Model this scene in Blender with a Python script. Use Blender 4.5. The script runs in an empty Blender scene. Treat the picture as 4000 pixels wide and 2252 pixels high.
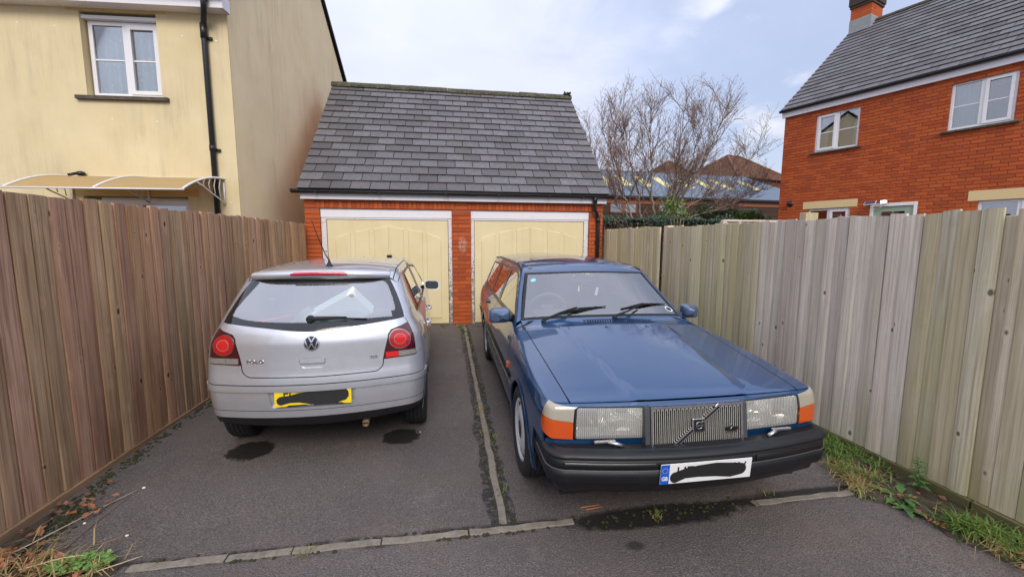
import bpy, bmesh, math, random
import numpy as np
from mathutils import Matrix, Vector
from mathutils.geometry import delaunay_2d_cdt

random.seed(7)
np.random.seed(7)
scene = bpy.context.scene
col = scene.collection
R = math.radians

# ------------------------------------------------------------------ camera
CAM_H = 1.5927
cam_d = bpy.data.cameras.new('camera')
cam = bpy.data.objects.new('camera', cam_d)
col.objects.link(cam)
scene.camera = cam
cam_d.sensor_width = 36.0
cam_d.lens = 1625.18 / 4000 * 36
cam_d.clip_start = 0.05
cam_d.clip_end = 2000
cam.matrix_world = (Matrix.Translation((0, 0, CAM_H)) @ Matrix.Rotation(-0.1553, 4, 'Z')
                    @ Matrix.Rotation(math.pi / 2 - 0.1162, 4, 'X') @ Matrix.Rotation(0.003, 4, 'Z'))

# ------------------------------------------------------------------ world
SUN_EL, SUN_AZ = R(38), R(180)          # azimuth: from +Y clockwise, sun behind the camera to the left
world = bpy.data.worlds.new('World')
scene.world = world
world.use_nodes = True
wn, wl = world.node_tree.nodes, world.node_tree.links
wn.clear()
def W(t, **k):
    n = wn.new(t)
    for a, b in k.items():
        setattr(n, a, b)
    return n
sky = W('ShaderNodeTexSky', sky_type='NISHITA', sun_disc=False)
sky.sun_elevation = SUN_EL
sky.sun_rotation = SUN_AZ
sky.air_density, sky.dust_density, sky.ozone_density = 1.0, 1.2, 1.3
tc = W('ShaderNodeTexCoord')
mp = W('ShaderNodeMapping')
mp.inputs['Scale'].default_value = (1.0, 1.0, 2.3)
wl.new(tc.outputs['Generated'], mp.inputs['Vector'])
n1 = W('ShaderNodeTexNoise'); n1.inputs['Scale'].default_value = 2.3; n1.inputs['Detail'].default_value = 7; n1.inputs['Roughness'].default_value = 0.56
n1.inputs['Distortion'].default_value = 0.35
wl.new(mp.outputs['Vector'], n1.inputs['Vector'])
n2 = W('ShaderNodeTexNoise'); n2.inputs['Scale'].default_value = 5.5; n2.inputs['Detail'].default_value = 6; n2.inputs['Roughness'].default_value = 0.5
wl.new(mp.outputs['Vector'], n2.inputs['Vector'])
# break in the cloud (blue) towards the right of the view
def wdot(vec):
    d = W('ShaderNodeVectorMath', operation='DOT_PRODUCT')
    wl.new(tc.outputs['Generated'], d.inputs[0]); d.inputs[1].default_value = vec
    return d.outputs['Value']
def wmath(op, a, b=None, c=None):
    m = W('ShaderNodeMath', operation=op)
    for i, v in enumerate((a, b, c)):
        if v is None: continue
        if isinstance(v, (int, float)): m.inputs[i].default_value = v
        else: wl.new(v, m.inputs[i])
    return m.outputs[0]
def wrange(v, a, b, c=0.0, d=1.0):
    m = W('ShaderNodeMapRange', interpolation_type='SMOOTHSTEP')
    wl.new(v, m.inputs['Value'])
    for k, x in zip(('From Min', 'From Max', 'To Min', 'To Max'), (a, b, c, d)): m.inputs[k].default_value = x
    return m.outputs['Result']
BLUE_DIR = Vector((0.80, 0.95, 0.72)).normalized()
b0 = wdot(BLUE_DIR)
b1 = wmath('ADD', b0, wmath('MULTIPLY', wmath('SUBTRACT', n1.outputs['Fac'], 0.5), -0.22))
blue = wrange(b1, 0.86, 1.0, 0.0, 0.50)
low = Vector((0.93, 1.0, 0.36)).normalized()
lowb = wrange(wmath('ADD', wdot(low), wmath('MULTIPLY', wmath('SUBTRACT', n2.outputs['Fac'], 0.5), -0.25)), 0.94, 1.0, 0.0, 0.4)
blue = wmath('MAXIMUM', blue, lowb)
# bright ragged cumulus low in the gap
bright = wmath('MULTIPLY', wrange(wdot(Vector((0.85, 1.0, 0.36)).normalized()), 0.955, 0.995),
               wrange(n2.outputs['Fac'], 0.50, 0.72))
cr = W('ShaderNodeValToRGB')
cr.color_ramp.elements[0].position = 0.30; cr.color_ramp.elements[0].color = (0.325, 0.346, 0.440, 1)
cr.color_ramp.elements[1].position = 0.72; cr.color_ramp.elements[1].color = (0.400, 0.420, 0.505, 1)
wl.new(n1.outputs['Fac'], cr.inputs['Fac'])
skys = W('ShaderNodeMix', data_type='RGBA', blend_type='MULTIPLY')
skys.inputs['Factor'].default_value = 1.0
wl.new(sky.outputs['Color'], skys.inputs[6]); skys.inputs[7].default_value = (0.082, 0.078, 0.080, 1)
mx = W('ShaderNodeMix', data_type='RGBA')
wl.new(blue, mx.inputs['Factor']); wl.new(cr.outputs['Color'], mx.inputs[6]); wl.new(skys.outputs[2], mx.inputs[7])
mx2 = W('ShaderNodeMix', data_type='RGBA')
wl.new(bright, mx2.inputs['Factor']); wl.new(mx.outputs[2], mx2.inputs[6]); mx2.inputs[7].default_value = (0.48, 0.48, 0.50, 1)
# overcast luminance rises from horizon to zenith
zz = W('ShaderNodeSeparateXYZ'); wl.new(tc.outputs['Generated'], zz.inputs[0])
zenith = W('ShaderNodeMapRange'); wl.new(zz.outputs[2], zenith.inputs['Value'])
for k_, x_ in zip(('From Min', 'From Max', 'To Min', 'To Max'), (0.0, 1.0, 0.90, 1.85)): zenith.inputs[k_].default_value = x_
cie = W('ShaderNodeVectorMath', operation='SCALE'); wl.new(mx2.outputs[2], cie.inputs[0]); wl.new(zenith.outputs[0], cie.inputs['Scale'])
bg = W('ShaderNodeBackground'); bg.inputs['Strength'].default_value = 1.0
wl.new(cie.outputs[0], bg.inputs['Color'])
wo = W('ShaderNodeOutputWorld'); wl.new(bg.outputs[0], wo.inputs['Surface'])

# ------------------------------------------------------------------ sun
sd = bpy.data.lights.new('sun', 'SUN'); sd.energy = 1.2; sd.angle = R(28); sd.color = (1.0, 0.93, 0.82)
sun = bpy.data.objects.new('sun', sd); col.objects.link(sun)
sdir = Vector((math.sin(SUN_AZ) * math.cos(SUN_EL), math.cos(SUN_AZ) * math.cos(SUN_EL), math.sin(SUN_EL)))
sun.rotation_euler = sdir.to_track_quat('Z', 'Y').to_euler()

vs = scene.view_settings
vs.view_transform = 'Standard'; vs.look = 'None'; vs.gamma = 1.0; vs.exposure = 0.90; vs.use_curve_mapping = False
scene.render.engine = 'CYCLES'
scene.cycles.use_denoising = True
scene.cycles.max_bounces = 8
scene.cycles.transparent_max_bounces = 12
scene.cycles.caustics_reflective = False
scene.cycles.caustics_refractive = False

# ------------------------------------------------------------------ materials
MAT = {}
class NT:
    """small helper round a node tree"""
    def __init__(s, name):
        s.m = bpy.data.materials.new(name); s.m.use_nodes = True
        s.n = s.m.node_tree.nodes; s.l = s.m.node_tree.links
        s.n.clear()
        s.out = s.n.new('ShaderNodeOutputMaterial')
        s.p = s.n.new('ShaderNodeBsdfPrincipled')
        s.l.new(s.p.outputs[0], s.out.inputs['Surface'])
        MAT[name] = s.m
    def node(s, t, ins=None, **k):
        n = s.n.new(t)
        for a, b in k.items(): setattr(n, a, b)
        for a, b in (ins or {}).items():
            if hasattr(b, 'is_output'): s.l.new(b, n.inputs[a])
            else: n.inputs[a].default_value = b
        return n
    def set(s, **k):
        for a, b in k.items():
            i = s.p.inputs[a.replace('_', ' ')]
            if hasattr(b, 'is_output'): s.l.new(b, i)
            else: i.default_value = b
        return s
    def coord(s, scale=(1, 1, 1), kind='Object', loc=(0, 0, 0), rot=(0, 0, 0)):
        t = s.node('ShaderNodeTexCoord')
        m = s.node('ShaderNodeMapping', {'Vector': t.outputs[kind], 'Scale': scale, 'Location': loc, 'Rotation': rot})
        return m.outputs[0]
    def pos(s, scale=(1, 1, 1), loc=(0, 0, 0), rot=(0, 0, 0)):
        g = s.node('ShaderNodeNewGeometry')
        m = s.node('ShaderNodeMapping', {'Vector': g.outputs['Position'], 'Scale': scale, 'Location': loc, 'Rotation': rot})
        return m.outputs[0]
    def noise(s, vec, scale, detail=5, rough=0.55, dist=0.0):
        return s.node('ShaderNodeTexNoise', {'Vector': vec, 'Scale': scale, 'Detail': detail, 'Roughness': rough, 'Distortion': dist}).outputs['Fac']
    def ramp(s, fac, stops):
        r = s.node('ShaderNodeValToRGB', {'Fac': fac})
        e = r.color_ramp.elements
        while len(e) < len(stops): e.new(0.5)
        for i, (p, c) in enumerate(stops):
            e[i].position = p
            e[i].color = (c, c, c, 1) if isinstance(c, (int, float)) else (*c, 1)
        return r.outputs['Color']
    def rng(s, v, a, b, c=0.0, d=1.0):
        return s.node('ShaderNodeMapRange', {'Value': v, 'From Min': a, 'From Max': b, 'To Min': c, 'To Max': d}).outputs['Result']
    def math(s, op, a, b=None, c=None):
        m = s.n.new('ShaderNodeMath'); m.operation = op
        for i, v in enumerate((a, b, c)):
            if v is None: continue
            if hasattr(v, 'is_output'): s.l.new(v, m.inputs[i])
            else: m.inputs[i].default_value = v
        return m.outputs[0]
    def mix(s, f, a, b, mode='MIX'):
        m = s.n.new('ShaderNodeMix'); m.data_type = 'RGBA'; m.blend_type = mode
        for i, v in ((0, f), (6, a), (7, b)):
            if hasattr(v, 'is_output'): s.l.new(v, m.inputs[i])
            elif i == 0: m.inputs[0].default_value = v
            else: m.inputs[i].default_value = (*v, 1) if len(v) == 3 else v
        return m.outputs[2]
    def bump(s, h, strength=0.3, dist=0.01, normal=None):
        d = {'Height': h, 'Strength': strength, 'Distance': dist}
        if normal is not None: d['Normal'] = normal
        return s.node('ShaderNodeBump', d).outputs[0]
    def rand(s):
        o = s.node('ShaderNodeObjectInfo').outputs['Random']
        g = s.node('ShaderNodeNewGeometry').outputs['Random Per Island']
        return s.math('FRACT', s.math('ADD', o, g))
    def sep(s, v):
        return s.node('ShaderNodeSeparateXYZ', {0: v}).outputs
    def hue(s, c, rnd, amt_v=0.3, amt_h=0.02):
        h = s.node('ShaderNodeHueSaturation', {'Color': c, 'Hue': s.rng(rnd, 0, 1, 0.5 - amt_h, 0.5 + amt_h), 'Value': s.rng(s.math('FRACT', s.math('MULTIPLY', rnd, 7.31)), 0, 1, 1 - amt_v, 1 + amt_v)})
        return h.outputs[0]

def plain(name, c, rough=0.5, metal=0.0, var=0.12, scale=30, bump=0.0, spec=0.5, coat=0.0):
    t = NT(name)
    v = t.coord()
    n = t.noise(v, scale, 6)
    cc = t.mix(n, tuple(x * (1 - var) for x in c), tuple(min(1, x * (1 + var)) for x in c))
    t.set(Base_Color=cc, Roughness=t.rng(n, 0.2, 0.8, max(0, rough - 0.08), min(1, rough + 0.08)), Metallic=metal, Specular_IOR_Level=spec, Coat_Weight=coat, Coat_Roughness=0.04)
    if bump: t.set(Normal=t.bump(n, bump, 0.004))
    return t.m

# ------------------------------------------------------------------ mesh helpers
FRAME = {}
class MB:
    def __init__(s): s.v = []; s.f = []; s.sm = []
    def add(s, vs, fs, smooth=False):
        o = len(s.v); s.v += [tuple(map(float, p)) for p in vs]; s.f += [tuple(i + o for i in f) for f in fs]; s.sm += [smooth] * len(fs)
        return s
    def box(s, x0, x1, y0, y1, z0, z1, M=None):
        p = [(x, y, z) for z in (z0, z1) for y in (y0, y1) for x in (x0, x1)]
        if M is not None: p = [tuple(M @ Vector(q)) for q in p]
        return s.add(p, [(0, 2, 3, 1), (4, 5, 7, 6), (0, 1, 5, 4), (2, 6, 7, 3), (0, 4, 6, 2), (1, 3, 7, 5)])
    def bbox(s, x0, x1, y0, y1, z0, z1, b=0.005, M=None):
        """box with chamfered edges"""
        bm = bmesh.new()
        bmesh.ops.create_cube(bm, size=1)
        for v in bm.verts: v.co = Vector(((x0 + x1) / 2 + v.co.x * (x1 - x0), (y0 + y1) / 2 + v.co.y * (y1 - y0), (z0 + z1) / 2 + v.co.z * (z1 - z0)))
        bmesh.ops.bevel(bm, geom=bm.edges[:], offset=b, segments=2, profile=0.5, affect='EDGES')
        return s.bm(bm, M)
    def bm(s, bm, M=None, smooth=False):
        bm.verts.index_update()
        s.add([tuple(M @ v.co) if M is not None else tuple(v.co) for v in bm.verts], [tuple(v.index for v in f.verts) for f in bm.faces], smooth)
        bm.free(); return s
    def tube(s, pts, rad, n=8, caps=True, smooth=True):
        pts = [Vector(p) for p in pts]
        if isinstance(rad, (int, float)): rad = [rad] * len(pts)
        vs, fs = [], []
        up = None
        for i, p in enumerate(pts):
            t = (pts[min(i + 1, len(pts) - 1)] - pts[max(i - 1, 0)]).normalized()
            if up is None:
                up = Vector((0, 0, 1)) if abs(t.z) < 0.9 else Vector((1, 0, 0))
            a = t.cross(up)
            if a.length < 1e-6: a = t.cross(Vector((1, 0, 0)))
            a.normalize(); b = a.cross(t).normalized(); up = b
            for k in range(n):
                w = 2 * math.pi * k / n
                vs.append(p + (a * math.cos(w) + b * math.sin(w)) * rad[i])
        for i in range(len(pts) - 1):
            for k in range(n):
                q = (k + 1) % n
                fs.append((i * n + k, i * n + q, (i + 1) * n + q, (i + 1) * n + k))
        s.add(vs, fs, smooth)
        if caps:
            o = len(s.v) - len(vs)
            s.f.append(tuple(o + k for k in range(n))[::-1]); s.sm.append(False)
            s.f.append(tuple(o + (len(pts) - 1) * n + k for k in range(n))); s.sm.append(False)
        return s
    def lathe(s, prof, n=32, M=None, smooth=True, a0=0.0, a1=2 * math.pi):
        """prof: (radius, axial) pairs turned about local X axis"""
        full = abs(a1 - a0 - 2 * math.pi) < 1e-6
        m = n if full else n + 1
        vs = []
        for r, h in prof:
            for k in range(m):
                w = a0 + (a1 - a0) * k / n
                vs.append(Vector((h, r * math.cos(w), r * math.sin(w))))
        if M is not None: vs = [M @ v for v in vs]
        fs = []
        for i in range(len(prof) - 1):
            for k in range(n):
                q = (k + 1) % m
                fs.append((i * m + k, i * m + q, (i + 1) * m + q, (i + 1) * m + k))
        return s.add(vs, fs, smooth)
    def prism(s, poly, h0, h1, M=None, smooth_side=False):
        """poly in XY extruded in Z"""
        n = len(poly)
        vs = [Vector((x, y, h0)) for x, y in poly] + [Vector((x, y, h1)) for x, y in poly]
        if M is not None: vs = [M @ v for v in vs]
        a = sum(poly[i][0] * poly[(i + 1) % n][1] - poly[(i + 1) % n][0] * poly[i][1] for i in range(n))
        fs = [tuple(range(n))[::-1], tuple(range(n, 2 * n))] + [(i, (i + 1) % n, n + (i + 1) % n, n + i) for i in range(n)]
        if a < 0: fs = [f[::-1] for f in fs]
        return s.add(vs, fs, smooth_side)
    def grid(s, P, smooth=True, closed=False):
        """P[i][j] -> points"""
        ni, nj = len(P), len(P[0])
        vs = [p for r in P for p in r]; fs = []
        for i in range(ni - 1):
            for j in range(nj - (0 if closed else 1)):
                k = (j + 1) % nj
                fs.append((i * nj + j, i * nj + k, (i + 1) * nj + k, (i + 1) * nj + j))
        return s.add(vs, fs, smooth)
    def sphere(s, c, r, n=12, m=8, smooth=True):
        if isinstance(r, (int, float)): r = (r, r, r)
        P = []
        for i in range(m + 1):
            t = math.pi * i / m
            P.append([(c[0] + r[0] * math.sin(t) * math.cos(2 * math.pi * k / n), c[1] + r[1] * math.sin(t) * math.sin(2 * math.pi * k / n), c[2] - r[2] * math.cos(t)) for k in range(n)])
        return s.grid(P, smooth, True)
    def mesh(s, name, F=None):
        me = bpy.data.meshes.new(name)
        v = s.v
        if F is not None:
            I = F.inverted(); v = [tuple(I @ Vector(p)) for p in v]
        me.from_pydata(v, [], s.f)
        if any(s.sm): me.polygons.foreach_set('use_smooth', s.sm)
        me.update()
        return me
    def build(s, name, mat, parent=None, local=False, **kw):
        """vertices are world coordinates unless local: then they are in the parent's frame"""
        F = None
        if parent is not None and not local: F = FRAME.get(root_of(parent))
        return link(name, s.mesh(name, F), mat, parent, **kw)

def root_of(o):
    while o.parent: o = o.parent
    return o
def link(name, me, mat=None, parent=None, **kw):
    o = bpy.data.objects.new(name, me)
    if mat is not None and me is not None and not me.materials:
        me.materials.append(MAT[mat] if isinstance(mat, str) else mat)
    col.objects.link(o)
    if parent is not None: o.parent = parent
    tag(o, **kw)
    return o
def tag(o, label=None, cat=None, group=None, kind=None):
    if label: o['label'] = label
    if cat: o['category'] = cat
    if group: o['group'] = group
    if kind: o['kind'] = kind
    return o
def thing(name, loc, rot=None, **kw):
    o = bpy.data.objects.new(name, None); col.objects.link(o)
    o.empty_display_size = 0.1
    M = Matrix.Translation(loc) @ (rot if rot is not None else Matrix.Identity(4))
    o.matrix_world = M
    FRAME[o] = M
    tag(o, **kw)
    return o
SLOPE = 0.1 / 7.85
def gz(y):
    return -0.1 + SLOPE * y if y < 7.85 else 0.0
def text_mesh(s, size=0.1, ext=0.002, bold=0.0, spacing=1.0):
    c = bpy.data.curves.new('lettering', 'FONT'); c.body = s; c.size = size; c.extrude = ext; c.offset = bold; c.align_x = 'CENTER'; c.align_y = 'CENTER'; c.space_character = spacing
    c.resolution_u = 3
    o = bpy.data.objects.new('lettering', c); col.objects.link(o)
    bpy.context.view_layer.update()
    me = bpy.data.meshes.new_from_object(o.evaluated_get(bpy.context.evaluated_depsgraph_get()))
    bpy.data.objects.remove(o); bpy.data.curves.remove(c)
    return [v.co.copy() for v in me.vertices], [tuple(p.vertices) for p in me.polygons]
# ------------------------------------------------------------------ setting materials
def m_asphalt():
    t = NT('asphalt')
    v = t.pos()
    big = t.noise(v, 0.9, 5, 0.6)
    mid = t.noise(v, 8, 5, 0.65)
    fine = t.noise(v, 95, 4, 0.75)
    vo = t.node('ShaderNodeTexVoronoi', {'Vector': v, 'Scale': 105.0}).outputs
    chip = t.rng(vo['Distance'], 0.10, 0.55, 1, 0)
    rnd = t.sep(vo['Color'])[0]
    base = t.ramp(big, [(0.3, (0.125, 0.106, 0.099)), (0.7, (0.180, 0.154, 0.142))])
    base = t.mix(t.rng(mid, 0.35, 0.75, 0, 0.40), base, (0.100, 0.086, 0.081))
    base = t.mix(t.math('MULTIPLY', chip, t.rng(rnd, 0.45, 1.0, 0, 0.80)), base, (0.42, 0.37, 0.335))
    base = t.mix(t.rng(fine, 0.36, 0.58, 0.65, 0), base, (0.024, 0.021, 0.021))
    base = t.mix(t.rng(t.noise(v, 1.7, 4), 0.48, 0.75, 0, 0.40), base, (0.185, 0.132, 0.106))
    base = t.mix(t.rng(t.noise(v, 0.55, 4, .6), 0.42, 0.66, 0, 0.50), base, (0.080, 0.069, 0.067))
    base = t.mix(t.rng(t.noise(v, 2.6, 5, .7), 0.60, 0.78, 0, 0.35), base, (0.27, 0.235, 0.21))
    # oil / damp stains with shapes of their own, laid out in metres
    xyz = t.sep(v)
    wob = t.noise(v, 17, 6, 0.75)
    def ell(cx, cy, rx, ry, amp=1.0, soft=0.05):
        dx = t.math('DIVIDE', t.math('SUBTRACT', xyz[0], cx), rx); dy = t.math('DIVIDE', t.math('SUBTRACT', xyz[1], cy), ry)
        d = t.math('SQRT', t.math('ADD', t.math('MULTIPLY', dx, dx), t.math('MULTIPLY', dy, dy)))
        d = t.math('ADD', d, t.math('MULTIPLY', t.math('SUBTRACT', wob, 0.5), amp))
        return t.rng(d, 1.0 - soft, 1.0 + soft, 1, 0)
    st = t.math('MAXIMUM', ell(-1.545, 3.385, 0.168, 0.150), ell(-0.405, 3.45, 0.150, 0.135))
    wet = t.math('MAXIMUM', ell(1.24, 2.195, 0.58, 0.095, 1.1, 0.16), ell(1.95, 2.235, 0.52, 0.035, 1.2, 0.3))
    wet = t.math('MAXIMUM', wet, ell(2.35, 2.27, 0.5, 0.03, 1.2, 0.4))
    drip = t.math('MAXIMUM', ell(1.0, 1.98, 0.05, 0.035, 1.2, 0.3), ell(0.7, 1.55, 0.12, 0.05, 1.5, 0.4))
    allst = t.math('MAXIMUM', t.math('MAXIMUM', st, wet), t.math('MULTIPLY', drip, 0.7))
    # damp dark margins along the divider and the edging
    dv = t.math('ABSOLUTE', t.math('SUBTRACT', xyz[0], t.math('ADD', 0.305, t.math('MULTIPLY', t.math('SUBTRACT', t.noise(v, 5, 4), 0.5), 0.10))))
    along = t.math('MULTIPLY', t.rng(xyz[1], 2.15, 2.2, 0, 1), t.rng(xyz[1], 7.6, 7.8, 1, 0))
    wmar = t.math('ADD', 0.045, t.math('MULTIPLY', t.noise(v, 2.3, 3), 0.075))
    m1 = t.math('MULTIPLY', t.math('MULTIPLY', t.math('LESS_THAN', dv, wmar), along), t.rng(t.noise(v, 26, 5, .7), 0.40, 0.52, 0, 1))
    dh = t.math('ABSOLUTE', t.math('SUBTRACT', xyz[1], t.math('ADD', 2.222, t.math('MULTIPLY', t.math('SUBTRACT', t.noise(v, 6, 4), 0.5), 0.05))))
    m2 = t.math('MULTIPLY', t.rng(dh, 0.03, 0.055, 1, 0), t.rng(t.noise(v, 9, 5, 0.7), 0.42, 0.52, 0, 1))
    allst = t.math('MAXIMUM', allst, t.math('MULTIPLY', t.math('MAXIMUM', m1, m2), 0.85))
    base = t.mix(t.math('MULTIPLY', allst, 0.93), base, (0.012, 0.0115, 0.0105))
    rg = t.rng(allst, 0, 1, 0.86, 0.55)
    h = t.math('ADD', t.math('MULTIPLY', chip, 0.8), t.math('MULTIPLY', fine, 0.7))
    t.set(Base_Color=base, Roughness=rg, Specular_IOR_Level=0.35, Normal=t.bump(h, 0.7, 0.008))
m_asphalt()

def m_conc(name, c0, c1):
    t = NT(name); v = t.pos()
    n = t.noise(v, 16, 6, 0.65); f = t.noise(v, 160, 3)
    c = t.ramp(n, [(0.3, c0), (0.72, c1)])
    c = t.mix(t.rng(t.noise(v, 5, 5, 0.7), 0.55, 0.72, 0, 0.6), c, (0.055, 0.05, 0.036))
    c = t.mix(t.rng(f, 0.3, 0.5, 0.4, 0), c, (0.05, 0.045, 0.04))
    t.set(Base_Color=c, Roughness=0.9, Normal=t.bump(t.math('ADD', n, f), 0.5, 0.004))
m_conc('edging_concrete', (0.16, 0.135, 0.105), (0.27, 0.235, 0.19))
m_conc('stone_sill', (0.055, 0.047, 0.035), (0.15, 0.125, 0.09))

def m_wood(name, cols, knotc, green=0.0, greenc=(0.11, 0.11, 0.03), axis='y', vert=True, dirt=0.4, gs=1.0, damp=0.5, dampc=(0.12, 0.075, 0.05)):
    """weathered sawn board; grain runs along z (vert) or along y"""
    t = NT(name)
    r = t.rand()
    off = t.node('ShaderNodeCombineXYZ', {0: t.math('MULTIPLY', r, 31.7), 1: t.math('MULTIPLY', r, 17.3), 2: t.math('MULTIPLY', r, 53.1)}).outputs[0]
    g = t.node('ShaderNodeNewGeometry').outputs['Position']
    p = t.node('ShaderNodeVectorMath', {0: g, 1: off}, operation='ADD').outputs[0]
    sc = (26, 26, 1.3) if vert else (26, 1.3, 26)
    def mp(s): return t.node('ShaderNodeMapping', {'Vector': p, 'Scale': s}).outputs[0]
    knots_sc = (0.0, 8.5, 5.2) if vert else (0, 4.0, 8.0)
    kv = t.node('ShaderNodeTexVoronoi', {'Vector': mp(knots_sc), 'Scale': 1.0, 'Randomness': 1.0}).outputs
    kd = kv['Distance']
    keep = t.math('GREATER_THAN', t.sep(kv['Color'])[0], 0.50)
    ksize = t.rng(t.sep(kv['Color'])[1], 0, 1, 0.05, 0.15)
    kr = t.math('DIVIDE', kd, ksize)
    knot = t.math('MULTIPLY', t.rng(kr, 0.65, 1.05, 1, 0), keep)
    ring = t.math('MULTIPLY', t.rng(t.math('ABSOLUTE', t.math('SUBTRACT', kr, 1.5)), 0.1, 0.8, 1, 0), keep)
    # grain warps round the knots
    warp = t.math('MULTIPLY', t.rng(kr, 1, 5, 1, 0), 0.35)
    gv = t.node('ShaderNodeVectorMath', {0: mp(sc), 1: t.node('ShaderNodeCombineXYZ', {0: warp, 1: warp, 2: warp}).outputs[0]}, operation='ADD').outputs[0]
    g1 = t.noise(gv, 1.0 * gs, 6, 0.7, 0.4)
    g2 = t.noise(mp((170, 170, 2.2) if vert else (170, 2.2, 170)), 1.0, 3, 0.6)
    g3 = t.noise(mp((62, 62, 0.8) if vert else (62, .8, 62)), 1.0, 3, 0.6)
    strk = t.noise(mp((9, 9, 0.55) if vert else (9, .55, 9)), 1.0, 4, 0.6)
    pick = t.math('FRACT', t.math('MULTIPLY', r, 3.77))
    base = t.ramp(t.math('ADD', t.math('MULTIPLY', pick, 0.70), t.math('MULTIPLY', strk, 0.34)), [(i / (len(cols) - 1), c) for i, c in enumerate(cols)])
    base = t.mix(t.rng(g1, 0.40, 0.68, 0, 0.75), base, t.mix(0.5, base, knotc))
    base = t.mix(t.rng(g2, 0.34, 0.52, 0.45, 0), base, knotc)
    base = t.mix(t.rng(g3, 0.50, 0.66, 0, 0.55), base, knotc)
    base = t.mix(t.rng(strk, 0.5, 0.72, 0, dirt), base, tuple(x * 0.8 for x in knotc))
    wx = t.noise(mp((1.1, 1.1, 0.5)), 1.0, 4, 0.65)
    base = t.mix(t.math('MULTIPLY', t.rng(wx, 0.42, 0.70, 0, damp), t.rng(t.sep(g)[2], 1.7, 0.1, 0.25, 1.0)), base, dampc)
    if green:
        gn = t.noise(mp((2.2, 2.2, 0.45)), 1.0, 4, 0.6)
        zz = t.sep(g)[2]
        gf = t.math('MULTIPLY', t.math('ADD', t.rng(gn, 0.36, 0.62, 0, green), t.rng(zz, 0.45, -0.05, 0, 0.35)), t.rng(t.math('FRACT', t.math('MULTIPLY', r, 11.9)), 0, 1, 0.55, 1.0))
        base = t.mix(gf, base, greenc)
    base = t.mix(t.math('MULTIPLY', ring, 0.13), base, tuple(min(1, x * 1.15) for x in cols[min(2, len(cols) - 1)]))
    base = t.mix(t.math('MULTIPLY', knot, 0.9), base, tuple(x * 0.3 for x in knotc))
    base = t.hue(base, r, 0.16, 0.012)
    h = t.math('ADD', t.math('ADD', t.math('MULTIPLY', g1, 0.6), t.math('MULTIPLY', g2, 0.6)), t.math('MULTIPLY', knot, -0.8))
    t.set(Base_Color=base, Roughness=0.82, Specular_IOR_Level=0.25, Normal=t.bump(h, 0.5, 0.004))
m_wood('fence_wood_brown', [(0.47, 0.265, 0.135), (0.60, 0.372, 0.215), (0.68, 0.455, 0.290), (0.57, 0.342, 0.185), (0.72, 0.50, 0.335), (0.49, 0.285, 0.145), (0.67, 0.365, 0.145)], (0.17, 0.084, 0.045), damp=0.85, dampc=(0.17, 0.082, 0.043), dirt=0.35)
m_wood('fence_wood_grey', [(0.68, 0.59, 0.425), (0.74, 0.655, 0.50), (0.70, 0.605, 0.46), (0.66, 0.57, 0.41), (0.76, 0.68, 0.53)], (0.33, 0.255, 0.155), green=0.55, greenc=(0.46, 0.405, 0.16), dirt=0.22, damp=0.45, dampc=(0.34, 0.29, 0.14))
m_wood('fence_wood_pale', [(0.73, 0.64, 0.545), (0.78, 0.70, 0.615), (0.71, 0.615, 0.52), (0.80, 0.725, 0.64)], (0.38, 0.295, 0.22), green=0.14, greenc=(0.50, 0.44, 0.22), dirt=0.22, damp=0.3, dampc=(0.40, 0.32, 0.22))
m_wood('gravel_wood_brown', [(0.26, 0.155, 0.085), (0.34, 0.215, 0.12)], (0.12, 0.07, 0.04), vert=False)
m_wood('gravel_wood_green', [(0.15, 0.115, 0.055), (0.22, 0.175, 0.095)], (0.06, 0.048, 0.026), vert=False, green=0.2)
m_wood('dark_timber', [(0.060, 0.036, 0.024), (0.10, 0.062, 0.042)], (0.03, 0.02, 0.015), vert=False)
m_wood('rustic_wood', [(0.22, 0.16, 0.11), (0.30, 0.23, 0.16)], (0.09, 0.06, 0.04))

def m_brick(name='brick', c0=(0.46, 0.090, 0.024), c1=(0.55, 0.122, 0.032), c2=(0.35, 0.070, 0.026)):
    t = NT(name); v = t.pos(); r = t.rand()
    n = t.noise(v, 45, 5, 0.6); f = t.noise(v, 320, 2)
    base = t.ramp(r, [(0.0, c2), (0.35, c0), (0.75, c1), (1.0, tuple(x * 0.8 for x in c1))])
    base = t.mix(t.rng(n, 0.3, 0.75, 0, 0.4), base, tuple(x * 0.72 for x in c0))
    base = t.mix(t.rng(t.noise(v, 1.1, 4, 0.6), 0.55, 0.8, 0, 0.5), base, (0.27, 0.068, 0.032))
    base = t.mix(t.rng(f, 0.62, 0.8, 0, 0.3), base, (0.6, 0.3, 0.17))
    if name == 'brick':   # efflorescence splash on the middle pier
        x3 = t.sep(v)
        ex, ey, ez = t.math('DIVIDE', t.math('SUBTRACT', x3[0], .295), .085), t.math('DIVIDE', t.math('SUBTRACT', x3[1], 7.85), .2), t.math('DIVIDE', t.math('SUBTRACT', x3[2], 1.50), .16)
        d2 = t.math('SQRT', t.math('ADD', t.math('ADD', t.math('MULTIPLY', ex, ex), t.math('MULTIPLY', ey, ey)), t.math('MULTIPLY', ez, ez)))
        efflo = t.math('MULTIPLY', t.rng(d2, .55, 1.15, 1, 0), t.rng(t.noise(v, 28, 5, .7), .4, .62, 0, .55))
        base = t.mix(efflo, base, (.72, .58, .52))
    t.set(Base_Color=base, Roughness=0.85, Specular_IOR_Level=0.3, Normal=t.bump(t.math('ADD', n, f), 0.4, 0.004))
m_brick()
m_brick('far_brick', (0.20, 0.075, 0.04), (0.28, 0.11, 0.06), (0.15, 0.06, 0.035))
plain('mortar', (0.33, 0.100, 0.046), 0.95, var=0.3, scale=60)
plain('soot_brick', (0.06, 0.042, 0.032), 0.95, var=0.5, scale=25)
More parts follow.
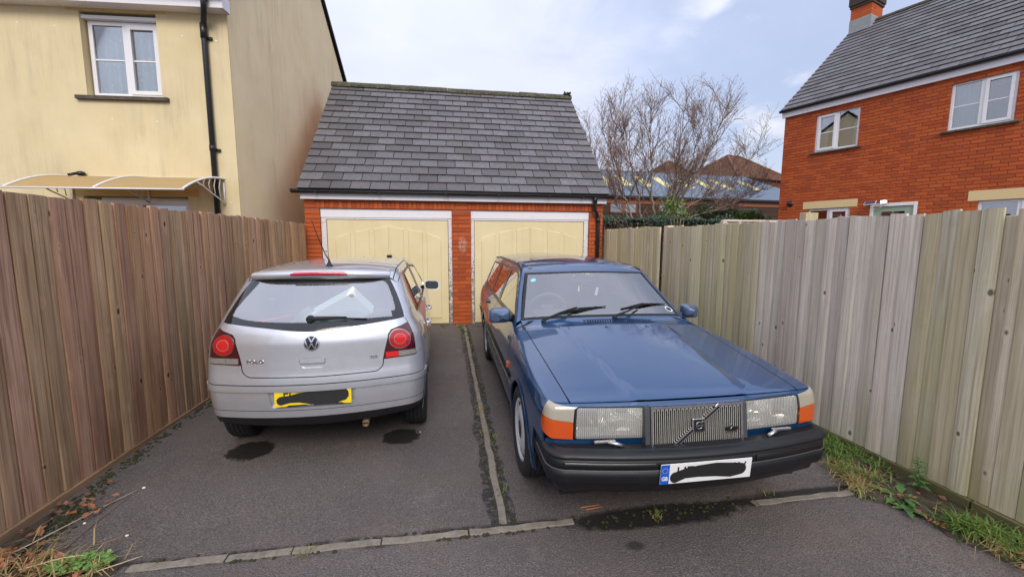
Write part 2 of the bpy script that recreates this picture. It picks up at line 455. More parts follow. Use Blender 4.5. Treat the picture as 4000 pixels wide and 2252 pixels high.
plain('lead_flashing', (0.28, 0.29, 0.29), 0.6, var=0.25, scale=12)

def m_slate():
    t = NT('slate'); v = t.pos(); r = t.rand()
    n = t.noise(v, 14, 6, 0.65); n2 = t.noise(v, 4.5, 5, 0.65); f = t.noise(v, 120, 3, 0.7)
    base = t.ramp(r, [(0.0, (0.072, 0.067, 0.068)), (0.25, (0.112, 0.107, 0.113)), (0.7, (0.155, 0.152, 0.164)), (1.0, (0.085, 0.078, 0.078))])
    base = t.mix(t.rng(n, 0.35, 0.7, 0, 0.6), base, (0.085, 0.078, 0.082))
    base = t.mix(t.rng(t.math('ADD', n2, t.math('MULTIPLY', f, 0.25)), 0.62, 0.8, 0, 0.55), base, (0.115, 0.092, 0.088))
    base = t.mix(t.rng(f, 0.58, 0.75, 0, 0.3), base, (0.30, 0.29, 0.30))
    t.set(Base_Color=base, Roughness=t.rng(n, 0.3, 0.7, 0.5, 0.8), Specular_IOR_Level=0.5, Normal=t.bump(t.math('ADD', n, t.math('MULTIPLY', f, 0.6)), 0.35, 0.004))
m_slate()
plain('roof_underlay', (0.018, 0.018, 0.019), 0.9)
def m_ridge():
    t = NT('ridge_tile'); v = t.pos(); n = t.noise(v, 22, 6, 0.7)
    c = t.ramp(n, [(0.3, (0.035, 0.032, 0.027)), (0.5, (0.075, 0.07, 0.048)), (0.62, (0.12, 0.125, 0.055)), (0.75, (0.26, 0.24, 0.19))])
    t.set(Base_Color=c, Roughness=0.92, Normal=t.bump(n, 0.8, 0.012))
m_ridge()
def m_tile():
    t = NT('clay_tile'); v = t.coord()
    z = t.sep(v)[2]
    n = t.noise(v, 1.2, 5, 0.6); r = t.rand()
    c = t.ramp(n, [(0.3, (0.125, 0.058, 0.036)), (0.7, (0.20, 0.10, 0.062))])
    c = t.hue(c, r, 0.2, 0.01)
    t.set(Base_Color=c, Roughness=0.9)
m_tile()

def m_render(name, c0, c1, stain, amt, low=1.0, cracks=True):
    t = NT(name); v = t.pos()
    n = t.noise(v, 1.6, 5, 0.6); f = t.noise(v, 210, 3, 0.7); vv = t.pos((7, 7, 0.75)); s = t.noise(vv, 1.0, 5, 0.65)
    s2 = t.noise(t.pos((34, 34, 2.2)), 1.0, 5, 0.7)
    c = t.ramp(n, [(0.3, c0), (0.7, c1)])
    patch = t.rng(t.noise(v, 0.75, 4, 0.6), 0.42, 0.72, 0.0, 1.0)
    k = t.math('MULTIPLY', t.math('ADD', t.rng(s, 0.46, 0.72, 0, amt), t.rng(s2, 0.5, 0.75, 0, amt * 0.6)), patch)
    c = t.mix(k, c, stain)
    t.set(Base_Color=c, Roughness=0.93, Specular_IOR_Level=0.2, Normal=t.bump(f, 0.55, 0.006))
m_render('render_cream', (0.70, 0.575, 0.335), (0.78, 0.66, 0.41), (0.34, 0.29, 0.19), 0.50)
m_render('render_buff', (0.86, 0.69, 0.42), (0.93, 0.78, 0.50), (0.45, 0.345, 0.20), 0.6)
plain('lintel_cream', (0.72, 0.55, 0.28), 0.85, var=0.06, scale=9)
plain('lintel_ochre', (0.62, 0.43, 0.18), 0.85, var=0.12, scale=9)
plain('white_pvc', (0.80, 0.79, 0.80), 0.35, var=0.03, scale=6)
def m_fascia():
    t = NT('white_fascia'); v = t.pos(); n = t.noise(v, 7, 6, 0.7); s = t.noise(t.pos((9, 9, 3)), 1.0, 5, 0.7)
    c = t.mix(t.rng(n, 0.55, 0.75, 0, 0.3), (0.80, 0.78, 0.80), (0.50, 0.48, 0.46))
    c = t.mix(t.rng(s, 0.63, 0.72, 0, 0.55), c, (0.16, 0.15, 0.12))
    t.set(Base_Color=c, Roughness=0.5)
m_fascia()
def m_worn():
    t = NT('worn_white_paint'); v = t.pos(); n = t.noise(v, 20, 6, 0.7)
    z = t.sep(v)[2]
    k = t.rng(t.math('ADD', n, t.rng(z, 0.0, 2.0, 0.17, -0.06)), 0.55, 0.62, 0, 1)
    c = t.mix(k, (0.74, 0.70, 0.70), (0.27, 0.225, 0.19))
    c = t.mix(t.rng(t.noise(v, 55, 4), 0.45, 0.7, 0, 0.25), c, (0.45, 0.40, 0.36))
    t.set(Base_Color=c, Roughness=0.75, Normal=t.bump(k, 0.5, -0.003))
m_worn()
def m_door():
    t = NT('cream_door'); v = t.pos(); n = t.noise(v, 2.2, 5, 0.6); f = t.noise(v, 90, 4)
    c = t.ramp(n, [(0.3, (0.72, 0.60, 0.34)), (0.7, (0.78, 0.665, 0.40))])
    c = t.mix(t.rng(t.noise(t.pos((5, 5, 1)), 1.0, 5), 0.5, 0.8, 0, 0.22), c, (0.55, 0.41, 0.18))
    c = t.mix(t.rng(f, 0.62, 0.8, 0, 0.15), c, (0.5, 0.38, 0.17))
    t.set(Base_Color=c, Roughness=0.6, Normal=t.bump(f, 0.1, 0.002))
m_door()
plain('black_plastic', (0.012, 0.0125, 0.014), 0.38, var=0.2)
plain('black_rubber', (0.012, 0.012, 0.012), 0.7, var=0.3)
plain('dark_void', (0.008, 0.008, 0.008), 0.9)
plain('green_paint', (0.32, 0.42, 0.30), 0.5, var=0.05)
def m_pane(name, tint=(0.9, 0.95, 0.94), refl=0.16, dark=0.0):
    t = NT(name)
    t.n.remove(t.p)
    tr = t.node('ShaderNodeBsdfTransparent', {'Color': (*tint, 1)})
    gl = t.node('ShaderNodeBsdfGlossy', {'Color': (1, 1, 1, 1), 'Roughness': 0.012})
    fr = t.node('ShaderNodeFresnel', {'IOR': 1.5}).outputs[0]
    f = t.math('MINIMUM', t.math('ADD', t.math('MULTIPLY', fr, 1.7), refl), 1.0)
    mx = t.node('ShaderNodeMixShader', {0: f, 1: tr.outputs[0], 2: gl.outputs[0]})
    t.l.new(mx.outputs[0], t.out.inputs['Surface'])
m_pane('window_glass', (0.86, 0.91, 0.92), 0.14)
m_pane('dark_window_glass', (0.84, 0.88, 0.90), 0.20)
def m_net():
    t = NT('net_curtain'); v = t.pos(); w = t.node('ShaderNodeTexWave', {'Vector': v, 'Scale': 2.7, 'Distortion': 2.5, 'Detail': 3.0}, bands_direction='X').outputs['Fac']
    vo = t.node('ShaderNodeTexVoronoi', {'Vector': t.pos((1, 1, 0.65), rot=(0, 0.5, 0)), 'Scale': 16.0}).outputs
    leaf = t.math('MULTIPLY', t.rng(vo['Distance'], 0.16, 0.30, 1, 0), t.math('GREATER_THAN', t.sep(vo['Color'])[0], 0.35))
    c = t.mix(w, (0.27, 0.34, 0.36), (0.50, 0.58, 0.60))
    c = t.mix(t.math('MULTIPLY', leaf, 0.7), c, (0.78, 0.84, 0.84))
    t.set(Base_Color=c, Roughness=0.9)
m_net()
plain('curtain_white', (0.62, 0.66, 0.64), 0.9, var=0.12, scale=3)
plain('room_dark', (0.10, 0.11, 0.12), 0.9, var=0.2, scale=2)
def m_canopy():
    t = NT('bronze_polycarbonate')
    tr = t.node('ShaderNodeBsdfTransparent', {'Color': (0.62, 0.45, 0.22, 1)})
    t.set(Base_Color=(0.62, 0.44, 0.20, 1), Roughness=0.35)
    mx = t.node('ShaderNodeMixShader', {0: 0.62, 1: tr.outputs[0], 2: t.p.outputs[0]})
    t.l.new(mx.outputs[0], t.out.inputs['Surface'])
m_canopy()
plain('white_metal', (0.76, 0.75, 0.72), 0.4, var=0.05)
def m_metalroof():
    t = NT('profiled_metal_roof'); v = t.coord(); n = t.noise(v, 0.7, 4)
    t.set(Base_Color=t.ramp(n, [(0.3, (0.125, 0.165, 0.215)), (0.7, (0.16, 0.20, 0.25))]), Roughness=0.9, Specular_IOR_Level=0.15)
m_metalroof()
plain('rooflight_yellow', (0.62, 0.55, 0.26), 0.6, var=0.15, scale=2)
def m_bark(name, a, b):
    t = NT(name); v = t.pos((14, 14, 3)); n = t.noise(v, 1.0, 5, 0.65)
    c = t.ramp(n, [(0.3, a), (0.7, b)])
    t.set(Base_Color=c, Roughness=0.9, Normal=t.bump(n, 0.6, 0.01))
m_bark('bark', (0.18, 0.145, 0.11), (0.36, 0.30, 0.235))
m_bark('twig', (0.17, 0.105, 0.078), (0.29, 0.195, 0.15))
def m_leaf(name, a, b, tr=0.25, rough=0.55):
    t = NT(name); r = t.node('ShaderNodeNewGeometry').outputs['Random Per Island']; o = t.node('ShaderNodeObjectInfo').outputs['Random']
    n = t.noise(t.pos(), 3.0, 3)
    c = t.ramp(t.math('ADD', t.math('MULTIPLY', r, 0.7), t.math('MULTIPLY', n, 0.3)), [(0.1, a), (0.9, b)])
    t.set(Base_Color=c, Roughness=rough, Subsurface_Weight=0.0)
    ts = t.node('ShaderNodeBsdfTranslucent', {'Color': c})
    mx = t.node('ShaderNodeMixShader', {0: tr, 1: t.p.outputs[0], 2: ts.outputs[0]})
    t.l.new(mx.outputs[0], t.out.inputs['Surface'])
m_leaf('ivy_leaf', (0.018, 0.04, 0.022), (0.06, 0.11, 0.065), rough=0.35)
m_leaf('conifer_leaf', (0.03, 0.055, 0.016), (0.09, 0.12, 0.03))
m_leaf('laurel_leaf', (0.06, 0.13, 0.02), (0.19, 0.30, 0.05), rough=0.35)
m_leaf('grass_green', (0.06, 0.14, 0.02), (0.21, 0.30, 0.06))
m_leaf('grass_dry', (0.28, 0.21, 0.07), (0.46, 0.36, 0.16))
m_leaf('weed_green', (0.05, 0.13, 0.035), (0.14, 0.27, 0.07))
m_leaf('clover_green', (0.10, 0.23, 0.05), (0.24, 0.40, 0.10))
m_leaf('dead_leaf', (0.13, 0.05, 0.025), (0.40, 0.16, 0.07), tr=0.1)
def m_moss():
    t = NT('moss'); v = t.pos(); n = t.noise(v, 60, 5, 0.7)
    t.set(Base_Color=t.ramp(n, [(0.3, (0.014, 0.015, 0.006)), (0.58, (0.045, 0.05, 0.010)), (0.78, (0.15, 0.16, 0.02))]), Roughness=1.0, Normal=t.bump(n, 1.0, 0.01))
m_moss()
plain('soil', (0.055, 0.04, 0.026), 1.0, var=0.5, scale=50, bump=0.8)
plain('straw', (0.52, 0.42, 0.25), 0.9, var=0.2)
plain('twig_pale', (0.42, 0.34, 0.26), 0.9, var=0.2)
plain('pebble', (0.72, 0.68, 0.62), 0.8, var=0.2)
plain('rust_nail', (0.06, 0.035, 0.022), 0.8, var=0.3)
# ------------------------------------------------------------------ ground
b = MB()
ys = [-40, -6, -2, 0, 2, 4, 6, 7.85, 12, 40, 400]
zs = [gz(-6), gz(-6)] + [gz(y) for y in ys[2:]]
xs = [-300, -12, -6, -3, 0, 3, 6, 12, 300]
b.grid([[(x, y, z) for x in xs] for y, z in zip(ys, zs)], smooth=False)
b.build('ground', 'asphalt', kind='structure')

# concrete edgings flush with the tarmac
def stone_run(root, pts, w, h0=-0.05, proud=0.007, dir_x=True):
    for (a, b_) in pts:
        n = 7
        P = []
        m = MB()
        ring = []
        for i in range(n + 1):
            t = a + (b_ - a) * i / n
            j0, j1 = random.uniform(-.006, .006), random.uniform(-.006, .006)
            hh = proud + random.uniform(-.002, .002)
            if dir_x: q = [(t, w[0] + j0), (t, w[1] + j1)]
            else: q = [(w[0] + j0, t), (w[1] + j1, t)]
            (x0, y0), (x1, y1) = q
            ring.append([(x0, y0, gz(y0) - 0.05), (x0, y0, gz(y0) + hh - .003), (x0 * .9 + x1 * .1, y0 * .9 + y1 * .1, gz(y0) + hh), (x0 * .1 + x1 * .9, y0 * .1 + y1 * .9, gz(y1) + hh), (x1, y1, gz(y1) + hh - .003), (x1, y1, gz(y1) - 0.05)])
        m.grid(ring, smooth=False)
        m.add(ring[0], [(0, 1, 2, 3, 4, 5)]); m.add(ring[-1], [(5, 4, 3, 2, 1, 0)])
        m.build('edging_stone', 'edging_concrete', root)
e = thing('concrete_edging', (0.3, 2.21, gz(2.21)), label='weathered concrete edging strip set flush across the front of both bays', cat='edging')
stone_run(e, [(-1.62, -1.17), (-1.16, -0.845), (-0.838, -0.385), (-0.377, 0.095), (0.105, 0.72), (1.90, 1.925), (1.935, 2.64)], (2.188, 2.238))
e = thing('concrete_edging', (0.305, 4.0, gz(4)), label='narrow concrete edging strip running between the two cars to the brick pier', cat='edging')
stone_run(e, [(2.256, 3.16), (3.17, 4.08), (4.09, 5.0), (5.01, 5.92), (5.93, 6.84), (6.85, 7.55)], (0.283, 0.330), dir_x=False)

# ------------------------------------------------------------------ fences
def board_mesh(w, h, thick=0.019, thin=0.012, wav=0.0015, flip=1):
    """sawn fence board: local X is the outward face normal, Y along the fence, Z up"""
    m = MB()
    prof_n = 5
    rows = []
    tw = random.uniform(-.006, .006); bow = random.uniform(-.006, .006); base = random.uniform(-.003, .003); cup = random.uniform(-.003, .003); lean = random.uniform(-.4, .6)
    tilt = random.uniform(-.007, .007)
    for k in range(6):
        z = h * k / 5
        row = []
        off = base + bow * math.sin(math.pi * k / 5)
        for j in range(prof_n):
            u = j / (prof_n - 1)
            q = (u if flip > 0 else 1 - u)
            t = thin + (thick - thin) * q + tw * (k / 5 - .5) * (u - .5) * 2 + cup * (1 - (2 * u - 1) ** 2)
            edge = .0035 if j in (0, prof_n - 1) else 0
            zt = z + (tilt * (u - .5) * 2 if k == 5 else 0)
            row.append((t + off - edge, (u - 0.5) * w, zt))
        zt0, zt1 = row[0][2], row[-1][2]
        row = [(-.008, -w / 2, zt0)] + row + [(-.008, w / 2, zt1)]
        rows.append(row)
    m.grid(rows, smooth=False)
    m.add(rows[0], [tuple(range(len(rows[0])))]); m.add(rows[-1], [tuple(range(len(rows[-1])))[::-1]])
    return m
def fence_run(root, y0, y1, xf, facing, z0f, z1, widths, mat, flip=1, tint=None):
    """boards along y; xf(y) fence plane; facing +1 looks to +x"""
    y = y0; vis = []
    F = FRAME[root]; I = F.inverted()
    while y < y1 - 0.02:
        w = random.choice(widths)
        if y + w > y1: w = y1 - y
        ov = -0.004
        hb = z1(y) - z0f(y)
        me = board_mesh(w + ov, hb + random.uniform(-.014, .006), flip=flip).mesh('board')
        mm = mat(y + w / 2) if callable(mat) else mat
        o = link('board', me, mm, root)
        M = Matrix.Translation((xf(y + w / 2), y + w / 2, z0f(y))) @ Matrix.Rotation(random.uniform(-.004, .004), 4, 'X')
        if facing < 0: M = M @ Matrix.Rotation(math.pi, 4, 'Z')
        o.matrix_local = I @ M
        y += w
    return root
# left fence
LF = thing('timber_fence', (-2.43, 4.7, gz(4.7)), label='brown featheredge timber fence along the left, beside the silver hatchback', cat='fence')
lx = lambda y: -2.4271 + 0.005 * (y - 7.847) - 0.006
fence_run(LF, 1.35, 7.80, lx, 1, lambda y: -0.016, lambda y: 1.8625, [0.112, 0.125, 0.118, 0.132], 'fence_wood_brown', flip=-1)
b = MB()
for a, c in ((1.3, 4.58), (4.585, 7.80)):
    b = MB()
    b.bbox(lx(a) - .012, lx(c) + 0.026, a, c, -0.22, -0.018, 0.004)
    b.build('gravel_board', 'gravel_wood_brown', LF)
for z in (0.35, 1.0, 1.6):
    MB().box(-2.60, -2.50, 1.3, 7.8, z, z + .075).build('rail', 'fence_wood_brown', LF)
MB().box(-2.475, -2.462, 1.3, 7.8, .0, 1.835).build('backing', 'dark_timber', LF)  # added dark sheet; stands in for the shadow lines between overlapping boards
# right fence
RF = thing('timber_fence', (3.1, 4.7, gz(4.7)), label='pale weathered featheredge timber fence with green algae, beside the blue estate', cat='fence')
rx = lambda y: 3.0357 - 0.0241 * (y - 7.847) + 0.012
def rmat(y):
    if y > 3.78: return 'fence_wood_grey'
    if y > 2.32: return 'fence_wood_pale'
    return 'fence_wood_grey'
wid = [0.100, 0.108, 0.116, 0.094]
fence_run(RF, 5.73, 7.82, rx, -1, lambda y: 0.0, lambda y: 1.80, wid, 'fence_wood_grey', flip=1)
fence_run(RF, 1.965, 5.46, rx, -1, lambda y: 0.01, lambda y: 1.785, wid, rmat, flip=-1)
fence_run(RF, 0.7, 1.915, lambda y: rx(y) + .015, -1, lambda y: 0.01, lambda y: 1.78, wid, 'fence_wood_grey', flip=-1)
for yy, h in ((5.62, 1.80), (1.94, 1.74)):
    MB().bbox(rx(yy) + .012, rx(yy) + .112, yy - .055, yy + .055, gz(yy) - .1, h, .005).build('post', 'fence_wood_grey', RF)
MB().bbox(rx(5.5) - .02, rx(5.5) + .03, 5.47, 5.53, 0.0, 1.775, .004).build('batten', 'fence_wood_grey', RF)
for a, c in ((0.7, 1.925), (1.935, 5.5), (5.7, 7.80)):
    m = MB()
    M = Matrix.Translation((rx(a), a, 0)) @ Matrix.Rotation(math.atan2(0.0241, 1), 4, 'Z')
    m.bbox(-.028, 0.012, 0, c - a, -0.25, 0.006, .004, M)
    m.build('gravel_board', 'gravel_wood_green', RF)
for a, c in ((0.7, 1.92), (1.96, 5.46), (5.73, 7.8)):
    m = MB(); M = Matrix.Translation((rx(a), a, 0)) @ Matrix.Rotation(math.atan2(0.0241, 1), 4, 'Z')
    m.box(.020, .030, 0, c - a, 0.0, 1.75, M); m.build('backing', 'dark_timber', RF)  # added dark sheet, its colour giving the shade seen in the board gaps
for z in (0.35, 1.0, 1.6):
    m = MB(); M = Matrix.Translation((rx(.7), .7, 0)) @ Matrix.Rotation(math.atan2(0.0241, 1), 4, 'Z')
    m.box(.052, .11, 0, 7.1, z, z + .07, M); m.build('rail', 'fence_wood_grey', RF)

for fnc, xf, sg, zs_ in ((LF, lx, 1, (.42, 1.06, 1.66)), (RF, rx, -1, (.42, 1.06, 1.60))):
    nl = MB()
    for o in [c_ for c_ in bpy.data.objects if c_.parent == fnc and c_.name.startswith('board')]:
        yc = (FRAME[fnc] @ o.matrix_local.translation).y
        for z in zs_:
            for dy in (-.018, .022):
                c_ = Vector((xf(yc + dy) + sg * .0225, yc + dy + random.uniform(-.006, .006), z + random.uniform(-.012, .012)))
                nl.lathe([(.0065, 0), (.0055, .003), (0, .0035)], 7, Matrix.Translation(c_) @ (Matrix.Identity(4) if sg > 0 else Matrix.Rotation(math.pi, 4, 'Z')))
    nl.build('nail_heads', 'rust_nail', fnc, kind='stuff')

# ------------------------------------------------------------------ brick laying
def brick_mesh(l, h, d, name='brick'):
    m = MB()
    e = 0.004
    # face plate with slightly eased arrises, thickness along -y(local): face at y=0
    f = [(-l / 2 + e, 0, -h / 2 + e), (l / 2 - e, 0, -h / 2 + e), (l / 2 - e, 0, h / 2 - e), (-l / 2 + e, 0, h / 2 - e)]
    g = [(-l / 2, e, -h / 2), (l / 2, e, -h / 2), (l / 2, e, h / 2), (-l / 2, e, h / 2)]
    k = [(x, d, z) for x, _, z in g]
    m.add(f + g + k, [(0, 1, 2, 3)] + [(4 + i, 4 + (i + 1) % 4, (i + 1) % 4, i) for i in range(4)] + [(8 + i, 8 + (i + 1) % 4, 4 + (i + 1) % 4, 4 + i) for i in range(4)])
    return m
BR = {}
def brick_obj(parent, l, h, loc, rotz=0.0, mat='brick', roty=0.0):
    key = (round(l, 3), round(h, 3), mat, random.randint(0, 1))
    if key not in BR:
        me = brick_mesh(l + random.uniform(-.002, .002), h + random.uniform(-.002, .002), 0.028).mesh('brick')
        me.materials.append(MAT[mat]); BR[key] = me
    o = bpy.data.objects.new('brick', BR[key]); col.objects.link(o); o.parent = parent
    I = FRAME[root_of(parent)].inverted()
    o.matrix_local = I @ Matrix.Translation(loc) @ Matrix.Rotation(rotz + random.uniform(-.004, .004), 4, 'Z') @ Matrix.Rotation(roty + random.uniform(-.006, .006), 4, 'Y')
    return o

# ------------------------------------------------------------------ garage
D = 7.847
GL, GR = -2.447, 3.016
O1, O2 = (-2.196, 0.103), (0.451, 2.745)
ZD, ZO, ZF = 1.947, 2.134, 2.27
GYB = 13.1
G = thing('garage', (0.28, D, 0), label='red brick double garage with slate roof and two cream doors behind the cars', cat='garage')
m = MB()
core = 0.012
for x0, x1 in ((GL, O1[0]), (O1[1], O2[0]), (O2[1], GR)):
    m.box(x0 + .004, x1 - .004, D + core, D + .33, -0.1, ZO)
m.box(GL + .004, GR - .004, D + core, D + .33, ZO, 2.42)
m.box(GL + .004, GL + .22, D + .33, GYB, -.1, 2.42)
m.box(GR - .22, GR - .004, D + .33, GYB, -.1, 2.42)
m.box(GL + .22, GR - .22, GYB - .2, GYB, -.1, 2.42)
wallp = m.build('wall', 'mortar', G)
C = 0.075
def brick_rows(parent, x0, x1, z0, z1, start):
    """stretcher-bond rows of a pier"""
    r = 0; z = z0
    while z + 0.06 < z1:
        lens = []
        W_ = x1 - x0
        full, half = 0.215, 0.1025
        if W_ < 0.28:
            lens = [W_] if W_ < .2 else ([full, W_ - full - .01] if W_ - full - .01 > .03 else [W_])
            if r % 2 and len(lens) > 1: lens = lens[::-1]
        else:
            lens = [half, W_ - half - .01] if r % 2 else [W_ - half - .01, half]
            if W_ - half - .01 > .24:
                l2 = (W_ - half - .02) - full
                lens = [full, l2, half] if r % 2 == 0 else [half, full, l2]
                lens = [q for q in lens if q > .02]
        x = x0
        for l in lens:
            brick_obj(parent, l, 0.065, (x + l / 2, D + random.uniform(-.0015, .0015), z + .0325))
            x += l + .01
        z += C; r += 1
brick_rows(wallp, GL, O1[0], -0.07, ZO + .005, 0)
brick_rows(wallp, O1[1], O2[0], -0.07, ZO + .005, 0)
brick_rows(wallp, O2[1], GR, -0.07, ZO + .005, 0)
# cut soldier course over the openings, pier bricks carried through
for x0, x1 in ((O1[0], O1[1]), (O2[0], O2[1])):
    n = int((x1 - x0 + .12) / C); x = x0 - .06
    for i in range(n):
        brick_obj(wallp, 0.065, 0.128, (x + .0375, D, ZO + .064 + .004))
        x += C
brick_rows(wallp, GL, O1[0] - .07, ZO + .006, 2.30, 0)
brick_rows(wallp, O1[1] + .075, O2[0] - .07, ZO + .006, 2.30, 0)
brick_rows(wallp, O2[1] + .06, GR, ZO + .006, 2.30, 0)
# right flank bricks (step to the side view)
# frames and doors
for k, (x0, x1) in enumerate((O1, O2)):
    d0, d1 = ((-2.103, 0.031), (0.516, 2.650))[k]
    fr = MB()
    fr.bbox(x0 + .003, d0 - .004, D + .045, D + .12, -0.02, ZD + .028, .004)
    fr.build('door_frame', 'worn_white_paint', G)
    MB().bbox(d1 + .004, x1 - .003, D + .045, D + .12, -0.02, ZD + .028, .004).build('door_frame', 'worn_white_paint', G)
    MB().bbox(d0 - .003, d1 + .003, D + .046, D + .12, ZD + .004, ZD + .03, .003).build('door_frame', 'white_fascia', G)
    MB().bbox(x0 + .002, x1 - .002, D + .035, D + .12, ZD + .032, ZO - .003, .004).build('header_board', 'white_fascia', G)
    dr = MB()
    dr.bbox(d0 + .004, d1 - .004, D + .062, D + .10, 0.012, ZD, .004)
    door = dr.build('garage_door', 'cream_door', G, label=('cream garage door behind the silver hatchback', 'cream garage door behind the blue estate')[k])
    def pane_poly(x0_, x1_, zl, zr, rad=None):
        zb = 0.11
        p = [(x0_, zb), (x1_, zb)]
        if rad == 'R':
            p += [(x1_, zr - .10)] + [(x1_ - .11 + .11 * math.cos(a), zr - .10 + .085 * math.sin(a)) for a in [R(q) for q in (20, 40, 60, 80)]] + [(x0_, zl)]
        elif rad == 'L':
            p += [(x1_, zr)] + [(x0_ + .11 - .11 * math.cos(a), zl - .10 + .085 * math.sin(a)) for a in [R(q) for q in (80, 60, 40, 20)]] + [(x0_, zl - .10)]
        else: p += [(x1_, zr), (x0_, zl)]
        return p
    base = d0
    wd = d1 - d0
    MM = Matrix(((1, 0, 0, 0), (0, 0, 1, 0), (0, 1, 0, 0), (0, 0, 0, 1)))
    specs = [(.133, .397, ZD - .275, ZD - .232, 'L'), (.467, .726, ZD - .215, ZD - .17, None), (.803, 1.06, ZD - .16, ZD - .113, None)]
    allp = []
    for a, c, zl, zr, rd in specs:
        allp.append((a, c, zl, zr, rd)); allp.append((wd - c, wd - a, zr, zl, 'R' if rd else None))
    for a, c, zl, zr, rd in allp:
        poly = pane_poly(base + a, base + c, zl, zr, rd)
        cx_, cz_ = sum(p[0] for p in poly) / len(poly), sum(p[1] for p in poly) / len(poly)
        inn = []
        for x, z in poly:
            ddx, ddz = cx_ - x, cz_ - z
            inn.append((x + math.copysign(min(.010, abs(ddx)), ddx), z + math.copysign(min(.010, abs(ddz)), ddz)))
        pm = MB(); n = len(poly)
        y_out, y_in = D + .0618, D + .0500
        vv = [(x, y_out, z) for x, z in poly] + [(x, y_in, z) for x, z in inn]
        pm.add(vv, [tuple(range(n, 2 * n))] + [(i, (i + 1) % n, n + (i + 1) % n, n + i) for i in range(n)])
        pm.build('panel', 'cream_door', door)
    MB().box(base + .10, d1 - .10, D + .058, D + .066, .085, .098).build('bottom_bead', 'cream_door', door)
    h = MB(); hx = (d0 + d1) / 2
    h.bbox(hx - .03, hx + .03, D + .035, D + .062, 1.20, 1.30, .006)
    h.bbox(hx - .045, hx + .045, D + .005, D + .03, 1.27, 1.315, .008)
    h.tube([(hx, D + .03, 1.285), (hx, D + .05, 1.285)], .012)
    h.build('handle', 'black_plastic', door)
# fascia, soffit, gutter
VL, VR = -2.496, 3.072
EY, EZ = 7.678, 2.46
RY, RZ = 10.416, 5.079
MB().bbox(-2.478, 3.052, EY + .085, EY + .105, 2.285, 2.435, .003).build('fascia_board', 'white_fascia', G)
MB().box(-2.46, 3.03, EY + .105, D + .02, 2.29, 2.30).build('soffit', 'white_fascia', G)
gut = MB()
P = []
for x in np.linspace(-2.60, 3.16, 24):
    P.append([(x, EY + .028 + .055 * math.cos(a), 2.43 + .055 * math.sin(a)) for a in np.linspace(math.pi, 2 * math.pi, 9)] + [(x, EY + .028 + .049 * math.cos(a), 2.43 + .049 * math.sin(a)) for a in np.linspace(2 * math.pi, math.pi, 9)])
gut.grid(P, True, True); gut.add(P[0], [tuple(range(18))]); gut.add(P[-1], [tuple(range(18))[::-1]])
gut.tube([(-2.60, EY - .028, 2.432), (3.16, EY - .028, 2.432)], .0065, 6)
gut.build('gutter', 'black_plastic', G)
for x in (-2.2, -1.15, 0.0, .95, 1.9, 2.55):
    MB().box(x - .012, x + .012, EY - .03, EY + .09, 2.37, 2.40).build('gutter_bracket', 'black_plastic', G)
dp = MB()
dx = 2.80
dp.tube([(dx, EY + .03, 2.40), (dx, EY + .03, 2.32), (dx, EY + .035, 2.26), (dx + .01, D - .11, 2.17), (dx + .07, D - .075, 2.09), (dx + .10, D - .05, 2.03), (dx + .105, D - .05, 1.9), (dx + .105, D - .05, 0.0)], .034, 14)
dp.tube([(dx, EY + .03, 2.41), (dx, EY + .03, 2.29)], .043, 14)
dp.tube([(dx + .104, D - .05, 2.02), (dx + .105, D - .05, 1.93)], .041, 14)
dp.build('downpipe', 'black_plastic', G)
for z in (1.55, .6):
    MB().box(dx + .06, dx + .15, D - .07, D, z, z + .03).build('pipe_clip', 'black_plastic', G)
# roof
roof = MB()
ev = Vector((0, RY - EY, RZ - EZ)); sl = ev.length; evn = ev / sl; nrm = Vector((0, -evn.z, evn.y))
roof.add([(VL + .02, EY, EZ - .05), (VR - .02, EY, EZ - .05), (VR - .02, RY, RZ - .05), (VL + .02, RY, RZ - .05), (VL + .02, 2 * RY - EY, EZ - .05), (VR - .02, 2 * RY - EY, EZ - .05)],
         [(0, 1, 2, 3), (3, 2, 5, 4)])
roofp = roof.build('roof', 'roof_underlay', G)
g_end = MB()
for x in (GL + .02, GR - .03):
    g_end.add([(x, D, 2.40), (x, RY, RZ - .12), (x, 2 * RY - D, 2.40)], [(0, 1, 2)])
g_end.build('gable', 'brick', G)
def slate_mesh(w, l, th=0.013):
    m = MB(); e = .003
    # local: X across, Y up the slope, Z normal
    v = [(-w / 2, 0, 0), (w / 2, 0, 0), (w / 2, l, -.006), (-w / 2, l, -.006)]
    t_ = [(-w / 2 + random.uniform(0, .002), random.uniform(-.002, .002), th), (w / 2 - random.uniform(0, .002), random.uniform(-.002, .002), th), (w / 2, l, th - .006), (-w / 2, l, th - .006)]
    m.add(v + t_, [(4, 5, 6, 7), (0, 1, 5, 4), (1, 2, 6, 5), (3, 0, 4, 7), (0, 3, 2, 1)])
    return m
SL = {}
def slate_obj(parent, w, l, M, stuff=None):
    key = (round(w, 2), round(l, 3), random.randint(0, 2))
    if key not in SL:
        me = slate_mesh(w - .010, l).mesh('slate'); me.materials.append(MAT['slate']); SL[key] = me
    if stuff is not None:
        me = SL[key]
        stuff.add([tuple(M @ v.co) for v in me.vertices], [tuple(p.vertices) for p in me.polygons]); return
    o = bpy.data.objects.new('slate', SL[key]); col.objects.link(o); o.parent = parent
    o.matrix_local = FRAME[root_of(parent)].inverted() @ M
NR = 16; gauge = sl / NR; sw = 0.330
Bs = Matrix((( 1, 0, 0, 0), (0, evn.y, nrm.y, 0), (0, evn.z, nrm.z, 0), (0, 0, 0, 1)))
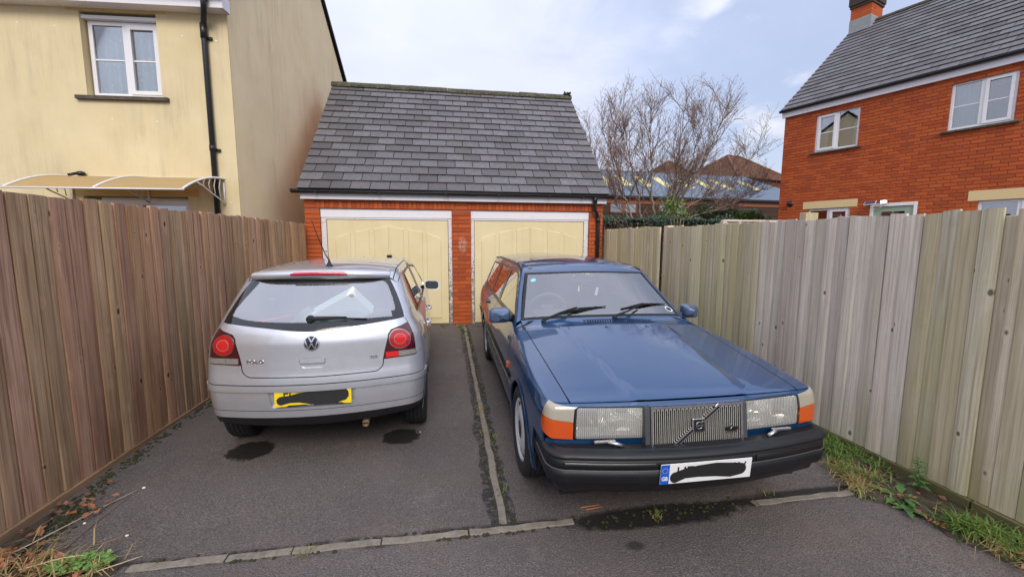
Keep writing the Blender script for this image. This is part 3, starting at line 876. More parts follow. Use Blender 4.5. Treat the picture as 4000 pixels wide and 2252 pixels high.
for r in range(NR):
    s0 = r * gauge
    x = VL
    first = sw * (0.5 if r % 2 == 0 else 1.0) + random.uniform(-.01, .01)
    if r % 2: first = sw * 1.5
    edges = [VL]
    x = VL + (sw * 0.62 if r % 2 == 0 else sw * 1.12)
    while x < VR - sw * 0.45:
        edges.append(x); x += sw
    edges.append(VR)
    for a, c in zip(edges[:-1], edges[1:]):
        w = c - a
        ln = gauge + (.06 if r < NR - 1 else .0)
        M = Matrix.Translation(Vector(((a + c) / 2, EY, EZ)) + evn * (s0 - .03 + random.uniform(-.003, .003)) + nrm * (.016 + random.uniform(0, .003))) @ Bs @ Matrix.Rotation(R(-4.6), 4, 'X') @ Matrix.Rotation(random.uniform(-.006, .006), 4, 'Z')
        slate_obj(roofp, w, ln, M)
# back slope as one mass, not seen from the drive
bk = MB()
bk.add([(VL, RY, RZ + .005), (VR, RY, RZ + .005), (VR, 2 * RY - EY, EZ + .0), (VL, 2 * RY - EY, EZ + .0)], [(0, 1, 2, 3)])
bk.build('back_slope', 'slate', roofp)
for i in range(13):
    x0 = VL - .01 + i * (VR - VL + .02) / 13; x1 = x0 + (VR - VL + .02) / 13 - .006
    rt = MB(); P = []
    jz = random.uniform(-.006, .006)
    for x in (x0, (x0 + x1) / 2, x1):
        P.append([(x, RY + .13 * math.cos(a), RZ - .055 + jz + .115 * math.sin(a) + random.uniform(-.004, .004)) for a in np.linspace(R(-8), R(188), 11)])
    rt.grid(P, True); rt.add(P[0], [tuple(range(11))]); rt.add(P[-1], [tuple(range(11))[::-1]])
    rt.build('ridge_tile', 'ridge_tile', roofp)
for x in (VL + .005, VR - .02):
    MB().add([(x, EY, EZ - .06), (x + .015, EY, EZ - .06), (x + .015, RY, RZ - .06), (x, RY, RZ - .06), (x, EY, EZ + .0), (x + .015, EY, EZ), (x + .015, RY, RZ), (x, RY, RZ)], [(0, 1, 2, 3), (4, 7, 6, 5), (0, 3, 7, 4), (1, 5, 6, 2), (0, 4, 5, 1)]).build('verge_board', 'lead_flashing', roofp)
ms = MB()
for i in range(160):
    a = random.uniform(0, 2 * math.pi); rr = random.random() ** .5
    c = (VR - .10 + .09 * rr * math.cos(a), RY + random.uniform(-.12, .05), RZ + .05 + random.uniform(-.05, .055))
    ms.sphere(c, random.uniform(.008, .018), 5, 4)
ms.build('moss_tuft', 'moss', roofp)
# ------------------------------------------------------------------ shared window builder
def window(root, M, w, h, fixed='L', parent_name='window', sill=None, glass='window_glass', curtain=None, bar=True, depth=0.07, header=False, label=None):
    """casement window in its own frame: X right, Y into the wall, Z up; origin lower left of the frame"""
    def bld(mb, name, mat, par): 
        mb.v = [tuple(M @ Vector(p)) for p in mb.v]
        return mb.build(name, mat, par, local=True)
    f = MB(); t = 0.055; mid = w / 2
    f.bbox(0, t, 0, depth, 0, h, .006); f.bbox(w - t, w, 0, depth, 0, h, .006)
    f.bbox(t - .002, w - t + .002, .001, depth, 0, t, .006); f.bbox(t - .002, w - t + .002, .001, depth, h - t, h, .006)
    f.bbox(mid - .035, mid + .035, .002, depth, t, h - t, .006)
    win = bld(f, parent_name, 'white_pvc', root)
    if label: win['label'] = label
    for k in (0, 1):
        a, c = (t, mid - .035) if k == 0 else (mid + .035, w - t)
        zi0, zi1 = t, h - t
        if (fixed == 'L' and k == 1) or (fixed == 'R' and k == 0):
            s = MB(); q = .045
            s.bbox(a - .012, a + q, -.014, depth - .02, zi0 - .012, zi1 + .012, .006); s.bbox(c - q, c + .012, -.014, depth - .02, zi0 - .012, zi1 + .012, .006)
            s.bbox(a + q - .002, c - q + .002, -.013, depth - .02, zi0 - .012, zi0 + q, .006); s.bbox(a + q - .002, c - q + .002, -.013, depth - .02, zi1 - q, zi1 + .012, .006)
            bld(s, 'sash', 'white_pvc', win)
            a, c, zi0, zi1 = a + q, c - q, zi0 + q, zi1 - q
        g = MB(); g.box(a, c, .022, .026, zi0, zi1)
        bld(g, 'pane', glass, win)
        if bar:
            bb = MB(); zm = zi0 + (zi1 - zi0) * 0.5
            bb.box(a, c, .014, .034, zm - .010, zm + .010)
            bld(bb, 'glazing_bar', 'white_pvc', win)
    if curtain:
        cu = MB(); P = []
        n = 46
        for i in range(n + 1):
            x = w * i / n
            y = .13 + .022 * math.sin(i * 1.7) + .012 * math.sin(i * 0.63 + 1)
            P.append([(x, y, .02), (x, y + .006 * math.sin(i), h * .5), (x, y, h - .02)])
        sel = P
        if curtain == 'sides': 
            cu.grid(P[:12], True); cu.grid(P[-9:], True)
        elif curtain == 'left': cu.grid(P[:24], True)
        else: cu.grid(P, True)
        bld(cu, 'curtain', 'net_curtain' if curtain == 'net' else 'curtain_white', win)
    rb = MB()
    rb.add([(0, .07, 0), (w, .07, 0), (w, .07, h), (0, .07, h), (0, .9, 0), (w, .9, 0), (w, .9, h), (0, .9, h)], [(4, 5, 6, 7), (0, 1, 5, 4), (2, 3, 7, 6), (0, 4, 7, 3), (1, 2, 6, 5)])
    bld(rb, 'reveal', 'room_dark', win)
    return win

# ------------------------------------------------------------------ right house (local: X along the wall towards the camera, Y into the house)
HC = (9.401, 10.769); HA = math.atan2(-math.cos(-0.35), -math.sin(-0.35))
RHM = Matrix.Rotation(HA, 4, 'Z')
RH = thing('brick_house', (HC[0], HC[1], 0), RHM, label='two-storey orange brick house with slate roof behind the right fence', cat='house')
HL, HD = 9.5, 6.96
openings = [(.788, 1.748, 3.905, 4.872), (3.327, 4.257, 3.905, 4.872), (.764, 1.724, 1.40, 2.436), (2.136, 2.998, 0.3, 2.474), (3.92, 5.05, 1.40, 2.412)]
fills = [(.64, 1.868, 2.438, 2.628), (3.775, 5.22, 2.414, 2.618), (.68, 1.835, 3.868, 3.905), (3.228, 4.357, 3.868, 3.905)]
# wall core with openings: horizontal strips
def wall_with_holes(x0, x1, z0, z1, holes, y0, y1):
    m = MB()
    zsx = sorted({z0, z1, *[h[2] for h in holes], *[h[3] for h in holes]})
    zsx = [z for z in zsx if z0 <= z <= z1]
    for a, c in zip(zsx[:-1], zsx[1:]):
        zm = (a + c) / 2
        xsx = sorted([(h[0], h[1]) for h in holes if h[2] < zm < h[3]])
        x = x0
        for h0, h1 in xsx:
            m.box(x, h0, y0, y1, a, c); x = h1
        m.box(x, x1, y0, y1, a, c)
    return m
m = wall_with_holes(0.003, HL, -0.5, 5.0, openings, 0.010, 0.30)
m.box(0.003, .3, 0.30, HD, -.5, 5.0); m.box(HL - .3, HL, .30, HD, -.5, 5.0); m.box(.3, HL - .3, HD - .3, HD, -.5, 5.0)
rwall = m.build('wall', 'mortar', RH, local=True)
lst = []
z = 5.0 - 0.075 * 47; r = 0
while z < 4.93:
    x = -0.001 if r % 2 else -0.1135
    while x < 4.95:
        a, c = max(x, 0.0), x + .215
        segs = [(a, c)]
        for h in openings + fills:
            if h[2] - .06 < z and z + .065 < h[3] + .06 and not (z + .0325 < h[2] or z + .0325 > h[3]):
                ns = []
                for p, q in segs:
                    if q <= h[0] or p >= h[1]: ns.append((p, q))
                    else:
                        if p < h[0] - .02: ns.append((p, h[0]))
                        if q > h[1] + .02: ns.append((h[1], q))
                segs = ns
        for p, q in segs:
            if q - p > .025: lst.append((p, q, z))
        x += .225
    z += C; r += 1
camloc = RHM.inverted() @ (Vector((0, 0, 0)) - Vector((HC[0], HC[1], 0)))
lst.sort(key=lambda t: (Vector(((t[0] + t[1]) / 2, 0, 0)) - camloc).length if t[2] > 1.95 and t[0] < 4.35 else 99)
mass = MB()
for i, (p, q, z) in enumerate(lst):
    if i < 298:
        key = ('h', round(q - p, 2), random.randint(0, 2))
        if key not in BR:
            me = brick_mesh(round(q - p, 2) , .065 + random.uniform(-.002, .002), .03).mesh('brick'); me.materials.append(MAT['brick']); BR[key] = me
        o = bpy.data.objects.new('brick', BR[key]); col.objects.link(o); o.parent = rwall
        o.matrix_local = Matrix.Translation(((p + q) / 2, random.uniform(-.002, .002), z + .0325)) @ Matrix.Rotation(random.uniform(-.006, .006), 4, 'Y')
    else:
        bm_ = brick_mesh(q - p, .065, .03); o = Matrix.Translation(((p + q) / 2, random.uniform(-.002, .002), z + .0325)) @ Matrix.Rotation(random.uniform(-.006, .006), 4, 'Y')
        mass.add([tuple(o @ Vector(v)) for v in bm_.v], bm_.f)
# left flank return
z = 5.0 - 0.075 * 47; r = 0
mass.build('brickwork', 'brick', rwall, local=True, kind='stuff')
MB().box(-0.002, .0025, .004, HD, -.5, 5.0).build('flank_facing', 'brick', rwall, local=True)
T = Matrix.Translation
window(RH, T((.788, .04, 3.905)), .96, .967, 'R', curtain='sides', glass='dark_window_glass', label='left upper window with mullion')
window(RH, T((3.327, .04, 3.905)), .93, .967, 'L', curtain='left', glass='window_glass', label='right upper window with pale curtain')
window(RH, T((.764, .04, 1.40)), .96, 1.036, 'L', glass='dark_window_glass', bar=False)
window(RH, T((3.92, .04, 1.40)), 1.13, 1.012, 'L', glass='dark_window_glass', bar=False)
for a, c in ((.70, 1.835), (3.235, 4.35)):
    MB().bbox(a, c, -.055, .06, 3.862, 3.905, .006).build('sill', 'stone_sill', RH, local=True)
for x0, x1, z0, z1 in fills[:2]:
    MB().bbox(x0, x1, -.008, .09, z0, z1, .003).build('lintel', 'lintel_cream', RH, local=True)
dr = MB(); dr.bbox(2.136, 2.20, -.005, .1, .3, 2.474, .005); dr.bbox(2.934, 2.998, -.005, .1, .3, 2.474, .005); dr.bbox(2.19, 2.944, -.004, .1, 2.40, 2.474, .005)
dr.build('door_frame', 'white_pvc', RH, local=True)
dd_ = MB(); dd_.bbox(2.20, 2.934, .03, .08, .3, 2.40, .004)
back_door = dd_.build('door', 'green_paint', RH, local=True)
for a, c in ((2.36, 2.56), (2.58, 2.78)):
    MB().box(a, c, .02, .029, 1.75, 2.28).build('pane', 'dark_window_glass', back_door, local=True)
# fascia, gutter
MB().bbox(-.06, HL, -.065, -.045, 4.982, 5.15, .003).build('fascia_board', 'white_fascia', RH, local=True)
MB().box(-.05, HL, -.045, .01, 4.985, 4.995).build('soffit', 'white_fascia', RH, local=True)
gut = MB(); P = []
for x in np.linspace(-.10, HL, 10):
    P.append([(x, -.115 + .052 * math.cos(a), 5.165 + .052 * math.sin(a)) for a in np.linspace(math.pi, 2 * math.pi, 9)] + [(x, -.115 + .046 * math.cos(a), 5.165 + .046 * math.sin(a)) for a in np.linspace(2 * math.pi, math.pi, 9)])
gut.grid(P, True, True); gut.add(P[0], [tuple(range(18))])
gut.build('gutter', 'black_plastic', RH, local=True)
# roof
e0 = Vector((0, -.10, 5.185)); rt = Vector((0, 3.48, 8.165)); u = rt - e0; sl2 = u.length; un = u / sl2; nn = Vector((0, -un.z, un.y))
rf = MB(); rf.add([(-.07, e0.y, e0.z - .05), (HL, e0.y, e0.z - .05), (HL, rt.y, rt.z - .05), (-.07, rt.y, rt.z - .05), (HL, 2 * rt.y - e0.y, e0.z - .05), (-.07, 2 * rt.y - e0.y, e0.z - .05)], [(0, 1, 2, 3), (3, 2, 4, 5)])
rroof = rf.build('roof', 'roof_underlay', RH, local=True)
B2 = Matrix(((1, 0, 0, 0), (0, un.y, nn.y, 0), (0, un.z, nn.z, 0), (0, 0, 0, 1)))
NR2 = 20; g2 = sl2 / NR2; sw2 = .33; ll = []
for r in range(NR2):
    edges = [-.08]; x = -.08 + (sw2 * .62 if r % 2 == 0 else sw2 * 1.12)
    while x < 6.4: edges.append(x); x += sw2
    for a, c in zip(edges[:-1], edges[1:]):
        M = Matrix.Translation(Vector(((a + c) / 2, e0.y, e0.z)) + un * (r * g2 - .03) + nn * random.uniform(.016, .019)) @ B2 @ Matrix.Rotation(R(-4.6), 4, 'X') @ Matrix.Rotation(random.uniform(-.006, .006), 4, 'Z')
        ll.append((a, c, r, M))
ll.sort(key=lambda t: (t[3].translation - camloc).length if t[0] < 4.2 - t[2] * .13 else 99)
mass = MB()
for i, (a, c, r, M) in enumerate(ll):
    key = (round(c - a, 2), 'r', random.randint(0, 2))
    if key not in SL:
        me = slate_mesh(c - a - .010, g2 + .06).mesh('slate'); me.materials.append(MAT['slate']); SL[key] = me
    if i < 298:
        o = bpy.data.objects.new('slate', SL[key]); col.objects.link(o); o.parent = rroof; o.matrix_local = M
    else: mass.add([tuple(M @ v.co) for v in SL[key].vertices], [tuple(p.vertices) for p in SL[key].polygons])
mass.build('slating', 'slate', rroof, local=True, kind='stuff')
bk = MB(); bk.add([(-.08, rt.y, rt.z), (HL, rt.y, rt.z), (HL, 2 * rt.y - e0.y, e0.z), (-.08, 2 * rt.y - e0.y, e0.z)], [(0, 1, 2, 3)]); bk.build('back_slope', 'slate', rroof, local=True)
for i in range(14):
    x0 = .52 + i * .45
    q = MB(); q.grid([[(x, rt.y + .12 * math.cos(a), rt.z - .04 + .09 * math.sin(a)) for a in np.linspace(R(-5), R(185), 9)] for x in (x0, x0 + .445)], True); q.build('ridge_tile', 'ridge_tile', rroof, local=True)
v_ = MB(); v_.add([(-.085, e0.y, e0.z - .09), (-.085, rt.y, rt.z - .09), (-.085, rt.y, rt.z + .005), (-.085, e0.y, e0.z + .005), (-.06, e0.y, e0.z - .09), (-.06, rt.y, rt.z - .09), (-.06, rt.y, rt.z + .005), (-.06, e0.y, e0.z + .005)], [(0, 1, 2, 3), (4, 7, 6, 5), (3, 2, 6, 7)]); v_.build('verge_board', 'white_pvc', rroof, local=True)
gb = MB(); gb.add([(.0, 0, 4.98), (.0, 3.48, 8.05), (.0, 6.96, 4.98)], [(0, 1, 2)]); gb.build('gable', 'brick', RH, local=True)
# lead-streaked chimney on the gable
cm = MB(); cm.box(-.02, .50, 3.13, 3.83, 7.3, 9.05); chim = cm.build('chimney', 'brick', RH, local=True)
for zz, ex in ((8.60, .03), (8.68, .055), (8.76, .055), (8.84, .055), (8.92, .03)):
    MB().box(-.02 - ex, .50 + ex, 3.13 - ex, 3.83 + ex, zz, zz + .078).build('corbel', 'soot_brick', chim, local=True)
rr_ = 0
for k in range(12):
    zz = 7.85 + k * .075
    MB().box(-.024, .224 if k % 2 else .11, 3.126, 3.2, zz, zz + .065).build('brick', 'brick', chim, local=True)
    MB().box(.232 if k % 2 else .12, .504, 3.126, 3.21, zz, zz + .065).build('brick', 'brick', chim, local=True)
    MB().box(.43, .5045, 3.214, 3.52 if k % 2 else 3.4, zz, zz + .065).build('brick', 'brick', chim, local=True)
fl = MB(); fl.box(-.035, .515, 3.112, 3.845, 7.4, 8.26); fl.build('flashing', 'lead_flashing', chim, local=True)
# flue terminal, security light
vt = MB(); MV = T((.312, 0, 2.613)) @ Matrix.Rotation(R(-90), 4, 'Z')
vt.lathe([(0.0, .10), (.05, .10), (.055, .09), (.055, .02), (.075, .015), (.075, 0.0)], 20, MV)
vt.build('flue_terminal', 'black_plastic', RH, local=True)
plain('solar_cell', (0.05, 0.065, 0.12), 0.2, var=0.15)
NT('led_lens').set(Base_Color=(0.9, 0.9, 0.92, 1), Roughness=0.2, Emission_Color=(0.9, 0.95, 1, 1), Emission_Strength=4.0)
LT = thing('security_light', RH.matrix_world @ Vector((2.30, -.02, 2.47)), RHM, label='white solar security light with angled panel fixed over the back door', cat='light')
Mp = T((-.13, -.10, .02)) @ Matrix.Rotation(R(32), 4, 'X') @ Matrix.Rotation(R(8), 4, 'Z')
q = MB(); q.bbox(-.11, .11, -.075, .075, -.008, .008, .003, Mp); q.build('panel_frame', 'white_metal', LT, local=True)
q = MB(); q.box(-.10, .10, -.066, .066, .0085, .0105, Mp); q.build('solar_cell', 'solar_cell', LT, local=True)
q = MB(); q.bbox(.05, .17, -.07, -.01, -.01, .075, .01); q.build('lamp_body', 'white_metal', LT, local=True)
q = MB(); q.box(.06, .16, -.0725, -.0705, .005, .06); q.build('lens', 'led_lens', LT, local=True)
q = MB(); q.tube([(.09, -.03, -.01), (.08, -.05, -.07), (.03, -.06, -.12), (-.03, -.05, -.13), (-.08, -.03, -.10), (-.1, -.06, -.02)], .005, 6); q.build('cable', 'white_metal', LT, local=True)

# ------------------------------------------------------------------ left house (local: X along the front to the right, Y into the house, origin at the near corner)
LHM = Matrix.Rotation(math.atan2(-0.065, 1), 4, 'Z')
LH = thing('rendered_house', (-3.063, 6.925, 0), LHM, label='cream rendered house with net-curtained window behind the left fence', cat='house')
LW = 9.0
op = [(-1.955, -.955, 3.61, 4.742), (-2.155, -.725, .05, 2.212)]
m = wall_with_holes(-LW, 0.0, -.5, 4.95, op, 0.0, .30)
lw = m.build('wall', 'render_cream', LH, local=True)
sw_ = MB()
hy, hz, ey2, ez2 = 3.24, 7.72, 6.5, 4.95
sw_.add([(.004, .002, -.5), (.004, 6.48, -.5), (.004, 6.48, 4.95), (.004, hy, hz), (.004, .002, 4.95), (-.2, .302, -.5), (-.2, 6.48, -.5), (-.2, 6.48, 4.95), (-.2, hy, hz), (-.2, .302, 4.95)], [(0, 1, 2, 3, 4), (9, 8, 7, 6, 5)])
sw_.build('gable_wall', 'render_buff', LH, local=True)
MB().box(-LW, -.2, 6.2, 6.48, -.5, 4.95).build('wall', 'render_cream', LH, local=True)
window(LH, T((-1.925, .085, 3.62)), .965, 1.03, 'L', curtain='net', label='white casement window with patterned net curtains')
rv = MB()
rv.add([(-1.9545, 0.001, 3.61), (-1.9545, .085, 3.61), (-1.9545, .085, 4.741), (-1.9545, .001, 4.741)], [(0, 1, 2, 3)])
MB().bbox(-1.953, -.957, .02, .14, 4.655, 4.70, .004).build('window_head', 'white_pvc', LH, local=True)
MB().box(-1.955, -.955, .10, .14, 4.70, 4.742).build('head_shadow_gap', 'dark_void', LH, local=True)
MB().bbox(-2.09, -.863, -.05, .16, 3.552, 3.607, .008).build('sill', 'stone_sill', LH, local=True)
MB().bbox(-2.12, -.81, -.006, .09, 4.743, 4.80, .002).build('lintel', 'lintel_ochre', LH, local=True)
MB().bbox(-2.318, -.574, -.006, .09, 2.214, 2.325, .002).build('lintel', 'lintel_ochre', LH, local=True)
dm = MB(); dm.bbox(-2.153, -2.08, .05, .14, .05, 2.16, .005); dm.bbox(-.80, -.727, .05, .14, .05, 2.16, .005); dm.bbox(-2.153, -.727, .051, .14, 2.09, 2.16, .005); dm.bbox(-1.475, -1.405, .052, .14, .05, 2.09, .005)
pd = dm.build('patio_door', 'white_pvc', LH, local=True)
for a, c in ((-2.08, -1.475), (-1.405, -.80)):
    MB().box(a, c, .09, .095, .1, 2.09).build('pane', 'window_glass', pd, local=True)
MB().box(-2.08, -.80, .15, .16, .1, 2.09).build('blind', 'curtain_white', pd, local=True)
MB().bbox(-LW, .05, -.19, -.165, 4.772, 4.955, .003).build('fascia_board', 'white_fascia', LH, local=True)
MB().box(-LW, .045, -.165, .0, 4.775, 4.785).build('soffit', 'white_fascia', LH, local=True)
MB().bbox(.028, .05, -.165, .0, 4.775, 4.955, .003).build('box_end', 'white_fascia', LH, local=True)
gut = MB(); P = []
for x in np.linspace(-LW, .09, 10):
    P.append([(x, -.25 + .055 * math.cos(a), 4.96 + .055 * math.sin(a)) for a in np.linspace(math.pi, 2 * math.pi, 9)] + [(x, -.25 + .049 * math.cos(a), 4.96 + .049 * math.sin(a)) for a in np.linspace(2 * math.pi, math.pi, 9)])
gut.grid(P, True, True); gut.add(P[-1], [tuple(range(18))]); gut.build('gutter', 'black_plastic', LH, local=True)
dp = MB(); px_ = -.30
dp.tube([(px_ + .14, -.25, 4.94), (px_ + .14, -.25, 4.80), (px_ + .13, -.235, 4.74), (px_ + .03, -.08, 4.66), (px_ + .005, -.05, 4.60), (px_, -.05, 4.5), (px_, -.05, .0)], .036, 14)
for z0, z1 in ((4.93, 4.80), (4.75, 4.71), (4.62, 4.48), (3.05, 3.0)): 
    pass
dp.tube([(px_ + .14, -.25, 4.95), (px_ + .14, -.25, 4.83)], .047, 14); dp.tube([(px_, -.05, 4.62), (px_, -.05, 4.42)], .044, 14); dp.tube([(px_, -.05, 2.95), (px_, -.05, 2.87)], .043, 14)
dp.build('downpipe', 'black_plastic', LH, local=True)
for z in (4.42, 2.87):
    MB().box(px_ - .05, px_ + .09, -.03, .0, z, z + .035).build('pipe_clip', 'black_plastic', LH, local=True)
lr = MB(); lr.add([(-LW, -.27, 4.97), (.06, -.27, 4.97), (.06, hy, hz + .10), (-LW, hy, hz + .10), (.06, 6.75, 4.97), (-LW, 6.75, 4.97)], [(0, 1, 2, 3), (3, 2, 4, 5)])
lroof = lr.build('roof', 'slate', LH, local=True)
vb = MB()
for p, q_ in (((-.27, 4.97), (hy, hz + .10)), ((6.75, 4.97), (hy, hz + .10))):
    vb.add([(.0, p[0], p[1] - .03), (.065, p[0], p[1] - .03), (.065, q_[0], q_[1] - .03), (.0, q_[0], q_[1] - .03), (.0, p[0], p[1] + .02), (.065, p[0], p[1] + .02), (.065, q_[0], q_[1] + .02), (.0, q_[0], q_[1] + .02)], [(0, 1, 2, 3), (4, 7, 6, 5), (1, 5, 6, 2), (0, 3, 7, 4)])
vb.build('verge', 'black_plastic', lroof, local=True)
# white filler plugs and a hairline crack on the render
plain('filler_white', (0.82, 0.80, 0.74), 0.9)
for x, z in ((-2.75, 4.55), (-2.28, 4.53), (-.62, 4.47), (-.17, 4.42), (-1.66, 3.30), (-1.06, 3.28), (-.13, 2.14)):
    MB().prism([(x + .016 * math.cos(a) * random.uniform(.6, 1.2), z + .012 * math.sin(a) * random.uniform(.6, 1.2)) for a in np.linspace(0, 2 * math.pi, 9)[:-1]], 0, .0015, Matrix(((1, 0, 0, 0), (0, 0, -1, 0), (0, 1, 0, 0), (0, 0, 0, 1)))).build('filler_patch', 'filler_white', lw, local=True)
# door canopy: a thing fixed on the house
CN = thing('door_canopy', LH.matrix_world @ Vector((-1.24, 0, 2.22)), LHM, label='curved bronze polycarbonate door canopy on white brackets, left house', cat='canopy')
def arc(t):  # t 0 at the wall, 1 at the front
    return (-.93 * t, .255 * (1 - t ** 2.1))
ca = [-1.04, -.017, 1.037]
for a, c in zip(ca[:-1], ca[1:]):
    P = [[(x, arc(t)[0], arc(t)[1]) for t in np.linspace(0.0, 1, 14)] for x in np.linspace(a, c, 4)]
    q = MB(); q.grid(P, True); q.grid([[(p[0], p[1], p[2] - .004) for p in r_] for r_ in P], True); q.build('canopy_sheet', 'bronze_polycarbonate', CN, local=True)
for x in ca:
    q = MB(); q.tube([(x, arc(t)[0], arc(t)[1] + .006) for t in np.linspace(0, 1, 14)], .014, 8)
    q.tube([(x, -.02, .20), (x, -.02, -.12)], .012, 8)
    q.tube([(x, -.02, -.10), (x, -.16, -.04), (x, -.33, .02), (x, -.52, .10), (x, -.66, .14)], .010, 8)
    for k, yy in enumerate((-.12, -.24, -.36, -.48)):
        zt = .255 * (1 - (abs(yy) / .93) ** 2.1); zb = -.06 + .2 * (abs(yy) / .6) ** 1.1
        q.tube([(x, yy, zb), (x, yy - .02, (zb + zt) / 2), (x, yy + .02, zt)], .007, 6)
    q.build('bracket', 'white_metal', CN, local=True)
q = MB(); q.tube([(ca[0] - .02, arc(1)[0], arc(1)[1]), (ca[-1] + .02, arc(1)[0], arc(1)[1])], .011, 8); q.build('front_rail', 'white_metal', CN, local=True)
q = MB(); q.tube([(ca[0] - .02, -.01, .262), (ca[-1] + .02, -.01, .262)], .012, 8); q.build('wall_rail', 'white_metal', CN, local=True)
LM = thing('wall_lamp', LH.matrix_world @ Vector((-2.12, -.02, 2.52)), LHM, label='small black outside lamp above the curved door canopy', cat='lamp')
q = MB(); q.sphere((0, -.03, 0), (.06, .05, .035)); q.tube([(-.05, -.04, 0), (-.12, -.09, -.03)], .02, 8); q.build('lamp_head', 'black_plastic', LM, local=True)

# ------------------------------------------------------------------ far buildings
WB = thing('workshop_building', (10.97, 27.0, 0), Matrix.Rotation(math.atan(1.3 / 13.5), 4, 'Z'), label='long low workshop with blue-grey metal roof and yellow rooflights behind the tree', cat='building')
m = MB(); m.box(-6, 17, .05, .35, -.5, 4.45); m.box(-6, 17, 7, 14, -.5, 4.4); ww = m.build('wall', 'far_brick', WB, local=True)
for k in range(26):
    z0 = 2.0 + k * .078
    MB().box(-6, 17, .0, .05, z0, z0 + .068).build('wall_board', 'dark_timber', ww, local=True)
MB().box(-6, 17, -.02, .05, 4.06, 4.40).build('eaves_band', 'far_brick', WB, local=True)
MB().box(-6.1, 17.2, -.25, -.1, 4.42, 4.56).build('gutter', 'black_plastic', WB, local=True)
P0, P1 = [], []
sl3 = 2.72 / 7.0
for i in range(int(24 / .1)):
    x = -6.3 + i * .1; dz = (.0, .03, .03, .0)[i % 4]
    P0.append((x, -.2, 4.58 - .2 * sl3 + dz)); P1.append((x, 7.4, 4.58 + 7.4 * sl3 + dz))
m = MB(); m.grid([P0, P1], False); m.grid([P1, [(p[0], 14.8, p[2] - 7.4 * sl3) for p in P1]], False)
wr = m.build('roof', 'profiled_metal_roof', WB, local=True)
MB().box(-6.3, 17.7, 7.25, 7.55, 7.43, 7.50).build('ridge_cap', 'profiled_metal_roof', wr, local=True)
for x in (-.4, 1.45, 3.1, 4.8, 6.55, 8.5, 10.3, 12.1, 14.9):
    q = MB(); o_ = .05
    z0, z1 = 4.58 + 2.6 * sl3, 4.58 + 5.6 * sl3
    q.add([(x - .72, 2.6, z0 + o_), (x - .02, 2.6, z0 + o_), (x + .52, 5.6, z1 + o_), (x - .18, 5.6, z1 + o_), (x - .72, 2.6, z0), (x - .02, 2.6, z0), (x + .52, 5.6, z1), (x - .18, 5.6, z1)], [(0, 1, 2, 3), (4, 5, 1, 0), (5, 6, 2, 1), (7, 4, 0, 3)])
    q.build('rooflight', 'rooflight_yellow', wr, local=True)
for a, c in ((-.15, 1.9), (3.58, 5.62), (7.1, 9.3)):
    q = MB(); z0, z1 = 3.42, 4.08
    q.box(a, c, -.06, .0, z0, z0 + .07); q.box(a, c, -.06, 0, z1 - .07, z1); q.box(a, a + .08, -.06, 0, z0, z1); q.box(c - .08, c, -.06, 0, z0, z1); q.box((a + c) / 2 - .14, (a + c) / 2 + .14, -.06, 0, z0, z1)
    wf = q.build('window', 'far_brick', WB, local=True)
    for p, s_ in ((a + .08, (a + c) / 2 - .14), ((a + c) / 2 + .14, c - .08)):
        MB().box(p, s_, -.03, -.02, z0 + .07, z1 - .07).build('pane', 'window_glass', wf, local=True)
    MB().box((a + c) / 2 + .45, c - .08, -.015, -.008, z0 + .07, z1 - .07).build('blind', 'curtain_white', wf, local=True)
    MB().box(a + .08, c - .08, -.006, -.002, z0 + .07, z1 - .07).build('dark_room', 'room_dark', wf, local=True)
def hip_house(name, label, loc, rot, L, Wd, ez, rz, ridge):
    H = thing(name, loc, Matrix.Rotation(rot, 4, 'Z'), label=label, cat='house')
    MB().box(-L / 2 + .4, L / 2 - .4, -Wd / 2 + .4, Wd / 2 - .4, 0, ez).build('wall', 'far_brick', H, local=True)
    q = MB(); n = 24
    cs = [(-L / 2, -Wd / 2), (L / 2, -Wd / 2), (L / 2, Wd / 2), (-L / 2, Wd / 2)]
    tp = [(-ridge / 2, 0), (ridge / 2, 0), (ridge / 2, 0), (-ridge / 2, 0)]
    for k in range(n):   # tile courses as thin steps
        t0, t1 = k / n, (k + 1) / n
        def ring(t, dz): return [(c[0] + (p[0] - c[0]) * t, c[1] + (p[1] - c[1]) * t, ez + (rz - ez) * t + dz) for c, p in zip(cs, tp)]
        q.add(ring(t0, .10) + ring(t1, .0), [(i, (i + 1) % 4, 4 + (i + 1) % 4, 4 + i) for i in range(4)])
        q.add(ring(t0, .10) + ring(t0, .0), [(i, 4 + i, 4 + (i + 1) % 4, (i + 1) % 4) for i in range(4)])
    rf_ = q.build('roof', 'clay_tile', H, local=True)
    hp = MB()
    for c, p in zip(cs, tp): hp.tube([(c[0], c[1], ez + .1), (p[0], p[1], rz + .06)], .16, 6)
    hp.tube([(tp[0][0], 0, rz + .06), (tp[1][0], 0, rz + .06)], .16, 6)
    hp.build('ridge_tile', 'clay_tile', rf_, local=True)
    return H
hip_house('hipped_house', 'distant house with large brown tiled hipped roof beside the brick house', (37.4, 51.0, 0), R(18), 11.5, 9.5, 9.0, 12.45, 2.6)
hip_house('hipped_house', 'distant house with small brown tiled roof peak behind the bare tree', (29.9, 54.0, 0), R(20), 7.2, 7.0, 9.2, 12.1, 0.4)
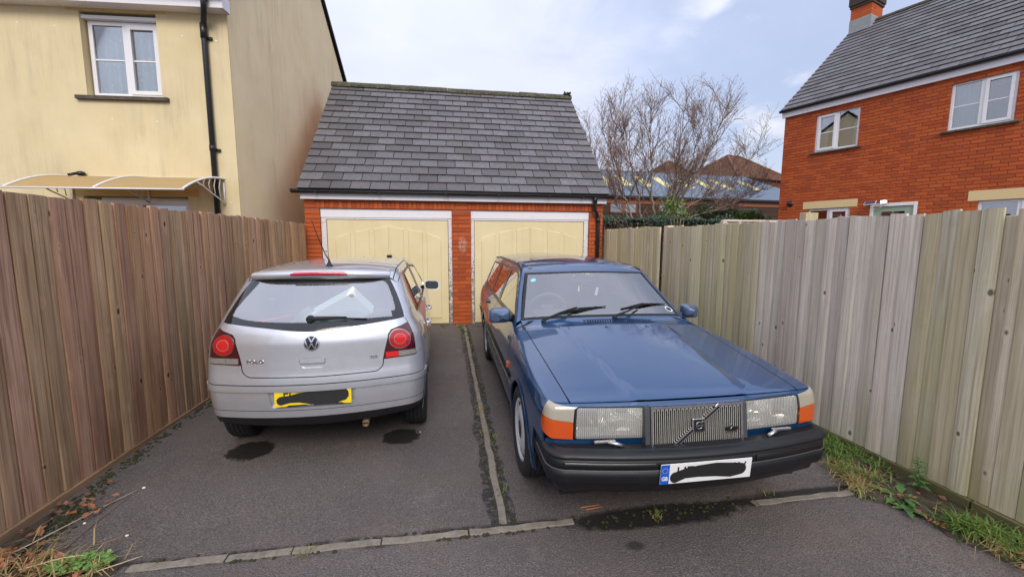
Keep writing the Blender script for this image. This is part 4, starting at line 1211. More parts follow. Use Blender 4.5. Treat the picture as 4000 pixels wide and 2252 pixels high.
# ------------------------------------------------------------------ implicit car hulls
def prof(pts, sig=0.012, n=1200):
    pts = sorted(pts); x = np.array([p[0] for p in pts]); y = np.array([p[1] for p in pts])
    g = np.linspace(x[0] - .3, x[-1] + .3, n); v = np.interp(g, x, y)
    # extend ends linearly
    v = np.where(g < x[0], y[0] + (g - x[0]) * (y[1] - y[0]) / (x[1] - x[0]), v)
    v = np.where(g > x[-1], y[-1] + (g - x[-1]) * (y[-1] - y[-2]) / (x[-1] - x[-2]), v)
    h = g[1] - g[0]; k = int(max(1, 3 * sig / h)); w = np.exp(-.5 * (np.arange(-k, k + 1) * h / sig) ** 2); w /= w.sum()
    vp = np.concatenate([v[0] + (np.arange(-k, 0)) * (v[1] - v[0]), v, v[-1] + (np.arange(1, k + 1)) * (v[-1] - v[-2])])
    v = np.convolve(vp, w, 'valid')
    dv = np.gradient(v, h)
    def f(t): return np.interp(t, g, v)
    f.d = lambda t: np.interp(t, g, dv)
    return f
def smax(a, b, r):
    return np.minimum(np.maximum(a, b), -r) + np.hypot(np.maximum(a + r, 0), np.maximum(b + r, 0))
class Hull:
    def __init__(s, f): s.f = f
    def hit(s, o, d, tmax=3.0, steps=160):
        o = np.asarray(o, float); d = np.asarray(d, float); d = d / np.linalg.norm(d, axis=1, keepdims=True)
        t0 = np.zeros(len(o)); lo = np.zeros(len(o)); hi = np.full(len(o), np.nan); prev = s.f(o)
        for k in range(1, steps + 1):
            t = tmax * k / steps; cur = s.f(o + d * t)
            m = np.isnan(hi) & (prev > 0) & (cur <= 0)
            lo[m] = tmax * (k - 1) / steps; hi[m] = t; prev = cur
        bad = np.isnan(hi); hi[bad] = tmax; 
        for _ in range(26):
            m = (lo + hi) / 2; q = s.f(o + d * m[:, None]) > 0
            lo = np.where(q, m, lo); hi = np.where(q, hi, m)
        return o + d * hi[:, None], bad
    def grad(s, p, e=2e-4):
        g = np.stack([(s.f(p + np.eye(3)[i] * e) - s.f(p - np.eye(3)[i] * e)) / (2 * e) for i in range(3)], 1)
        return g / (np.linalg.norm(g, axis=1, keepdims=True) + 1e-12)

# silver hatchback: x forward from the rear bumper, y left, z up
P_R = prof([(0.12, .17), (.20, .085), (.27, .045), (.36, .018), (.50, .002), (.60, -.002), (.66, .004), (.70, .012), (.80, .020), (.92, .026), (.98, .045), (1.03, .075), (1.10, .130), (1.34, .365), (1.42, .445)], .014)
P_W = prof([(0.12, .735), (.22, .772), (.38, .792), (.54, .806), (.62, .811), (.75, .806), (.85, .793), (.92, .778), (.97, .750), (1.02, .724), (1.10, .696), (1.25, .640), (1.38, .583), (1.46, .54)], .015)
P_T = prof([(.2, 1.385), (.40, 1.412), (.8, 1.436), (1.3, 1.447), (1.8, 1.440), (2.2, 1.410), (2.45, 1.372), (3.05, 1.03), (3.15, .99), (3.5, .905), (3.78, .80), (3.88, .66)], .05)
def polo_f(p):
    x, y, z = p[:, 0], p[:, 1], p[:, 2]; ay = np.abs(y)
    a = (P_R(z) + .24 * y * y - x) / np.sqrt(1 + P_R.d(z) ** 2 + (.48 * y) ** 2)
    w = P_W(z) - .052 * np.clip((.95 - x) / .95, 0, 1) ** 2 - .11 * np.clip((x - 2.7) / 1.2, 0, 1.2) ** 2
    b = (ay - w) / np.sqrt(1 + P_W.d(z) ** 2)
    c = (z - (P_T(x) - .135 * y * y)) / np.sqrt(1 + P_T.d(x) ** 2)
    d = x - (3.90 - .25 * y * y - .15 * np.clip(z - .55, 0, 1))
    f = smax(smax(a, b, .10), c, .045)
    f = smax(f, d, .10)
    return smax(f, .13 - z, .03)
POLO = Hull(polo_f)

# blue estate: x runs back from the front bumper, y to the driver's side (image left), z up
V_F = prof([(0.2, .16), (.30, .14), (.50, .130), (.60, .118), (.70, .120), (.76, .130), (.795, .150), (.83, .20)], .006)
V_W = prof([(0.15, .80), (.25, .845), (.40, .868), (.55, .874), (.70, .868), (.80, .855), (.87, .830), (.92, .802), (.97, .772), (1.05, .745), (1.20, .688), (1.32, .637), (1.40, .600), (1.46, .57)], .012)
V_T = prof([(.10, .770), (.16, .802), (.30, .828), (.60, .868), (1.0, .922), (1.28, .958), (1.40, .975), (1.47, 1.005), (1.98, 1.345), (2.06, 1.382), (2.2, 1.412), (2.6, 1.440), (3.2, 1.446), (4.0, 1.436), (4.45, 1.415), (4.62, 1.36)], .028)
def hood_crease(x, y):
    yc = .335 + .115 * np.clip((x - .15) / 1.1, 0, 1.3)
    s = 1 / (1 + np.exp(-(yc - np.abs(y)) / .007))
    return .015 * s * np.clip((1.36 - x) / .1, 0, 1)
def volvo_f(p):
    x, y, z = p[:, 0], p[:, 1], p[:, 2]; ay = np.abs(y)
    a = (V_F(z) + .055 * y * y + .22 * np.clip(ay - .60, 0, 1) ** 2 - x) / np.sqrt(1 + V_F.d(z) ** 2)
    w = V_W(z) - .055 * np.clip((.9 - x) / .9, 0, 1) ** 2 - .03 * np.clip((x - 3.6) / 1.2, 0, 1.2) ** 2
    b = (ay - w) / np.sqrt(1 + V_W.d(z) ** 2)
    crown = np.interp(x, [0, 1.3, 2.0, 4.8], [.035, .06, .13, .13])
    sweep = np.interp(x, [0, 1.30, 1.42, 2.0, 2.25, 4.8], [0, 0, .10, .16, 0, 0]) * y * y  # windscreen wraps back at the sides
    c = (z - (V_T(x - sweep) - crown * y * y + hood_crease(x, y))) / np.sqrt(1 + V_T.d(x) ** 2)
    d = (x - (4.80 - .33 * np.clip(z - .85, 0, 1) - .06 * y * y)) / 1.05
    f = smax(smax(a, b, .045), c, .018)
    f = smax(f, d, .06)
    return smax(f, .17 - z, .03)
VOLVO = Hull(volvo_f)

def inside(poly, pts):
    x, y = pts[:, 0], pts[:, 1]; r = np.zeros(len(pts), bool); n = len(poly)
    for i in range(n):
        x0, y0 = poly[i]; x1, y1 = poly[(i + 1) % n]
        if y0 == y1: continue
        c = ((y0 > y) != (y1 > y)) & (x < (x1 - x0) * (y - y0) / (y1 - y0) + x0); r ^= c
    return r
def densify(poly, sp):
    out = []
    n = len(poly)
    for i in range(n):
        a, b_ = np.array(poly[i]), np.array(poly[(i + 1) % n]); k = max(1, int(math.ceil(np.linalg.norm(b_ - a) / sp)))
        for j in range(k): out.append(tuple(a + (b_ - a) * j / k))
    return out
def rounded(poly, r, n=5):
    """round every corner; r may be a list"""
    out = []; m = len(poly)
    for i in range(m):
        p0, p, p1 = (np.array(poly[(i - 1) % m]), np.array(poly[i]), np.array(poly[(i + 1) % m]))
        ri = r[i] if isinstance(r, (list, tuple)) else r
        a, b_ = p0 - p, p1 - p; la, lb = np.linalg.norm(a), np.linalg.norm(b_)
        d = min(ri, la * .45, lb * .45)
        if d < 1e-4: out.append(tuple(p)); continue
        A, B = p + a / la * d, p + b_ / lb * d
        for k in range(n + 1):
            t = k / n; out.append(tuple((1 - t) ** 2 * A + 2 * t * (1 - t) * p + t * t * B))
    return out
def curve(pts, n=6):
    """Catmull-Rom through points (open)"""
    P = [np.array(p, float) for p in pts]; P = [2 * P[0] - P[1]] + P + [2 * P[-1] - P[-2]]; out = []
    for i in range(1, len(P) - 2):
        for k in range(n):
            t = k / n; a, b_, c, d = P[i - 1], P[i], P[i + 1], P[i + 2]
            out.append(tuple(.5 * (2 * b_ + (c - a) * t + (2 * a - 5 * b_ + 4 * c - d) * t * t + (3 * b_ - a - 3 * c + d) * t ** 3)))
    out.append(tuple(P[-2])); return out

class Proj:
    def __init__(s, kind, ax=0.75, sgn=1): s.k, s.ax, s.s = kind, ax, sgn
    def rays(s, uv):
        uv = np.asarray(uv, float); u, v = uv[:, 0], uv[:, 1]; z = np.zeros(len(u))
        if s.k == 'rad':
            ph = u / s.ax
            return np.stack([s.ax - 2.0 * np.cos(ph), 2.0 * np.sin(ph), v], 1), np.stack([np.cos(ph), -np.sin(ph), z], 1)
        if s.k == 'flat': return np.stack([z - .6, u, v], 1), np.stack([z + 1, z, z], 1)
        if s.k == 'side': return np.stack([u, z + 1.6 * s.s, v], 1), np.stack([z, z - s.s, z], 1)
        if s.k == 'top': return np.stack([u, v, z + 2.2], 1), np.stack([z, z, z - 1], 1)
        if s.k == 'back': return np.stack([z + 6.2, u, v], 1), np.stack([z - 1, z, z], 1)
    def u(s, x, y): return s.ax * math.atan2(y, s.ax - x)

def panel(name, hull, pr, poly, mat, parent, holes=(), sp=.03, off=0.0, skirt=.012, label=None, under=None):
    """a sheet cut from the hull: 2-D outline projected onto it, with an edge turned inwards"""
    bd = densify(poly, sp); hb = [densify(h, sp) for h in holes]
    P = np.array(poly); lo, hi = P.min(0), P.max(0)
    gx, gy = np.meshgrid(np.arange(lo[0] + sp * .5, hi[0], sp), np.arange(lo[1] + sp * .5, hi[1], sp))
    g = np.stack([gx.ravel(), gy.ravel()], 1)
    if len(g):
        g = g[inside(poly, g)]
        for h in holes:
            if len(g): g = g[~inside(h, g)]
        allb = np.array(bd + [q for h in hb for q in h])
        if len(g):
            d = np.min(np.linalg.norm(g[:, None, :] - allb[None], axis=2), axis=1) if len(g) * len(allb) < 4e6 else np.full(len(g), 1.0)
            g = g[d > sp * .45]
    pts = list(bd); edges = [(i, (i + 1) % len(bd)) for i in range(len(bd))]
    for h in hb:
        o = len(pts); pts += h; edges += [(o + i, o + (i + 1) % len(h)) for i in range(len(h))]
    pts += [tuple(q) for q in g]
    vo, eo, fo, *_ = delaunay_2d_cdt([Vector((float(p[0]), float(p[1]))) for p in pts], edges, [], 0, 1e-6)
    V2 = np.array([(v.x, v.y) for v in vo]); fc = np.array([f for f in fo if len(f) == 3])
    cen = V2[fc].mean(1); keep = inside(poly, cen)
    for h in holes: keep &= ~inside(h, cen)
    fc = fc[keep]
    o, d = pr.rays(V2); p, bad = hull.hit(o, d, 6.5 if pr.k == 'back' else 3.2, 200)
    n = hull.grad(p)
    p = p + n * off
    fn = np.cross(p[fc[:, 1]] - p[fc[:, 0]], p[fc[:, 2]] - p[fc[:, 0]])
    flip = (fn * n[fc[:, 0]]).sum(1) < 0
    fc[flip] = fc[flip][:, ::-1]
    good = ~bad[fc].any(1); fc = fc[good]
    verts = [tuple(q) for q in p]; faces = [tuple(int(i) for i in f) for f in fc]; norms = [tuple(q) for q in n]
    if skirt:
        cnt = {}
        for f in faces:
            for i in range(3): cnt[(f[i], f[(i + 1) % 3])] = 1
        for (a, b_) in list(cnt):
            if (b_, a) not in cnt:
                k = len(verts); e = p[b_] - p[a]; m = np.cross(e, n[a]); m /= (np.linalg.norm(m) + 1e-9)
                verts += [tuple(p[a]), tuple(p[b_]), tuple(p[b_] - n[b_] * skirt), tuple(p[a] - n[a] * skirt)]
                norms += [tuple(m)] * 4
                faces.append((k + 1, k, k + 3, k + 2))
    me = bpy.data.meshes.new(name)
    me.from_pydata(verts, [], faces); me.polygons.foreach_set('use_smooth', [True] * len(faces))
    me.update()
    try: me.normals_split_custom_set_from_vertices(norms)
    except Exception: pass
    ob = link(name, me, mat, parent)
    if label: ob['label'] = label
    return ob
def ribbon(name, hull, pr, pts, w, mat, parent, off=.0012, sp=.02, closed=False, mb=None):
    """thin dark seam or trim strip lying on the hull along a 2-D path"""
    P = [np.array(q, float) for q in pts]
    if closed: P.append(P[0])
    L = []
    for a, b_ in zip(P[:-1], P[1:]):
        k = max(1, int(np.linalg.norm(b_ - a) / sp))
        for j in range(k): L.append(a + (b_ - a) * j / k)
    L.append(P[-1]); L = np.array(L)
    t = np.gradient(L, axis=0); t /= np.linalg.norm(t, axis=1, keepdims=True) + 1e-12; nn_ = np.stack([-t[:, 1], t[:, 0]], 1)
    A, B = L + nn_ * w / 2, L - nn_ * w / 2
    R_ = []
    bads = np.zeros(len(L), bool)
    for Q in (A, L, B):
        o, d = pr.rays(Q); p, bad = hull.hit(o, d, 6.5 if pr.k == 'back' else 3.2, 200); n = hull.grad(p); R_.append(p + n * (off if Q is L else off * .3)); bads |= bad
    own = mb is None
    mb = mb or MB()
    run = []
    for i in range(len(L)):
        if bads[i]:
            if len(run) > 1: mb.grid(run, True)
            run = []
        else: run.append([tuple(R_[0][i]), tuple(R_[1][i]), tuple(R_[2][i])])
    if len(run) > 1: mb.grid(run, True)
    return mb.build(name, mat, parent, local=True) if own else mb
def edge_at(hull, x, c=(.45, .62)):
    """the shoulder or roof-rail point (y, z) where the surface turns over, at station x"""
    a = np.radians(np.linspace(4, 86, 90)); o = np.stack([np.full(90, x), c[0] + 1.6 * np.cos(a), c[1] + 1.6 * np.sin(a)], 1)
    d = np.stack([np.zeros(90), -np.cos(a), -np.sin(a)], 1); p, bad = hull.hit(o, d, 1.7, 120); g = hull.grad(p)
    i = int(np.argmin(np.abs(g[:, 1] - g[:, 2]) + bad * 9)); return p[i, 1], p[i, 2]
def onhull(hull, pr, uv):
    o, d = pr.rays(np.array([uv], float)); p, b_ = hull.hit(o, d, 6.5 if pr.k == 'back' else 3.2, 240); return Vector(p[0]), Vector(hull.grad(p)[0])
def text_on(name, hull, s, y0, z0, size, mat, parent, sgn=-1, off=.001, ext=.0015, bold=0.0, sx=1.0, spacing=1.0, flatx=None, Mx=None):
    vs_, fs_ = text_mesh(s, size, ext, bold, spacing)
    m = MB()
    if Mx is not None: m.add([tuple(Mx @ Vector((v.x * sx, v.y, v.z))) for v in vs_], fs_)
    else:
        uv = np.array([(y0 + sgn * v.x * sx, z0 + v.y) for v in vs_]); o, d = Proj('flat').rays(uv); p, _ = hull.hit(o, d, 3.2, 240); n = hull.grad(p)
        p = p + n * (off + np.array([v.z + ext for v in vs_]))[:, None]
        m.add([tuple(q) for q in p], [f[::-1] for f in fs_] if sgn < 0 else fs_)
    return m.build(name, mat, parent, local=True)
# ------------------------------------------------------------------ car materials
def m_paint(name, c, metal=.55, rough=.34, flake=.15, dirt=.0):
    t = NT(name); v = t.coord()
    f = t.noise(v, 900, 2, .6); n = t.noise(v, 2.2, 4)
    cc = t.mix(t.rng(f, .35, .65, 0, flake), c, tuple(min(1, x * 1.5 + .02) for x in c))
    if dirt:
        cc = t.mix(t.math('MULTIPLY', t.rng(t.noise(v, 9, 5, .65), .45, .75, 0, 1), dirt), cc, (.20, .18, .15))
        cc = t.mix(t.rng(t.sep(v)[2], .55, .2, 0, .25), cc, (.16, .13, .10))
    sp = t.node('ShaderNodeTexVoronoi', {'Vector': v, 'Scale': 26.0}).outputs
    dot = t.math('MULTIPLY', t.rng(sp['Distance'], .035, .06, 1, 0), t.math('GREATER_THAN', t.sep(sp['Color'])[0], .80))
    cc = t.mix(t.math('MULTIPLY', dot, .5), cc, (.45, .43, .40))
    t.set(Base_Color=cc, Metallic=metal, Roughness=t.rng(n, .3, .7, rough - .04, rough + .05), Coat_Weight=1.0, Coat_IOR=1.6, Coat_Roughness=t.rng(t.noise(v, 14, 5), .4, .7, .006, .025))
m_paint('silver_paint', (.57, .585, .62), .60, .36, .25, .12)
m_paint('blue_paint', (.003, .047, .140), .25, .30, .22, .0)
plain('bead_grey', (.085, .085, .09), .4, .3, var=.2)
plain('lamp_reflector', (.93, .92, .88), .12, .85, var=.04, scale=60)
m_paint('mirror_blue', (.055, .095, .19), .25, .42, .2, .12)
plain('tyre_rubber', (.016, .016, .0165), .75, var=.35, scale=40, bump=.15)
plain('car_black', (.010, .010, .011), .32, var=.25, scale=8)
plain('arch_black', (.006, .006, .006), .9)
plain('bumper_black', (.006, .0064, .0085), .50, var=.35, scale=12, bump=.05)
plain('chrome', (.72, .72, .74), .14, 1.0, var=.05)
plain('dull_chrome', (.50, .49, .47), .3, 1.0, var=.12)
plain('wheel_silver', (.66, .66, .67), .40, .25, var=.12, scale=9)
plain('mirror_silver', (.20, .215, .20), .06, .8, var=.03)
plain('seat_cloth', (.10, .105, .11), .9, var=.3, scale=20)
plain('cabin_trim', (.11, .115, .115), .8, var=.2)
plain('cabin_pale', (.42, .43, .41), .85, var=.1)
plain('polystyrene', (.86, .90, .88), .85, var=.02, scale=60)
plain('red_plastic', (.55, .035, .025), .4)
plain('bag_plastic', (.18, .22, .22), .35, var=.6, scale=25, bump=.6)
plain('plate_yellow', (.86, .62, .012), .35, var=.03)
plain('plate_white', (.78, .78, .76), .35, var=.04)
plain('plate_ink', (.016, .016, .016), .5)
plain('euro_blue', (.008, .10, .52), .4)
plain('lamp_clear', (.36, .35, .33), .2, .4, var=.25, scale=60)
plain('sticker_blue', (.25, .55, .80), .5)
plain('rust_metal', (.32, .22, .13), .7, .3, var=.3)
m_pane('car_glass', (.84, .97, .94), .30)
m_pane('car_side_glass', (.46, .52, .50), .14)
m_pane('windscreen_glass', (.80, .91, .90), .17)
plain('frit_black', (.010, .011, .012), .08, var=.1, coat=.5)
def m_lens(name, c, rough=.12, rings=None):
    t = NT(name); v = t.coord((1, 1, 1))
    n = t.noise(v, 130, 2)
    cc = t.mix(n, tuple(x * .8 for x in c), c)
    t.set(Base_Color=cc, Roughness=rough, Coat_Weight=1.0, Coat_Roughness=.03, Specular_IOR_Level=.6)
def m_hl():
    t = NT('headlamp_glass'); t.n.remove(t.p)
    v = t.coord(); w = t.node('ShaderNodeTexWave', {'Vector': v, 'Scale': 30.0, 'Distortion': .2}, bands_direction='Y').outputs['Fac']
    bp = t.bump(w, .5, .004)
    tr = t.node('ShaderNodeBsdfTransparent', {'Color': (.93, .93, .90, 1)}); gl = t.node('ShaderNodeBsdfGlossy', {'Color': (1, 1, .97, 1), 'Roughness': .06, 'Normal': bp})
    df = t.node('ShaderNodeBsdfDiffuse', {'Color': (.84, .83, .77, 1)})
    fr = t.node('ShaderNodeFresnel', {'IOR': 1.5, 'Normal': bp}).outputs[0]
    m1 = t.node('ShaderNodeMixShader', {0: t.math('MINIMUM', t.math('ADD', fr, .08), 1.0), 1: tr.outputs[0], 2: gl.outputs[0]})
    hz = t.rng(w, 0, 1, .18, .40)
    m2 = t.node('ShaderNodeMixShader', {0: hz, 1: m1.outputs[0], 2: df.outputs[0]})
    t.l.new(m2.outputs[0], t.out.inputs['Surface'])
m_hl()
m_lens('lens_red_dark', (.070, .003, .006)); m_lens('lens_red', (.50, .008, .010)); m_lens('lens_red_mid', (.75, .016, .014)); m_lens('lens_brake', (.62, .010, .035))
m_lens('lens_amber', (.66, .085, .006)); m_lens('lens_milky', (.40, .365, .28), .25); m_lens('lens_grey', (.26, .25, .23), .2)

# ------------------------------------------------------------------ wheel helper (car frame: axle along Y)
def wheel(root, x, y, r, w, sgn, style, name='wheel'):
    Mw = Matrix.Translation((x, y, r)) @ Matrix.Rotation(R(90) * sgn, 4, 'Z')   # local +X points outwards
    t = MB(); h = w / 2; ri = r * .655
    prf = [(ri, h * .72), (ri + .012, h * .86), (r * .80, h * 1.02), (r * .90, h * 1.0), (r * .965, h * .86), (r * .99, h * .72)]
    for g in (.52, .18, -.18, -.52):
        prf += [(r, h * (g + .10)), (r, h * (g + .035)), (r - .008, h * (g + .03)), (r - .008, h * (g - .03)), (r, h * (g - .035))]
    prf += [(r * .99, -h * .72), (r * .965, -h * .86), (r * .9, -h), (ri, -h * .8)]
    t.lathe(prf, 48, Mw)
    root_w = t.build(name, 'tyre_rubber', root, local=True)
    rm = MB()
    rm.lathe([(ri + .012, h * .84), (ri + .004, h * .90), (ri - .010, h * .86), (ri - .018, h * .70)], 40, Mw)
    if style == 'trim':
        rm.lathe([(ri - .018, h * .72), (ri - .03, h * .76), (ri * .62, h * .90), (ri * .34, h * .92), (ri * .33, h * .84), (0, h * .84)], 40, Mw)
    else:
        rm.lathe([(ri - .018, h * .7), (ri * .8, h * .45), (ri * .3, h * .55), (0.0, h * .6)], 40, Mw)
    rim = rm.build('wheel_trim' if style == 'trim' else 'rim', 'wheel_silver', root_w, local=True)
    if style == 'trim':
        for k in range(10):
            a = 2 * math.pi * k / 10
            s = MB(); pts = []
            for (rr, aa) in ((ri * .93, -.02), (ri * .93, .26), (ri * .86, .30), (ri * .70, .13), (ri * .68, .02)):
                hx = h * (.76 + (.90 - .76) * (ri - .03 - rr) / (ri * .38)) + .0015
                pts.append(Mw @ Vector((hx, rr * math.cos(a + aa), rr * math.sin(a + aa))))
            s.add(pts, [tuple(range(5))]); s.build('trim_slot', 'arch_black', rim, local=True)
        c = MB(); c.lathe([(ri * .30, h * .845), (ri * .29, h * .90), (0, h * .91)], 24, Mw); cap = c.build('hub_cap', 'car_black', rim, local=True)
        c = MB(); c.lathe([(ri * .20, h * .915), (ri * .16, h * .915)], 20, Mw); c.build('hub_emblem', 'chrome', rim, local=True)
    else:
        for k in range(6):
            a = 2 * math.pi * k / 6; s = MB()
            s.add([Mw @ Vector((h * q, rr * math.cos(a + aa), rr * math.sin(a + aa))) for rr, aa, q in ((ri * .98, -.2, .74), (ri * .98, .2, .74), (ri * .3, .42, .82), (ri * .3, -.42, .82))], [(0, 1, 2, 3)])
            s.build('spoke', 'wheel_silver', rim, local=True)
        c = MB(); c.lathe([(ri * .36, h * .7), (ri * .34, h * .86), (0, h * .88)], 24, Mw); c.build('hub_cap', 'wheel_silver', rim, local=True)
    bk = MB(); bk.lathe([(ri, -h * .5), (0, -h * .4)], 24, Mw); bk.build('brake_drum', 'arch_black', root_w, local=True)
    return root_w
def arch_poly(x, r, z0, n=18, rz=None):
    """points of a wheel-arch cut from front to back along the sill line, going over the top"""
    a0 = math.asin(max(-1, min(1, (z0 - .29) / r)))
    return [(x + r * math.cos(a), .29 + r * math.sin(a)) for a in np.linspace(a0, math.pi - a0, n)]
def liner(root, x, r, y0, y1):
    m = MB(); P = []
    for a in np.linspace(R(8), R(172), 24): P.append([(x + r * math.cos(a), y0, .29 + r * math.sin(a)), (x + r * math.cos(a), y1, .29 + r * math.sin(a))])
    m.grid(P, True); m.add([(x, y1, .29)] + [p[1] for p in P], [(0, i, i + 1) for i in range(1, len(P))])
    m.build('wheel_housing', 'arch_black', root, local=True)
def seat(root, x, y, w, back_ang, name='seat', mat='seat_cloth', head=True, zb=.36, bh=.58, fwd=1):
    """fwd=+1: the sitter faces +x"""
    s = MB(); s.bbox(min(x, x + .5 * fwd), max(x, x + .5 * fwd), y - w / 2, y + w / 2, zb - .12, zb + .08, .05)
    M = Matrix.Translation((x, y, zb)) @ Matrix.Rotation(-back_ang * fwd, 4, 'Y')
    s.bbox(-.07, .07, -w / 2, w / 2, 0, bh, .055, M)
    o = s.build(name, mat, root, local=True)
    if head:
        h_ = MB(); h_.bbox(-.05, .05, -.13, .13, bh + .05, bh + .23, .045, M); h_.tube([M @ Vector((0, -.05, bh - .05)), M @ Vector((0, -.05, bh + .1))], .007); h_.tube([M @ Vector((0, .05, bh - .05)), M @ Vector((0, .05, bh + .1))], .007)
        h_.build('headrest', mat, o, local=True)
    return o
def car_root(name, ref, th, **kw):
    Mt = Matrix.Rotation(math.atan(SLOPE), 4, 'X') @ Matrix.Rotation(math.pi / 2 + th, 4, 'Z')
    return thing(name, (ref[0], ref[1], gz(ref[1])), Mt, **kw)
def blob(parent, caps, x, mat='plate_ink', name='obscured_patch', M=None):
    """flat dark redaction patch added over a number plate, made of overlapping discs: (y, z, r) chain"""
    m = MB(); hi = []; lo = []
    pts = []
    for (a, b_) in zip(caps[:-1], caps[1:]):
        for k in range(8):
            t = k / 8; pts.append([a[i] + (b_[i] - a[i]) * t for i in range(3)])
    pts.append(caps[-1])
    up = [(p[0], p[1] + p[2]) for p in pts]; dn = [(p[0], p[1] - p[2]) for p in pts]
    e0 = [(caps[0][0] - caps[0][2] * math.sin(a) * (1 if caps[0][0] < caps[-1][0] else -1), caps[0][1] + caps[0][2] * math.cos(a)) for a in np.linspace(math.pi, 0, 9)[1:-1]]
    e1 = [(caps[-1][0] + caps[-1][2] * math.sin(a) * (1 if caps[0][0] < caps[-1][0] else -1), caps[-1][1] + caps[-1][2] * math.cos(a)) for a in np.linspace(0, math.pi, 9)[1:-1]]
    loop = up + e1 + dn[::-1] + e0
    m.add([M @ Vector((q[0], q[1], x)) for q in loop], [tuple(range(len(loop)))])
    return m.build(name, mat, parent, local=True)

# ------------------------------------------------------------------ silver hatchback
PO = car_root('hatchback_car', (-0.964, 3.081), 0.033, label='small silver hatchback parked nose-in towards the left garage door', cat='car')
H = POLO; rad = Proj('rad', .75); flat = Proj('flat'); top = Proj('top')
def U(y, x): return rad.u(x, y)
def mir(poly): return [(-a, b_) for a, b_ in poly][::-1]
def sd(s): return Proj('side', sgn=s)
SILV = 'silver_paint'
# light outlines (right-hand side shown as positive u, mirrored later)
light = [(U(.485, .073), .763), (U(.497, .08), .823), (U(.524, .10), .945), (U(.55, .11), .975), (U(.595, .136), .990), (U(.678, .187), 1.012), (U(.714, .160), .871), (U(.725, .155), .768)]
light = rounded(light, [.012, .02, .03, .03, .03, .01, .04, .012], 3)
gB = curve([(U(.648, .20), 1.052), (U(.34, .10), 1.022), (0, .993), (U(-.34, .10), 1.022), (U(-.648, .20), 1.052)], 8)
glass = gB[::-1] + [(U(.516, .426), 1.333), (U(-.516, .426), 1.333)]       # u decreasing?
glass = gB + [(U(-.516, .426), 1.333), (0, 1.338), (U(.516, .426), 1.333)]
# tailgate (painted lower part)
tg_side = [(U(.678, .187), 1.012), (U(.595, .136), .990), (U(.55, .11), .975), (U(.524, .10), .945), (U(.497, .08), .823), (U(.485, .073), .763)]
tg_low = rounded([(U(.485, .073), .763), (U(.478, .070), .71), (U(.44, .055), .678), (0, .674), (-U(.44, .055), .678), (-U(.478, .070), .71), (-U(.485, .073), .763)], [0, .02, .05, 0, .05, .02, 0], 4)
tailgate = gB[::-1] + tg_side[:-1] + tg_low + [(-a, b_) for a, b_ in tg_side[:-1]][::-1]
hnd = rounded([(.086, .812), (-.088, .812), (-.088, .772), (-.07, .737), (.07, .737), (.086, .772)], .03, 4)
hndu = [(U(y, .022), z) for y, z in hnd]
tailg = panel('tailgate', H, rad, tailgate, SILV, PO, holes=[hndu], sp=.022, skirt=.02)
ribbon('shut_line', H, rad, [(a, b_) for a, b_ in ([(U(.652, .2), 1.05)] + tg_side[:-1] + tg_low + [(-a, b_) for a, b_ in tg_side[:-1]][::-1] + [(-U(.652, .2), 1.05)])], .006, 'arch_black', tailg)
# handle scoop and grip
panel('handle_scoop', H, rad, [(a * 1.03, .775 + (b_ - .775) * 1.05) for a, b_ in hndu], SILV, tailg, sp=.012, off=-.014, skirt=0)
gp = rounded([(.082, .811), (-.084, .811), (-.084, .778), (-.078, .773), (.078, .773), (.082, .778)], .008, 3)
panel('handle', H, rad, [(U(y, .022), z) for y, z in gp], SILV, tailg, sp=.012, off=.004, skirt=.012)
# rear glass: dark border and clear middle
inner = curve([(U(.585, .21), 1.098), (U(.40, .14), 1.064), (0, 1.052), (U(-.40, .14), 1.064), (U(-.545, .18), 1.064)], 5) + rounded([(U(-.575, .21), 1.10), (U(-.488, .398), 1.318), (U(.478, .40), 1.322)], [.03, .04, .04], 4)
panel('glass_border', H, rad, glass, 'frit_black', PO, holes=[inner], sp=.02, off=.001, skirt=.008)
panel('rear_window', H, rad, inner, 'car_glass', PO, sp=.03, off=.001, skirt=0)
dem = MB()
for k in range(14):
    z = 1.085 + k * .0165; yw = .50 - k * .003
    ribbon('x', H, rad, [(-U(yw, .18), z), (U(yw, .18), z)], .0009, None, None, off=-.002, sp=.06, mb=dem)
dem.build('heater_lines', 'cabin_trim', PO, local=True)
# rear lamps
for s in (1, -1):
    lp = light if s > 0 else mir(light)
    tl = panel('tail_light', H, rad, lp, 'lens_red_dark', PO, sp=.014, off=.005, skirt=.014)
    cu, cz = s * U(.603, .113), .902
    def disc(r, r0=0, n=28): return [(cu + r * .87 * math.cos(a), cz + r * math.sin(a)) for a in np.linspace(0, 2 * math.pi, n + 1)[:-1]]
    panel('lens', H, rad, disc(.068), 'lens_red', tl, sp=.012, off=.011, skirt=.01)
    panel('lens_ring', H, rad, disc(.074), 'dull_chrome', tl, holes=[disc(.0685)], sp=.012, off=.010, skirt=.006)
    panel('lens_ring', H, rad, disc(.040), 'lamp_clear', tl, holes=[disc(.036)], sp=.01, off=.0125, skirt=.004)
    panel('lens', H, rad, disc(.036), 'lens_red_mid', tl, sp=.01, off=.013, skirt=.004)
    a, c = s * U(.500, .08), s * U(.715, .155)
    panel('reversing_lens', H, rad, [(a, .772), (a + (c - a) * .42, .772), (a + (c - a) * .42, .812), (a, .812)][::s], 'lens_grey' if s > 0 else 'lens_red_mid', tl, sp=.012, off=.0085, skirt=.004)
    panel('reversing_lens', H, rad, [(a + (c - a) * .43, .772), (c, .774), (c, .810), (a + (c - a) * .43, .812)][::s], 'lamp_clear', tl, sp=.012, off=.0085, skirt=.004)
